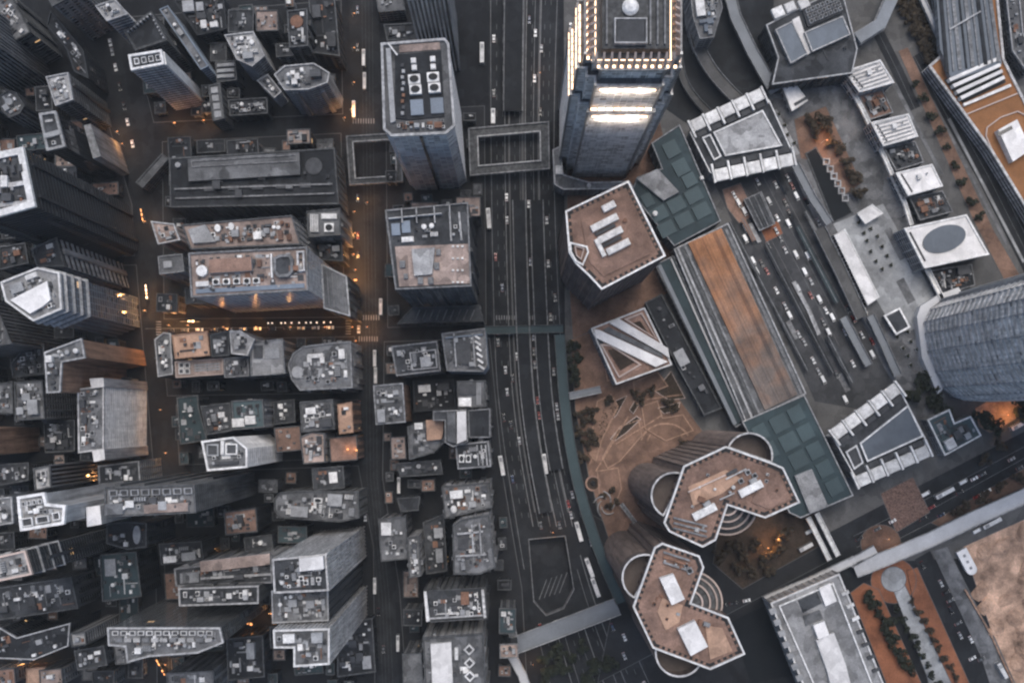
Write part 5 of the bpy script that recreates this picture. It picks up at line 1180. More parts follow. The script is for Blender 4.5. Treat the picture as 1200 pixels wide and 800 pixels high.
# ------------------------------------------------------------------ teal roofed halls and the long station roof
def panels(b, o, nu, nv, du, dv, gap, skip=()):
    for i in range(nu):
        for j in range(nv):
            if (i, j) in skip: continue
            q = rect(uv(o, i * (du + gap), j * (dv + gap)), du, dv)
            b.block('roof_panel', q, b.h + 0.01, b.h + 0.9, 'roof_teal_panel')
b = B('mall_building', 'dark teal panelled mall roof between the skyscraper and the four-bar tower', 20, [(740, 226), (747, 208), (776, 198), (764, 168), (796, 147), (844, 259), (790, 288)], 'grid', 'conc_dark', 'glass_black', 'roof_teal', 'conc_mid', 0.5, 1.0)
panels(b, (760, 248), 2, 3, 16, 19, 4); panels(b, (775, 171), 2, 1, 18, 17, 6); panels(b, (798, 208), 1, 1, 15, 15, 4); b.block('roof_panel', [(750, 230), (761, 225), (768, 239), (757, 244)], 20.01, 20.9, 'roof_teal_panel')
b.block('glass_canopy', [(746, 211), (770, 199), (795, 226), (777, 236)], 20.01, 23, 'pale_glassy', top='roof_light'); b.unit('tank', 767, 251, 6, 6, 3.5, 'unit_white')
b.unit('box', 822, 209, 4, 4, 2, 'unit_white')
b = B('mall_building', 'dark teal panelled mall roof with one pale glass slab beside the twin bay tower', 20, [(870, 494), (942, 463), (999, 580), (938, 606), (925, 600)], 'grid', 'conc_dark', 'glass_black', 'roof_teal', 'conc_light', 0.5, 1.0)
panels(b, (900, 492), 3, 1, 19, 20, 5); panels(b, (921, 481), 5, 1, 18, 17, 6); panels(b, (880, 502), 2, 1, 18, 16, 6)
b.block('glass_canopy', [(930, 557), (950, 549), (969, 592), (948, 601)], 20.01, 22.5, 'pale_glassy', top='roof_light')
b = B('station_hall', 'long station hall with an orange brown ribbed roof between the two teal malls', 18, [(790, 292), (853, 262), (944, 461), (874, 494)], 'grid', 'conc_mid', 'glass_black', 'roof_mid', 'conc_light', 0.7, 1.0)
b.block('orange_roof', [(806, 285), (845, 268), (934, 462), (896, 480)], 18.01, 19.2, 'station_rust', top='station_rust')
for k in range(11):
    t = (k + 0.5) / 11; b.beam('roof_ridge', (806 + 39 * t, 286 - 17 * t), (896 + 38 * t, 479 - 18 * t), (0.7, 1.3, 0.5, 2.2, 0.9)[k % 5], 19.2, 19.32 + 0.04 * (k % 3), ('station_rust', 'station_rust_dark', 'station_rust', 'station_rust', 'station_rust_dark', 'station_rust', 'station_rust')[k % 7])
for k in range(3): b.beam('roof_band', (794 + 4 * k, 291 - 2 * k), (881 + 4.4 * k, 489 - 2 * k), 1.2, 18.01, 18.6, ('conc_light', 'conc_dark', 'conc_mid')[k])
b.beam('roof_band', (850, 268), (939, 462), 1.6, 18.01, 18.7, 'conc_mid')
b = B('station_arcade', 'narrow dark glazed arcade with pale edge beams along the station hall', 14, [(768, 310), (789, 300), (873, 494), (862, 500), (852, 482)], 'glass', 'conc_dark', 'glass_black', 'roof_teal', 'conc_mid', 0.6, 0.9)
b.beam('edge_beam', (772, 311), (861, 497), 2.2, 14.01, 16, 'deck_grey'); b.beam('edge_beam', (786, 303), (871, 494), 1.0, 14.01, 15.4, 'deck_light')
b = B('low_hall', 'black roofed low hall between the white barred pavilion and the station arcade', 10, [(756, 355), (775, 345), (845, 478), (825, 486), (792, 426)], 'plain', 'conc_black', 'glass_black', 'roof_black', 'conc_dark', cl=10, pal=LO); b.fine = True; b.go()
b = B('pavilion', 'square pavilion with two broad white diagonal bars across brown sunken terraces', 24, [(693, 385), (755, 361), (787, 427), (722, 450)], 'grid', 'conc_mid', 'glass_black', 'roof_brown', 'white', 0.8, 1.3)
b.block('white_bar', [(714, 379), (725, 374), (782, 408), (784, 420), (774, 413)], 24.01, 27, 'white', top='roof_white'); b.block('white_bar', [(696, 386), (702, 387), (782, 424), (768, 430), (698, 396)], 24.01, 27, 'white', top='roof_white')
b.block('glass_gallery', [(713, 383), (775, 414), (777, 420), (706, 387)], 24.01, 25.6, 'conc_mid', top='roof_mid')
b.frame('terrace_step', [(703, 403), (716, 404), (752, 427), (725, 443)], 0.9, 24.01, 25.4, 'pink'); b.block('sunken_terrace', [(712, 410), (719, 409), (744, 424), (727, 434)], 24.01, 24.6, 'soil')
b.frame('terrace_step', [(731, 374), (752, 366), (770, 398)], 0.9, 24.01, 25.4, 'pink'); b.block('sunken_terrace', [(739, 379), (750, 376), (760, 391)], 24.01, 24.6, 'soil'); b.unit('skylight', 703, 400, 8, 5, 1.2, 'unit_dark')
# ------------------------------------------------------------------ hotel block with blue roofs, piers, waterfront
b = B('hotel_block', 'block with two flat blue roofs and a bank of dark cooling fans', 22, [(898, 30), (985, -14), (1004, 58), (998, 86), (905, 99), (912, 68)], 'grid', 'conc_dark', 'glass_black', 'roof_dark', 'conc_light', 0.6, 1.0)
b.block('blue_roof', [(907, 37), (927, 27), (945, 65), (925, 77)], 22.01, 25, 'conc_mid', top='roof_blue'); b.block('blue_roof', [(941, 40), (986, 21), (995, 43), (950, 63)], 22.01, 25, 'conc_mid', top='roof_blue')
for q in ([(907, 37), (927, 27), (945, 65), (925, 77)], [(941, 40), (986, 21), (995, 43), (950, 63)]): b.frame('roof_edge', q, 0.6, 25, 25.6, 'white_dirty')
b.block('roof_path', [(928, 24), (936, 20), (950, 62), (944, 66)], 22.01, 23, 'roof_white')
b.block('fan_bank', [(940, 14), (978, -2), (986, 16), (946, 33)], 22.01, 24, 'unit_dark')
for i in range(7):
    for j in range(3): b.unit('fan', 945 + 5.6 * i + 2 * j, 15 - 2.4 * i + 6 * j, 4.6, 4.6, 2, 'unit_grey', rot=R(24), z=24)
for x, y, s_ in ((905, 8, 13), (919, 2, 12), (935, -2, 12)): b.unit('box', x + 6, y + 8, s_, s_ * 0.9, 3, 'unit_white', rot=R(24))
b.fine = True; b.clutter(10, 63, LO, 0.8)
elevated('footbridge', 'bent pale covered footbridge behind the blue roofed hotel block', [(1003, 47), (1030, 30), (1046, -6), (1056, -40)], 15, 9, 'deck_grey', roof='deck_grey')
PIER = [('pier shed with ribbed white roof next to the blue roofed hotel block', [(990, 84), (1031, 71), (1047, 97), (1007, 108)], 0),
        ('pier shed with ribbed white roof between a brown court and a dark court', [(1021, 144), (1064, 134), (1075, 160), (1035, 171)], 0),
        ('pier shed with smooth white roof next to the oval roofed pier hall', [(1050, 203), (1092, 193), (1104, 218), (1064, 229)], 1)]
for lab, q, sm in PIER:
    b = B('pier_building', lab, 16, q, 'grid', 'conc_light', 'glass_black', 'roof_white', 'white', 0.7, 0.8, group='pier sheds')
    if not sm:
        for k in range(6):
            t = (k + 0.6) / 6.4; b.beam('roof_rib', (q[0][0] + (q[3][0] - q[0][0]) * t + 3, q[0][1] + (q[3][1] - q[0][1]) * t), (q[1][0] + (q[2][0] - q[1][0]) * t - 3, q[1][1] + (q[2][1] - q[1][1]) * t), 0.7, 16.01, 16.9, 'conc_light')
    b.beam('gable_slot', (q[0][0] + 6, q[0][1] + 1), (q[3][0] + 5, q[3][1] - 4), 0.8, 16.01, 16.5, 'unit_dark'); b.fine = True; b.clutter(2, 64, ('unit_white',), 0.6)
b = B('pier_building', 'large white pier hall with a blue oval in its roof', 20, [(1060, 268), (1132, 252), (1158, 298), (1083, 314)], 'grid', 'conc_light', 'glass_black', 'roof_white', 'white', 0.9, 1.0)
b.block('oval_roof', [(1106 + 25 * math.cos(t * math.pi / 16) - 2 * math.sin(t * math.pi / 16), 280 + 16 * math.sin(t * math.pi / 16) - 4 * math.cos(t * math.pi / 16)) for t in range(32)], 20.01, 21, 'conc_mid', top='roof_blue')
b.beam('gable_slot', (1066, 272), (1084, 306), 1.0, 20.01, 20.5, 'unit_dark')
for lab, q, m_ in (('brown planted pier court after the hotel end shed', [(1006, 112), (1034, 106), (1046, 132), (1020, 140)], 'roof_brown'), ('dark open pier court between ribbed and smooth sheds', [(1036, 174), (1072, 166), (1082, 190), (1050, 200)], 'roof_dark'), ('dark open pier court beside the oval roofed hall', [(1066, 232), (1104, 224), (1116, 248), (1078, 258)], 'roof_dark'), ('dark open pier court beyond the oval roofed hall', [(1086, 318), (1138, 310), (1142, 334), (1102, 346)], 'roof_black')):
    b = B('pier_court', lab, 6, q, 'grid', 'conc_dark', 'glass_black', m_, 'conc_mid', 0.5, 0.8, cl=12, pal=('unit_dark', 'rust', 'unit_grey'), cat='pier court'); b.go()
elevated('pier_walkway', 'long thin white covered walkway joining all the pier sheds', [(987, 84), (1012, 132), (1036, 184), (1060, 238), (1068, 264)], 4, 7, 'white', 'walkway', 'white')
elevated('pier_walkway', 'short white walkway past the dark court beyond the oval hall', [(1086, 314), (1104, 350)], 5, 7, 'white', 'walkway', 'white')
b = B('ferry_terminal', 'ship shaped waterfront terminal with ochre deck, white louvres and slate blue striped roof', 12, [(1094, -60), (1160, -90), (1176, 70), (1205, 128), (1260, 210), (1290, 300), (1230, 290), (1160, 176), (1088, 78), (1108, 60)], 'band', 'white_dirty', 'glass_black', 'roof_ochre', 'white_dirty', 1.6, 1.2)
b.block('striped_roof', [(1090, -58), (1146, -76), (1170, 78), (1112, 98), (1098, 60)], 12.01, 17, 'conc_mid', top='roof_blue')
for k in range(9):
    t = k / 8; b.beam('roof_stripe', (1094 + 52 * t, -50 - 22 * t), (1106 + 60 * t, 88 - 12 * t), 0.9 if k % 2 else 2.0, 17.01, 17.8, 'conc_mid' if k % 3 else 'roof_black')
b.beam('roof_rail', (1108, 39), (1144, 18), 0.8, 17.8, 18.8, 'conc_light')
for k in range(4): b.block('louvre', [(1108 + 4.4 * k, 95 + 7 * k), (1165 + 2.4 * k, 70 + 7.2 * k), (1166.4 + 2.4 * k, 73.5 + 7.2 * k), (1110 + 4.4 * k, 98.5 + 7 * k)], 12.5, 17.2, 'white', top='roof_white')
b.block('louvre_bed', [(1106, 94), (1166, 70), (1178, 97), (1128, 121)], 12.01, 13, 'black'); b.beam('deck_kerb', (1128, 124), (1183, 101), 1.6, 12.01, 14, 'white')
b.beam('deck_kerb', (1133, 134), (1192, 110), 0.7, 12.01, 13, 'pink')
b.block('white_cabin', [(1165, 155), (1187, 143), (1203, 178), (1182, 192)], 12.01, 18, 'white', top='roof_white'); b.block('cabin_window', [(1168.5, 156), (1185, 147.4), (1187, 151), (1170.5, 160)], 18.01, 18.3, 'glass_black', h=18)
mb = MB()
for a, q in zip([(1162, 176), (1155, 160), (1156, 150), (1172, 138), (1192, 131)], [(1155, 160), (1156, 150), (1172, 138), (1192, 131), (1210, 140)]): mb.bar(W(a, 12), W(q, 12), 0.7, 12.01, 1.0)
sub(b.root, 'cabin_kerb', mb, 'pink')
elevated('quay_canopy', 'slim pale canopy along the tree grid beside the slate striped roof', [(1072, -20), (1106, 55)], 6, 8, 'deck_light', 'canopy', 'conc_light')
b = B('quay_deck', 'grey quay deck strip flanking the slate striped roof', 12, [(1172, -60), (1188, -60), (1198, 40), (1214, 74), (1204, 86), (1186, 60)], 'grid', 'conc_mid', 'glass', 'roof_mid', 'conc_light', 0.5, cl=6); b.go()
# curved glass skyscraper
E = [(1122, 346), (1100, 354), (1086, 364), (1079, 378), (1079, 392), (1083, 412), (1091, 436), (1101, 454), (1113, 464), (1128, 469), (1160, 470), (1300, 450), (1300, 320)]
h_ = 330
ew = ccw(WP(E)); root = empty('curved_skyscraper', (*centroid(ew), 0), 'curved glass skyscraper with close floor lines rising high beside the oval pier hall', 'skyscraper')
FOOT.append(('curved', ew, h_))
mb = MB(); mb.prism(inset(ew, 0.4), 0, h_); sub(root, 'wall', mb, 'glass_mist')
mb = MB()
for f in range(int(h_ / 7)): mb.ring(inset(ew, -0.35), inset(ew, 0.6), 7 * f + 4.2, 7 * f + 6.8)
sub(root, 'floor_band', mb, 'white_dirty', kind='stuff')
mb = MB(); n = len(ew)
for i in range(n):
    A, Q = Vector(ew[i]), Vector(ew[(i + 1) % n]); L = (Q - A).length; t = (Q - A) / L; k = max(1, int(L / 9))
    for j in range(k): c = A + t * (L * j / k); mb.box(c.x, c.y, 0.02, 0.4, 0.7, h_ - 1, math.atan2(t.y, t.x))
sub(root, 'mullion', mb, 'pale_glassy', kind='stuff')
mb = MB(); mb.prism(inset(ew, 0.3), h_, h_ + 0.3); sub(root, 'roof', mb, 'roof_mid')
for a in ((1122, 345), (1100, 353)):
    wx, wy = W(a); mb = MB(); mb.box(wx, wy, 0.02, 3.0, 2.4, h_, R(20)); sub(root, 'corner_pier', mb, 'conc_light')
mb = MB(); p = ccw(WP([(1070, 372), (1074, 360), (1096, 346), (1118, 338), (1122, 344), (1100, 352), (1085, 363), (1077, 380), (1082, 414), (1100, 456), (1094, 462), (1076, 420)])); mb.prism(p, 0, 7); sub(root, 'entrance_canopy', mb, 'deck_light')
b = B('kiosk_building', 'small teal roofed notched building beside the large smooth ribbed deck', 12, [(1087, 492), (1112, 480), (1118, 496), (1137, 488), (1149, 510), (1107, 533)], 'grid', 'conc_light', 'glass', 'roof_teal_panel', 'white', 0.7, 1.0, cl=10, pal=('unit_dark', 'unit_dark', 'unit_grey')); b.go()
b = B('ferry_shelter', 'long white roofed shelter on the grey plaza', 7, [(978, 276), (990, 269), (1030, 348), (1017, 357)], 'fin', 'conc_light', 'glass', 'roof_white', 'white', 0.4, 0.5)
b = B('plaza_kiosk', 'white roofed kiosk with a black slot near the hotel block wall', 9, [(918, 104), (932, 99), (946, 118), (928, 130)], 'plain', 'white_dirty', 'glass', 'roof_white', 'white', 0.4, 0.6)
b.unit('box', 938, 119, 16, 3.4, 0.8, 'unit_dark', rot=R(30))
b = B('plaza_kiosk', 'small open framed white kiosk on the grey plaza corner', 6, [(1036, 370), (1054, 361), (1066, 383), (1050, 392)], 'plain', 'conc_mid', 'glass', 'roof_dark', 'white', 1.0, 0.8)
b = B('plaza_kiosk', 'pale low kiosk beside the sunken lit court', 6, [(1005, 250), (1022, 240), (1034, 250), (1014, 262)], 'plain', 'white_dirty', 'glass', 'roof_white', 'white', 0.4, 0.5)
# terminus islands and flyovers
for i, (lab, pts, w, m_, z) in enumerate((('long pale flyover beam beside the black basin', [(930, 190), (952, 232), (972, 262)], 9, 'deck_grey', 8), ('dark flyover strip along the long white shelter', [(960, 268), (985, 318), (1010, 372)], 14, 'asphalt_worn', 7), ('grey flyover tail reaching the large smooth ribbed deck', [(1020, 370), (1036, 404), (1052, 440)], 9, 'deck_grey', 7), ('grey bus bay roof ending in the bus terminus', [(988, 372), (1004, 402), (1018, 428)], 9, 'deck_grey', 5))):
    elevated('flyover', lab, pts, w, z, m_, 'flyover', 'conc_mid')
for lab, q in (('dark ribbed bus bay roof at the top of the terminus', [(872, 234), (892, 225), (908, 262), (890, 270)]),):
    b = B('bus_shelter', lab, 6, q, 'plain', 'conc_dark', 'glass_black', 'roof_dark', 'conc_mid', 0.4, 0.4, cat='bus shelter')
    for k in range(6):
        t = (k + 0.5) / 6; b.beam('roof_rib', (q[0][0] + (q[1][0] - q[0][0]) * t, q[0][1] + (q[1][1] - q[0][1]) * t), (q[3][0] + (q[2][0] - q[3][0]) * t, q[3][1] + (q[2][1] - q[3][1]) * t), 0.4, 6.01, 6.5, 'conc_mid' if k % 2 else 'conc_dark')
elevated('terminus_island', 'pale kerbed boarding island in the bus terminus', [(930, 330), (948, 364), (960, 392)], 4, 1.4, 'conc_light', 'island', 'conc_light', pier=False, railh=0.3)
elevated('terminus_island', 'short white boarding island beside the black ribbed bay roof', [(879, 262), (890, 284)], 4, 1.4, 'conc_light', 'island', 'conc_light', pier=False, railh=0.3)
rt = empty('basin', (*W((975, 215)), 0), 'black water basin with pale square planters along its edge', 'basin')
mb = MB(); p = ccw(WP([(943, 180), (956, 172), (1000, 250), (976, 262)])); mb.ring(p, inset(p, 0.8), 0, 0.9); sub(rt, 'rim', mb, 'conc_dark')
mb = MB(); mb.prism(inset(p, 0.8), 0.1, 0.5); sub(rt, 'water', mb, 'pool')
for i in range(6):
    x, y = 965 + 4.4 * i, 190 + 8.5 * i; wx, wy = W((x + 3, y)); mb = MB(); sq = [(wx - 2, wy - 2), (wx + 2, wy - 2), (wx + 2, wy + 2), (wx - 2, wy + 2)]; mb.ring(ccw(sq), inset(ccw(sq), 0.8), 0.16, 1.4); sub(rt, 'planter', mb, 'conc_light')
# market hall in the lower part
b = B('municipal_building', 'pale flat roofed hall with stepped white roof blocks and scalloped side bays', 24, [(903, 706), (983, 672), (1062, 868), (972, 880)], 'grid', 'conc_light', 'glass', 'roof_light', 'white', 0.9, 1.2)
b.frame('roof_kerb', [(912, 709), (976, 682), (1046, 862), (984, 872)], 0.8, 24.01, 25.2, 'white'); b.block('dark_court', [(935, 703), (957, 693), (963, 706), (941, 717)], 24.01, 24.8, 'unit_dark', top='roof_dark')
b.block('white_roof', [(958, 688), (971, 682), (979, 703), (966, 709)], 24.01, 27, 'white', top='roof_white'); b.block('white_roof', [(951, 731), (964, 726), (970, 742), (957, 747)], 24.01, 28, 'white', top='roof_white'); b.block('white_roof', [(955, 749), (976, 740), (990, 778), (998, 810), (976, 818), (968, 784)], 24.01, 26.6, 'white', top='roof_white')
b.block('roof_bed', [(941, 721), (960, 714), (964, 724), (944, 733)], 24.01, 24.9, 'roof_mid')
for k in range(9): b.unit('box', 905 + 5.2 * k, 715 + 13 * k, 7, 8, 2, 'unit_grey', rot=R(-66))
for k in range(7): b.unit('box', 990 + 6 * k, 694 + 15 * k, 4, 9, 1.6, 'unit_dark' if k > 2 else 'unit_white', rot=R(-66))
# bridges
elevated('footbridge', 'wide pale footbridge striding along the harbour road to the sand lot', [(1002, 668), (1040, 653), (1090, 632), (1140, 608), (1190, 586), (1240, 562)], 17, 8, 'deck_light', roof=None)
elevated('footbridge', 'pale footbridge running past the head of the flat roofed hall', [(897, 702), (950, 680), (1002, 655)], 9, 9, 'deck_light')
elevated('footbridge', 'wide blue grey footbridge crossing the main road by the tunnel mouth', [(600, 757), (640, 742), (724, 710)], 20, 7, 'deck_grey')
elevated('footbridge', 'short white footbridge stub below the blue grey crossing', [(600, 768), (612, 790), (622, 820)], 10, 7, 'deck_light')
elevated('footbridge', 'thin grey link running up from the blue grey crossing', [(595, 712), (602, 748)], 9, 6, 'deck_grey')
for dx, w_ in ((0, 'first'), (10, 'second')):
    elevated('covered_walkway', 'narrow white walkway roof of a pair between teal mall and footbridge', [(947 + dx, 606 - dx * 0.5), (972 + dx, 656 - dx * 0.5)], 5, 8, 'white', 'walkway', 'white', group='paired white walkway roofs')
elevated('walkway', 'long teal grey walkway curving along the main road and the garden square', curve([(656, 392), (659, 440), (665, 500), (676, 560), (690, 610), (708, 660), (728, 706)], 4), 12, 7, 'teal_deck', 'walkway', 'conc_dark')
elevated('footbridge', 'dark slim footbridge crossing the main road by the pink terraced tower', [(568, 387), (660, 385)], 9, 6, 'teal_deck', rail='conc_dark')
elevated('footbridge', 'short pale footbridge stub entering the garden square', [(667, 464), (704, 456)], 8, 8, 'deck_grey')
elevated('footbridge', 'thin walkway roof beside the round bay tower forecourt', [(728, 590), (752, 622), (768, 642)], 4, 6, 'conc_mid', 'walkway')
elevated('covered_walkway', 'pale bent ramp roof by the round orange garden', [(996, 660), (1014, 650), (1026, 643)], 10, 8, 'deck_light', 'walkway')
# tunnel mouth in the main road
rt = empty('tunnel_mouth', (*W((643, 672)), 0), 'black tunnel ramp with pale hatch stripes inside low walls in the main road', 'tunnel')
p = TW; mb = MB(); mb.prism(inset(p, -0.4), -6.6, -6.0); sub(rt, 'ramp', mb, 'asphalt')
mb = MB(); mb.ring(inset(p, -0.5), inset(p, 0.02), -6.0, 1.1); sub(rt, 'retaining_wall', mb, 'conc_mid')
for i in range(5): mb = MB(); mb.bar(W((632 + 6 * i, 704 - 2 * i)), W((641 + 6 * i, 680 - 2 * i)), 0.3, -6.0, 0.015); sub(rt, 'hatch_stripe', mb, 'marking')
# site huts
rt = empty('site_hut', (*W((1131, 657)), 0), 'white round ended site hut on the sand lot edge', 'hut')
ca, sa = Un.x, Un.y
pts = [(1131 + x * Un.x + y * Vn.x, 657 + x * Un.y + y * Vn.y) for x, y in ([(-15 + 0, -6), (10, -6)] + [(10 + 6 * math.sin(R(a)), -6 * math.cos(R(a))) for a in range(20, 180, 20)] + [(10, 6), (-15, 6)])]
mb = MB(); mb.prism(WP(pts), 0.1, 3.4); sub(rt, 'body', mb, 'white_dirty'); mb = MB(); mb.prism(inset(ccw(WP(pts)), -0.2), 3.4, 3.8); sub(rt, 'roof', mb, 'roof_white')
for x in (-8, 0, 8): mb = MB(); wx, wy = W((1131 + x * Un.x, 657 + x * Un.y)); mb.box(wx, wy, 3.8, 1.4, 1.4, 0.5, R(-62)); sub(rt, 'roof_vent', mb, 'unit_grey')
rt = empty('sand_wall', (*W((1150, 730)), 0), 'low brown retaining wall between the service path and the sand lot', 'wall')
mb = MB(); mb.bar(W((1130, 690)), W((1160, 742)), 0.9, 0.1, 1.6); sub(rt, 'coping', mb, 'tan'); mb = MB(); mb.bar(W((1160, 742)), W((1200, 830)), 0.9, 0.1, 1.4); sub(rt, 'coping', mb, 'tan')

# raised carriageways of the main road
def carriage(label, t, y0, y1, w, z):
    ln = [p for p in lane(t) if y0 <= p[1] <= y1]
    return elevated('raised_carriageway', label, ln, w, z, 'asphalt', 'flyover', 'conc_mid', railw=0.5, railh=0.9)
carriage('raised middle carriageway with pale edges down the centre of the main road', 0.44, 206, 612, 15, 5.5)
carriage('raised side carriageway with pale edges beside the walkway of the main road', 0.70, 206, 560, 15, 4.5)
carriage('raised upper carriageway with pale edges beyond the spanning walkway ring', 0.36, -120, 138, 22, 5.5)

# dense strips of the terminus: bay roofs, kerbs and lane lines running with the quay
rnd = random.Random(99)
TERM = [(842, 222), (928, 192), (1048, 424), (1004, 462), (958, 462)]
taken = [(p, r) for p, r in (((892, 248), 26), ((921, 314), 34), ((948, 362), 22), ((884, 272), 10))]
nst = 0
for i in range(400):
    if nst > 4: break
    p = (rnd.uniform(845, 1040), rnd.uniform(200, 460)); L = rnd.uniform(18, 52); w = rnd.uniform(3, 7); e = uv(p, L, 0); mid = uv(p, L / 2, w / 2)
    if not all(inside(q, TERM) for q in rect(p, L, w)): continue
    if any(math.dist(mid, c) < r + 0.25 * L for c, r in taken): continue
    wm = [W(q) for q in (p, mid, e)]
    if any(inside(q, f[1]) for f in FOOT for q in wm): continue
    taken.append((mid, 4 + L * 0.22)); nst += 1
    k = nst % 3; c = W(mid)
    lab, nm = (('low grey lane canopy on posts in the bus terminus', 'lane_canopy'), ('black lane canopy on posts in the bus terminus', 'lane_canopy'), ('pale raised kerb island in the bus terminus', 'kerb_island'))[k]
    rt = empty(nm, (*c, 0), lab, 'canopy' if k < 2 else 'island', lab.replace('canopy', 'canopies').replace('island', 'islands'))
    z = 3.6 if k < 2 else 0.3; mb = MB(); mb.prism(WP(rect(p, L, w)), 0.01 if k == 2 else z - 0.3, z); sub(rt, 'roof' if k < 2 else 'slab', mb, ('roof_mid', 'roof_black', 'conc_mid')[k])
    if k < 2:
        for s_ in (0.15, 0.5, 0.85): q = W(uv(p, L * s_, w / 2)); mb = MB(); mb.cyl(q[0], q[1], 0.02, 0.18, z - 0.3, 8); sub(rt, 'post', mb, 'metal')
for k, (o, L, w, m_, lab) in enumerate((((852, 262), 196, 4, 'roof_dark', 'long thin dark track canopy beside the station hall wall'), ((866, 258), 30, 5, 'roof_brown', 'short rusty track canopy near the rusty apron'), ((893, 288), 170, 5, 'roof_black', 'long thin black track canopy in the middle of the terminus'), ((930, 268), 100, 5, 'roof_teal', 'thin teal track canopy in the terminus'), ((940, 250), 120, 4, 'roof_mid', 'long thin grey track canopy beside the flyover beam'), ((965, 395), 62, 6, 'roof_dark', 'short dark track canopy at the lower end of the terminus'))):
    q = rect(o, L, w); c = W(uv(o, L / 2, w / 2)); rt = empty('track_canopy', (*c, 0), lab, 'canopy'); z = 4.4 + 0.1 * k
    mb = MB(); mb.prism(WP(q), z - 0.3, z); sub(rt, 'roof', mb, m_)
    mb = MB(); mb.bar(W(uv(o, 0, w / 2)), W(uv(o, L, w / 2)), 0.4, z, 0.25); sub(rt, 'ridge', mb, 'conc_mid')
    for j in range(int(L / 16) + 1): pq = W(uv(o, 4 + 16 * j if 4 + 16 * j < L else L - 2, w / 2)); mb = MB(); mb.cyl(pq[0], pq[1], 0.02, 0.18, z - 0.32, 8); sub(rt, 'post', mb, 'metal')
    FOOT.append((lab, ccw(WP(q)), z))
pave('rusty_apron', [(846, 222), (868, 214), (886, 252), (866, 262), (852, 244)], 'roof_brown', 0.1)
pave('rusty_apron', [(890, 268), (912, 258), (918, 274), (898, 284)], 'paving_orange', 0.1)
for k in range(6):
    a_ = uv((850, 232), 0, 12 + 13 * k); marking(terminus, [a_, uv(a_, 215, 0)], 0.16, 0.04)
for k, (o, L, w, m_) in enumerate((((1046, 100), 120, 5, 'paving_mid'), ((1090, 120), 190, 5, 'paving_mid'), ((1110, 140), 190, 4, 'paving_light'), ((905, 130), 60, 6, 'paving_light'))):
    pave('quay_strip', rect(o, L, w), m_, 0.12 + 0.01 * k)
# ------------------------------------------------------------------ vehicles
def car_mesh(key):
    mb = MB()
    def hexa(x0, x1, w0, z0, X0, X1, w1, z1, m, top=None):
        mb.frustum([(x0, -w0), (x1, -w0), (x1, w0), (x0, w0)], [(X0, -w1), (X1, -w1), (X1, w1), (X0, w1)], z0, z1, m, top)
    hexa(-2.15, 2.15, 0.84, 0.25, -2.2, 2.2, 0.9, 0.6, 0); hexa(-2.2, 2.2, 0.9, 0.6, -2.1, 2.05, 0.82, 0.92, 0)
    hexa(-1.75, 1.0, 0.8, 0.92, -1.25, 0.35, 0.66, 1.4, 1, 0)
    mb.frustum([(-1.2, -0.63), (0.3, -0.63), (0.3, 0.63), (-1.2, 0.63)], [(-1.1, -0.58), (0.2, -0.58), (0.2, 0.58), (-1.1, 0.58)], 1.4, 1.46, 0)
    for x in (-1.35, 1.35):
        for y in (-0.84, 0.84): mb.tube((x, y - 0.1, 0.33), (x, y + 0.1, 0.33), 0.33, 0.33, 10, 2)
    for y in (-0.6, 0.6): mb.box(2.16, y, 0.62, 0.12, 0.34, 0.16, 0, 3); mb.box(-2.17, y, 0.64, 0.1, 0.34, 0.16, 0, 4)
    return mb.mesh('car', ['paint_' + key, 'car_glass', 'tyre', 'headlight', 'tail_light'])
def van_mesh(key):
    mb = MB()
    mb.frustum([(-2.6, -0.95), (2.5, -0.95), (2.5, 0.95), (-2.6, 0.95)], [(-2.6, -0.98), (2.6, -0.98), (2.6, 0.98), (-2.6, 0.98)], 0.3, 1.1, 0)
    mb.frustum([(-2.6, -0.98), (2.3, -0.98), (2.3, 0.98), (-2.6, 0.98)], [(-2.5, -0.9), (1.6, -0.9), (1.6, 0.9), (-2.5, 0.9)], 1.1, 2.1, 0)
    mb.frustum([(1.75, -0.86), (2.36, -0.86), (2.36, 0.86), (1.75, 0.86)], [(1.62, -0.8), (1.72, -0.8), (1.72, 0.8), (1.62, 0.8)], 1.15, 2.0, 1)
    for x in (-1.6, 1.6):
        for y in (-0.9, 0.9): mb.tube((x, y - 0.1, 0.36), (x, y + 0.1, 0.36), 0.36, 0.36, 10, 2)
    mb.box(-0.6, 0, 2.1, 2.2, 1.2, 0.12, 0, 0); mb.box(2.62, 0.6, 0.6, 0.06, 0.3, 0.2, 0, 3); mb.box(2.62, -0.6, 0.6, 0.06, 0.3, 0.2, 0, 3)
    return mb.mesh('van', ['paint_' + key, 'car_glass', 'tyre', 'headlight'])
CARM = {k: car_mesh(k) for k in ('white', 'silver', 'black', 'red', 'grey', 'blue')}
VANM = {k: van_mesh(k) for k in ('white', 'silver')}
PLACED = []
def free(x, y, r):
    if any(math.hypot(x - a, y - c) < r + q for a, c, q in PLACED): return False
    PLACED.append((x, y, r)); return True
COLOUR = {'white': 'white', 'silver': 'silver', 'black': 'black', 'red': 'red', 'grey': 'dark grey', 'blue': 'navy blue'}
def car(p, ang, key, where, van=False, z=0.03):
    wx, wy = W(p)
    if not free(wx, wy, 2.4 if not van else 2.8): return
    o = link('van' if van else 'car', (VANM if van else CARM)[key], None, (wx, wy, z)); o.rotation_euler.z = ang
    lab = f"{COLOUR[key]} {'van' if van else 'car'} {where}"
    tag(o, lab, 'van' if van else 'car', f"{COLOUR[key]} {'vans' if van else 'cars'} {where}")
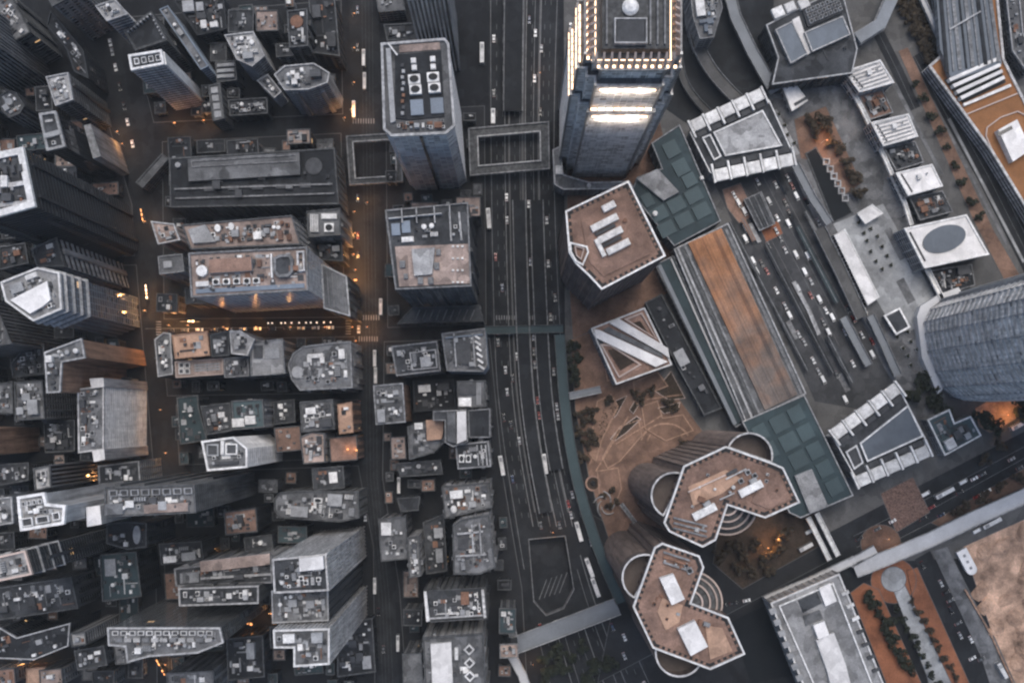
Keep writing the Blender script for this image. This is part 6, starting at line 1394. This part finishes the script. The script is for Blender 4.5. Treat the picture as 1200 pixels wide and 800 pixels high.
def bus(p, ang, key, label, group=None, L=12.0, z=0.03, tram=False):
    wx, wy = W(p); PLACED.append((wx, wy, 5.0))
    rt = empty('tram' if tram else 'bus', (wx, wy, z), label, 'tram' if tram else 'bus', group); rt.rotation_euler.z = ang
    k = ('bus', key, L, tram)
    if k not in UCACHE:
        w = 1.0 if tram else 1.25; H = 4.2
        mb = MB(); mb.frustum([(-L / 2, -w), (L / 2, -w), (L / 2, w), (-L / 2, w)], [(-L / 2 + 0.15, -w + 0.1), (L / 2 - 0.25, -w + 0.1), (L / 2 - 0.25, w - 0.1), (-L / 2 + 0.15, w - 0.1)], 0.35, H, 0); bod = mb.mesh('body', ['paint_' + key])
        mb = MB(); mb.box(0, 0, H, L * 0.92, w * 1.7, 0.12, 0); rf = mb.mesh('roof_panel', ['unit_white' if key in ('white', 'silver') else 'paint_' + key])
        mb = MB(); mb.box(-L * 0.3, 0, H + 0.12, L * 0.2, w * 1.3, 0.3, 0); ac = mb.mesh('air_conditioner', ['unit_grey'])
        mb = MB()
        for zz in (1.3, 2.9): mb.ring([(-L / 2 - 0.02, -w - 0.01), (L / 2 + 0.02, -w - 0.01), (L / 2 + 0.02, w + 0.01), (-L / 2 - 0.02, w + 0.01)], [(-L / 2 + 0.3, -w + 0.3), (L / 2 - 0.3, -w + 0.3), (L / 2 - 0.3, w - 0.3), (-L / 2 + 0.3, w - 0.3)], zz, zz + 0.8)
        win = mb.mesh('window_band', ['car_glass'])
        mb = MB(); mb.tube((0, -0.15, 0), (0, 0.15, 0), 0.5, 0.5, 12); whl = mb.mesh('wheel', ['tyre'])
        UCACHE[k] = (bod, rf, ac, win, whl)
    bod, rf, ac, win, whl = UCACHE[k]
    link('body', bod, rt); link('roof_panel', rf, rt); link('air_conditioner', ac, rt); link('window_band', win, rt)
    for x in (-L * 0.32, L * 0.32):
        for y in (-1.0, 1.0): link('wheel', whl, rt, (x, y * (0.8 if tram else 1), 0.5))
def along(a, q):
    A, Q = Vector(W(a)), Vector(W(q)); dd = Q - A; return math.atan2(dd.y, dd.x)
V90 = R(-90)
bus((565, 64), V90, 'white', 'white bus beside the tower parapet kerb on the main road verge')
bus((578, 138), V90, 'white', 'white bus about to pass under the black skylight podium', L=9)
bus((572.8, 257), R(-86), 'white', 'white bus beside the roof of the open framed blue pad tower')
bus((588, 545), R(-80), 'white', 'white bus passing the paired white fan roof')
bus((638.5, 543), R(-83), 'white', 'lone white bus in mid road level with the garden square')
bus((678, 622), R(-74), 'white', 'white bus beside the teal walkway level with the tunnel wall start')
bus((690.5, 664), R(-70), 'white', 'first of two white buses queuing towards the blue grey crossing')
bus((697.5, 687), R(-70), 'white', 'last white bus before the blue grey crossing')
for p, lab in (((427, 70), 'pale tram beside the grey flat roofed block'), ((428, 97), 'pale tram following the one by the grey flat roofed block'), ((415.5, 130), 'tram lit orange near the skylight podium'), ((447, 360), 'pale tram at the cross street junction'), ((440, 420), 'pale tram beside the boxed plant grid roof'), ((441, 440), 'pale tram nosing towards the tan side wall'), ((468, 568), 'pale tram beside the tiny outlined roof'), ((467, 752), 'pale tram beside the blank grey roof'), ((440, 685), 'pale tram beside the black low roofs')):
    bus(p, V90, 'silver' if 'orange' not in lab else 'white', lab, L=10, tram=True)
aH = along((1000, 628), (1238, 503))
bus((1105, 577), aH, 'white', 'white bus on the harbour road beside the brown dotted square'); bus((1193, 497), aH, 'white', 'white bus beside the orange lit garden')
bus((1160, 612), aH, 'white', 'white coach parked under the wide pale footbridge'); bus((943, 640), aH, 'silver', 'silver bus below the paired white walkway roofs', L=9)
bus((1172, 784), along((1150, 720), (1195, 800)), 'white', 'white coach on the service path beside the sand lot', L=10)
rnd = random.Random(7)
cols = ['white', 'silver', 'black', 'grey', 'red', 'white', 'silver', 'black', 'blue']
for t in (0.08, 0.165, 0.255, 0.34, 0.43, 0.58, 0.67, 0.76, 0.84, 0.92):
    ln = lane(t)
    for a, q in zip(ln[:-1], ln[1:]):
        if a[1] < -20 or a[1] > 800: continue
        for k in range(2):
            if rnd.random() < 0.13:
                s_ = rnd.random(); p = (a[0] + (q[0] - a[0]) * s_, a[1] + (q[1] - a[1]) * s_)
                if 610 < p[0] < 680 and 620 < p[1] < 728: continue
                if 590 < p[0] < 730 and 735 < p[1]: continue
                seg = 'above the skylight podium' if p[1] < 145 else ('beside the pentagonal tower stretch' if p[1] < 380 else ('alongside the garden square' if p[1] < 600 else 'near the tunnel mouth'))
                if 142 < p[1] < 205: continue
                zz = 0.03
                if 0.36 < t < 0.53 and 206 < p[1] < 612: continue
                if 0.61 < t < 0.79 and 206 < p[1] < 560: continue
                if 0.22 < t < 0.50 and p[1] < 140: continue
                car(p, along(a, q) + (math.pi if t < 0.5 else 0), rnd.choice(cols), 'on the main road ' + seg)
for v_ in range(8, 100, 8):                                  # taxis, vans and cars queuing in the terminus lanes
    for a_ in range(0, 250, 12):
        if rnd.random() < 0.45: continue
        p = uv((846, 236), a_ + rnd.uniform(-2, 2), v_ + rnd.uniform(-1, 1))
        if not inside(p, [(844, 222), (928, 194), (1046, 424), (1004, 460), (960, 460)]): continue
        wp = W(p)
        if any(inside((wp[0] + dx, wp[1] + dy), f[1]) for f in FOOT for dx in (-2.5, 2.5) for dy in (-2.5, 2.5)): continue
        if any(math.dist(p, c) < r * 0.55 for c, r in taken): continue
        ck = rnd.choice(['white', 'silver', 'red', 'black', 'white', 'grey', 'silver'])
        vv = ck in ('white', 'silver') and rnd.random() < 0.35
        car(p, along((0, 0), tuple(Un)), ck, 'waiting in the bus terminus', vv)
for p in ((905, 252), (921, 258), (922, 285), (930, 300), (948, 322), (952, 330), (975, 372), (872, 248), (873, 268), (873, 280), (882, 306), (886, 318), (990, 468), (897, 246), (946, 300)):
    car(p, along((0, 0), tuple(Un)), 'white', 'waiting in the bus terminus', True)
for i in range(26):
    s_ = rnd.random(); k = rnd.choice((0.2, 0.45, 0.7, 0.95))
    p = (1000 + 8 * k + 238 * s_, 628 + 26 * k - 124 * s_)
    car(p, aH, rnd.choice(cols), 'on the harbour road')
for p in ((1128, 564), (1140, 557), (1153, 546), (1158, 552), (1086, 590), (1098, 600), (1084, 578)): car(p, aH, 'white', 'queuing by the brown dotted square', True)
for i in range(30):
    a_ = rnd.uniform(0, 130); p = (1080 + a_ * 0.47 + rnd.choice((0, 5, 10)), 660 + a_ * 0.88)
    car(p, along((0, 0), tuple(Un)) + R(rnd.choice((0, 90))), rnd.choice(['white', 'white', 'silver', 'black', 'grey']), 'in the parking lane beside the garden', z=0.07)
for y in range(-10, 800, 22):
    if rnd.random() < 0.5 and not 150 < y < 220: car((419 + max(0, (y - 200)) * 0.008 + (0 if y < 560 else (y - 560) * 0.13), y), V90, rnd.choice(cols), 'on the tram street')
for i in range(16): s_ = rnd.random(); p = (100 + 16 + 42 * s_, -10 + 190 * s_); car(p, along((116, -10), (158, 180)), rnd.choice(cols), 'on the back street')
for i in range(12): car((200 + 17 * i, 387 - i * 0.3), 0, rnd.choice(cols), 'on the cross street')
for i in range(12): s_ = rnd.random(); p = (690 + 190 * s_, 740 - 38 * s_); car(p, along((690, 740), (880, 702)), rnd.choice(cols), 'on the slip road')
for p in ((1144, 621), (1150, 618)): car(p, aH, 'white', 'under the wide pale footbridge', True)
for p in ((935, 628), (930, 640), (948, 622)): car(p, aH, 'white', 'below the paired white walkway roofs', True, z=0.05)
# ------------------------------------------------------------------ trees and hedges
def crown_mesh(seed, m, n=420):
    rnd = random.Random(seed); mb = MB()
    cl = [(rnd.uniform(-0.55, 0.55), rnd.uniform(-0.55, 0.55), rnd.uniform(0.45, 0.95), rnd.uniform(0.25, 0.48)) for _ in range(8)]
    for i in range(n):
        cx, cy, cz, r = rnd.choice(cl)
        v = Vector((rnd.gauss(0, 1), rnd.gauss(0, 1), rnd.gauss(0, 0.8))).normalized() * r * rnd.uniform(0.6, 1.05)
        c = Vector((cx, cy, cz)) + v
        nrm = (v.normalized() + Vector((rnd.uniform(-.6, .6), rnd.uniform(-.6, .6), rnd.uniform(0, .9)))).normalized()
        u = nrm.orthogonal().normalized(); w = nrm.cross(u); s_ = rnd.uniform(0.09, 0.18)
        mb.quad([tuple(c + u * s_), tuple(c + w * s_ * 0.6), tuple(c - u * s_), tuple(c - w * s_ * 0.6)])
    return mb.mesh('crown', m)
CROWNS = [crown_mesh(i, 'leaf_dark') for i in range(3)] + [crown_mesh(i + 9, 'leaf_brown') for i in range(3)]
mb = MB(); mb.tube((0, 0, 0), (0.03, 0.02, 0.45), 0.06, 0.045, 7)
for a in range(4): mb.tube((0.03, 0.02, 0.4), (0.35 * math.cos(a * 1.6 + .4), 0.35 * math.sin(a * 1.6 + .4), 0.75), 0.035, 0.015, 5)
TRUNK = mb.mesh('trunk', 'bark')
def tree(p, label, group, size=6.0, brown=False, z=0.14, seed=0):
    rnd = random.Random(seed + int(p[0] * 31 + p[1] * 7)); wx, wy = W(p)
    rt = empty('tree', (wx, wy, z), label, 'tree', group); k = size * rnd.uniform(0.8, 1.2)
    for nm, me in (('trunk', TRUNK), ('crown', CROWNS[rnd.randrange(3) + (3 if brown else 0)])):
        o = link(nm, me, rt); o.scale = (k, k, k * 1.15); o.rotation_euler.z = rnd.uniform(0, 6.28)
for i in range(3):
    for j in range(10): tree((1052 + 6.4 * j * 0.62 + 8 * i, 4 + 7.4 * j - 3.5 * i), 'clipped tree in the planted grid beside the slate striped roof', 'tree grid on the quay', 4.2, True, 0.03)
for k in range(9): tree((1018 + 5.6 * k, 698 + 10.4 * k), 'dark tree in the line between orange lawn and garden walk', 'garden lawn trees', 5.2, False, 0.2)
for k in range(9):
    tree((1052 + 6 * k - 3, 712 + 11 * k), 'small dark tree edging the pale garden walk', 'garden walk edge trees', 3.0, False, 0.2)
    tree((1068 + 6.2 * k, 704 + 11 * k), 'small dark tree on the orange border beyond the garden walk', 'garden border trees', 3.0, True, 0.2)
for p in ((672, 408), (674, 420), (670, 432), (676, 444), (680, 484), (683, 496), (679, 508), (686, 520), (682, 534), (692, 506), (690, 492), (697, 518), (694, 480)): tree(p, 'dark tree in the belt between teal walkway and garden square', 'garden square edge trees', 4.6, p[1] > 470, 0.2)
for p in ((712, 470), (742, 462), (752, 468), (764, 458), (782, 470), (790, 478), (800, 520), (812, 528), (836, 545), (705, 580), (716, 574), (712, 592), (722, 586)): tree(p, 'brownish tree growing in the garden square', 'garden square trees', 3.6, True, 0.2)
for p in ((948, 146), (956, 158), (962, 140), (970, 150), (974, 170), (984, 176), (990, 190), (1000, 212), (1004, 226), (996, 204)): tree(p, 'rust brown tree around the sunken court', 'sunken court trees', 5.5, True, 0.2)
for p in ((860, 640), (872, 650), (884, 636), (896, 654), (908, 640), (866, 664), (880, 668), (918, 622), (846, 650), (902, 668)): tree(p, 'brown tree on the lower tower forecourt', 'lower forecourt trees', 5.5, True, 0.24)
for p in ((1078, 452), (1070, 462), (1090, 470), (1082, 440), (1100, 478), (1096, 462), (1146, 488), (1160, 500), (1190, 470), (1194, 482)): tree(p, 'dark tree at the curved skyscraper foot', 'skyscraper foot trees', 6.0, False, 0.16)
for p in ((1072, 100), (1080, 118), (1089, 136), (1098, 154), (1108, 174), (1118, 196), (1126, 214), (1138, 238), (1146, 254)): tree(p, 'low dark tree along the brown quay walk', 'quay walk trees', 3.4, False, 0.16)
for p in ((640, 770), (655, 762), (668, 768), (682, 756), (662, 782), (700, 778), (716, 772), (690, 790), (640, 788)): tree(p, 'dark tree on the black verge below the blue grey crossing', 'verge trees', 6.0, False, 0.03)
for p in ((1170, 520), (1150, 538), (1190, 560), (1170, 570), (1130, 590), (1120, 600), (1148, 582)): tree(p, 'dark tree on the harbour road verge', 'harbour verge trees', 5.0, True, 0.15)
def hedge(pts, label, m='leaf_brown', hgt=1.3):
    p = ccw(WP(pts)); c = centroid(p); rt = empty('planter', (*c, 0.2), label, 'planter', 'garden square planters')
    mb = MB(); mb.ring(inset(p, -0.4), p, 0.2, 0.8); sub(rt, 'kerb', mb, 'pink'); mb = MB(); mb.prism(p, 0.2, 0.6); sub(rt, 'soil_bed', mb, 'soil')
    rnd = random.Random(int(c[0] * 13)); mb = MB(); xs = [q[0] for q in p]; ys = [q[1] for q in p]
    for i in range(int(abs(area(p)) * 3) + 40):
        x, y = rnd.uniform(min(xs), max(xs)), rnd.uniform(min(ys), max(ys))
        if not inside((x, y), p): continue
        v = Vector((x, y, 0.6 + rnd.uniform(0.1, hgt))); nrm = Vector((rnd.uniform(-.7, .7), rnd.uniform(-.7, .7), 1)).normalized(); u = nrm.orthogonal().normalized(); w = nrm.cross(u); s_ = rnd.uniform(0.25, 0.5)
        mb.quad([tuple(v + u * s_), tuple(v + w * s_ * 0.7), tuple(v - u * s_), tuple(v - w * s_ * 0.7)])
    sub(rt, 'foliage', mb, m, kind='stuff')
hedge([(712, 474), (734, 464), (722, 486), (718, 490)], 'triangular planter beside the short footbridge stub')
hedge([(768, 458), (786, 436), (802, 466), (784, 468)], 'large dark planter at the pavilion corner of the garden square')
hedge([(772, 478), (796, 472), (794, 480), (778, 484)], 'thin straight planter under the large dark planter')
hedge([(716, 514), (724, 504), (746, 488), (750, 491), (734, 506), (720, 516)], 'long bent planter crossing the garden square', hgt=1.0)
hedge([(700, 500), (708, 478), (714, 494), (704, 516)], 'narrow planter along the garden ramp')
hedge([(738, 480), (744, 470), (748, 474), (742, 484)], 'tiny planter in the middle of the garden square')
rt = empty('fountain', (*W((695, 566)), 0.2), 'round dark brown fountain at the tip of the garden square', 'fountain')
wx, wy = W((695, 566)); cir = lambda r: [(wx + r * math.cos(t * math.pi / 12), wy + r * math.sin(t * math.pi / 12)) for t in range(24)]
mb = MB(); mb.ring(cir(4.6), cir(3.6), 0.2, 0.9); sub(rt, 'rim', mb, 'roof_brown'); mb = MB(); mb.prism(cir(3.6), 0.2, 0.5); sub(rt, 'water', mb, 'soil'); mb = MB(); mb.cyl(wx, wy, 0.5, 1.6, 0.9, 14, 0, 1.2); sub(rt, 'centre_bowl', mb, 'black')
rt = empty('sculpture', (*W((709, 590)), 0.2), 'tangled pale metal sculpture beside the round fountain', 'sculpture')
for k in range(5):
    a = k * 1.25; mb = MB(); cx, cy = W((709, 590)); prev = None
    for s_ in range(10):
        t = s_ / 9; q = (cx + 7 * math.cos(a + t * 1.8) * (0.35 + t * 0.6), cy + 8 * math.sin(a + t * 1.8) * (0.35 + t * 0.6), 0.3 + 3.2 * math.sin(t * math.pi))
        if prev: mb.tube(prev, q, 0.35, 0.35, 6)
        prev = q
    sub(rt, 'rib', mb, 'conc_light')
# ------------------------------------------------------------------ lamps and lit signs
def lamp(p, label, z=0.0, hgt=8.0, watts=900, colr=(1.0, 0.45, 0.15), m='glow_orange', size=1.0, h=0.0, group='lit street lamps'):
    wx, wy = W(p, h); rt = empty('street_lamp', (wx, wy, z), label, 'street lamp', group)
    mb = MB(); mb.tube((wx, wy, z), (wx, wy, z + hgt), 0.14, 0.08, 8); sub(rt, 'pole', mb, 'metal')
    mb = MB(); mb.tube((wx, wy, z + hgt), (wx + 1.4, wy, z + hgt + 0.3), 0.07, 0.06, 6); sub(rt, 'arm', mb, 'metal')
    mb = MB(); mb.frustum([(wx + 1.0, wy - 0.3 * size), (wx + 1.0 + 1.2 * size, wy - 0.3 * size), (wx + 1.0 + 1.2 * size, wy + 0.3 * size), (wx + 1.0, wy + 0.3 * size)], [(wx + 1.1, wy - 0.2 * size), (wx + 1.0 + 1.0 * size, wy - 0.2 * size), (wx + 1.0 + 1.0 * size, wy + 0.2 * size), (wx + 1.1, wy + 0.2 * size)], z + hgt + 0.1, z + hgt + 0.4); sub(rt, 'lamp_head', mb, m)
    li = bpy.data.lights.new('lamp_light', 'POINT'); li.energy = watts; li.color = colr; li.shadow_soft_size = 0.5
    lo = bpy.data.objects.new('lamp_light', li); COL.objects.link(lo); lo.parent = rt; lo.location = (1.5, 0, hgt - 0.5)
LAMPS = [((415, 330), 'very bright street lamp at the sail roof corner', 5200, 2.6), ((414, 300), 'street lamp beside the black roof by the tram street', 2600, 1.2), ((416, 318), 'street lamp just above the very bright lamp', 2600, 1.2), ((172, 262), 'street lamp beside the pink corner house', 1800, 1.2), ((174, 345), 'street lamp by the lit sign street wall', 2400, 1.5), ((172, 365), 'street lamp at the cross street end', 2400, 1.2),
         ((200, 382), 'street lamp over the tan roofed house front', 4200, 1.0), ((222, 382), 'street lamp in the orange cross street glow', 4200, 1.0), ((430, 384), 'street lamp at the junction of tram street and cross street', 3000, 0.8), ((206, 148), 'street lamp under the slender hotel tower', 2200, 1.8), ((240, 145), 'street lamp at the foot of the thin slab', 1800, 1.6), ((140, 158), 'street lamp on the back street bend', 1500, 1.2), ((146, 172), 'street lamp below the back street bend', 1200, 1.0),
         ((412, 132), 'street lamp beside the orange lit tram', 2600, 1.0), ((404, 142), 'street lamp at the side street end', 1500, 0.8), ((430, 240), 'street lamp below the skylight podium', 1600, 0.8), ((190, 480), 'street lamp beside the smooth teal roof', 1100, 1.0), ((196, 530), 'street lamp in the dark lane end', 1500, 1.2), ((116, 556), 'street lamp at the dim brown roof court', 1500, 1.2), ((186, 420), 'street lamp by the curved canopied house', 1400, 1.0), ((262, 640), 'street lamp in front of the stepped block', 500, 0.8), ((206, 672), 'street lamp beside the outlined dark court', 1500, 1.2),
         ((318, 716), 'street lamp between ribbed parapet tower and twin towers', 2200, 1.6), ((30, 772), 'street lamp above the tan box building', 2400, 1.8), ((196, 775), 'street lamp under the ribbed parapet tower', 1800, 1.2), ((630, 90), 'street lamp by the red brake lights of the main road', 700, 0.8), ((645, 622), 'street lamp at the tunnel wall head', 900, 0.8), ((962, 168), 'street lamp glowing in the sunken court', 2200, 1.4), ((1172, 486), 'street lamp lighting the sand garden', 2600, 1.0), ((894, 640), 'street lamp in the lower forecourt', 2400, 1.2), ((906, 630), 'street lamp beside the lower forecourt trees', 1800, 1.0), ((1034, 630), 'street lamp in the round orange garden', 350, 0.8), ((622, 775), 'street lamp on the black verge', 1200, 0.6), ((352, 28), 'street lamp behind the round roof garden', 600, 0.8)]
for p, lab, w_, s_ in LAMPS: lamp(p, lab, 0.14, 8.0, w_ * (0.95 if p[0] < 500 else 0.8), size=s_ * 0.55)
for x in (262, 300, 340, 380, 412): lamp((x, 384), 'plain street lamp in the cross street line near the lantern row', 0.14, 6.0, 1100, size=0.6, group='cross street lamps')
for y in (20, 60, 100, 250, 275, 350, 366, 400, 440): lamp((414 + max(0, y - 200) * 0.01, y), 'plain street lamp on the tram street kerb', 0.14, 6.0, 500 if y < 120 or y > 390 else 1200, size=0.6, group='tram street lamps')
for p in ((405, 526), (415, 527)): lamp(p, 'small orange roof lamp on the brown terrace house', 32.0, 2.2, 260, size=0.9, h=32, group='roof lamps on the brown terrace')
def sign(name, label, a, q, z0, hgt, w, m, h=0.0, group=None, cat='sign'):
    A, Q = W(a, h), W(q, h); rt = empty(name, ((A[0] + Q[0]) / 2, (A[1] + Q[1]) / 2, 0), label, cat, group)
    A_, Q_ = Vector(A), Vector(Q); k_ = max(2, int((Q_ - A_).length / 2.2)); rs = random.Random(int(A_.x * 7))
    for i in range(k_):
        if rs.random() < 0.25: continue
        mb = MB(); mb.bar(A_.lerp(Q_, (i + 0.1) / k_), A_.lerp(Q_, (i + rs.uniform(0.55, 0.9)) / k_), w * rs.uniform(0.5, 1.1), z0, hgt); sub(rt, 'panel', mb, m)
    mb = MB(); mb.bar(A, Q, w * 0.5, 0.1, z0 - 0.1); sub(rt, 'stand', mb, 'conc_dark')
sign('lit_canopy', 'bright orange white shop canopy strip on the cross street', (213, 377), (236, 377), 4.5, 0.4, 1.0, 'glow_warm')
sign('lit_sign', 'tall orange lit sign along the sign street beside the very tall dark tower', (168, 246), (171, 262), 5, 0.5, 0.7, 'glow_orange'); sign('lit_sign', 'pale orange lit sign wall by the cross street end', (173, 334), (175, 352), 4, 0.5, 0.8, 'glow_warm')
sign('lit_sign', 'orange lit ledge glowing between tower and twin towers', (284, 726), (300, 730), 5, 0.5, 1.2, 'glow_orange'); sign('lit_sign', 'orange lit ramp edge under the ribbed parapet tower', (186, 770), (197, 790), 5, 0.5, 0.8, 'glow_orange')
for i in range(11): 
    x = 314 + 7.4 * i + random.Random(i).uniform(-2, 2); wx, wy = W((x, 379 - 0.1 * i)); rt = empty('bollard_lamp', (wx, wy, 0.14), 'small white lantern in the row along the cross street', 'lantern', 'lantern row')
    mb = MB(); mb.cyl(wx, wy, 0.14, 0.18, 2.6, 8); sub(rt, 'post', mb, 'metal'); mb = MB(); mb.cyl(wx, wy, 2.74, 0.45, 0.6, 10, 0, 0.3); sub(rt, 'lantern', mb, 'glow_dim')
for i in range(7):
    wx, wy = W((318 + 0.6 * i, 760 + 6.5 * i)); rt = empty('string_light', (wx, wy, 0.14), 'warm bulb post in the dotted light string beside the twin tower', 'lantern', 'dotted light string')
    mb = MB(); mb.cyl(wx, wy, 0.14, 0.12, 4.6, 8); sub(rt, 'post', mb, 'metal'); mb = MB(); mb.cyl(wx, wy, 4.74, 0.5, 0.6, 8, 0, 0.3); sub(rt, 'bulb', mb, 'glow_orange')

# ------------------------------------------------------------------ planters on the plaza, heaps on the sand lot
rnd = random.Random(21)
mb = MB(); sq = [(-1.1, -1.1), (1.1, -1.1), (1.1, 1.1), (-1.1, 1.1)]; mb.ring(sq, inset(sq, 0.25), 0, 0.8); PLB = mb.mesh('tub', 'conc_light')
mb = MB(); mb.prism(inset(sq, 0.25), 0, 0.6); PLS = mb.mesh('soil_bed', 'soil')
mb = MB()
for i in range(60):
    v = Vector((rnd.uniform(-.9, .9), rnd.uniform(-.9, .9), rnd.uniform(0.7, 1.7))); nr = Vector((rnd.uniform(-.7, .7), rnd.uniform(-.7, .7), 1)).normalized(); u = nr.orthogonal().normalized(); w = nr.cross(u); k = rnd.uniform(.15, .3)
    mb.quad([tuple(v + u * k), tuple(v + w * k), tuple(v - u * k), tuple(v - w * k)])
PLF = mb.mesh('foliage', 'leaf_dark')
for o, nu_, nv_, lab in (((912, 136), 4, 1, 'square planter tub near the black slot kiosk'), ((1004, 262), 6, 2, 'square planter tub on the grey plaza'), ((1052, 396), 4, 2, 'square planter tub beside the curved skyscraper canopy'), ((1000, 112), 7, 1, 'square planter tub beside the white pier walkway')):
    for i in range(nu_):
        for j in range(nv_):
            p = uv(o, 12 * i + rnd.uniform(-2, 2), 13 * j + rnd.uniform(-2, 2)); wx, wy = W(p)
            rt = empty('planter_tub', (wx, wy, 0.2), lab, 'planter', lab.replace('square planter tub', 'square planter tubs')); rt.rotation_euler.z = R(28)
            for nm, me in (('tub', PLB), ('soil_bed', PLS), ('foliage', PLF)): link(nm, me, rt)
def heap_mesh(seed):
    r = random.Random(seed); mb = MB(); n = 12; rings = [(1.0, 0), (0.8, 0.2), (0.5, 0.42), (0.2, 0.52)]
    for rr, z in rings:
        for i in range(n): k = rr * r.uniform(0.82, 1.18); mb.v.append((k * math.cos(2 * math.pi * i / n), k * math.sin(2 * math.pi * i / n), z * r.uniform(0.85, 1.15) if z else 0))
    for q in range(3):
        for i in range(n): j = (i + 1) % n; mb.f.append((q * n + i, q * n + j, q * n + n + j, q * n + n + i)); mb.m.append(0)
    mb.f.append(tuple(3 * n + i for i in range(n))); mb.m.append(0)
    return mb.mesh('soil_heap', 'sand')
HEAPS = [heap_mesh(i) for i in range(4)]
for i in range(26):
    p = (rnd.uniform(1140, 1215), rnd.uniform(620, 800))
    if not inside(p, [(1132, 648), (1225, 605), (1225, 830), (1165, 740)]): continue
    wx, wy = W(p); o = link('soil_heap', HEAPS[i % 4], None, (wx, wy, 0.18)); k = rnd.uniform(2.5, 7.5); o.scale = (k, k * rnd.uniform(.6, 1), k * 0.55); o.rotation_euler.z = rnd.uniform(0, 6)
    tag(o, 'rounded heap of pale soil on the sand lot', 'soil heap', 'soil heaps on the sand lot')
# ------------------------------------------------------------------ thin evening haze over the city
mb = MB(); mb.prism([(-900, -900), (900, -900), (900, 900), (-900, 900)], -8.0, 706.0)
hm = bpy.data.materials.new('haze'); hm.use_nodes = True
hn, hl = hm.node_tree.nodes, hm.node_tree.links
hn.remove(hn['Principled BSDF'])
pv = hn.new('ShaderNodeVolumePrincipled')
pv.inputs['Color'].default_value = (0.86, 0.93, 1.0, 1)
pv.inputs['Density'].default_value = 0.00004
hl.new(pv.outputs[0], hn['Material Output'].inputs['Volume'])
MATS['haze'] = hm
tag(link('haze', mb.mesh('haze', 'haze')), kind='stuff')
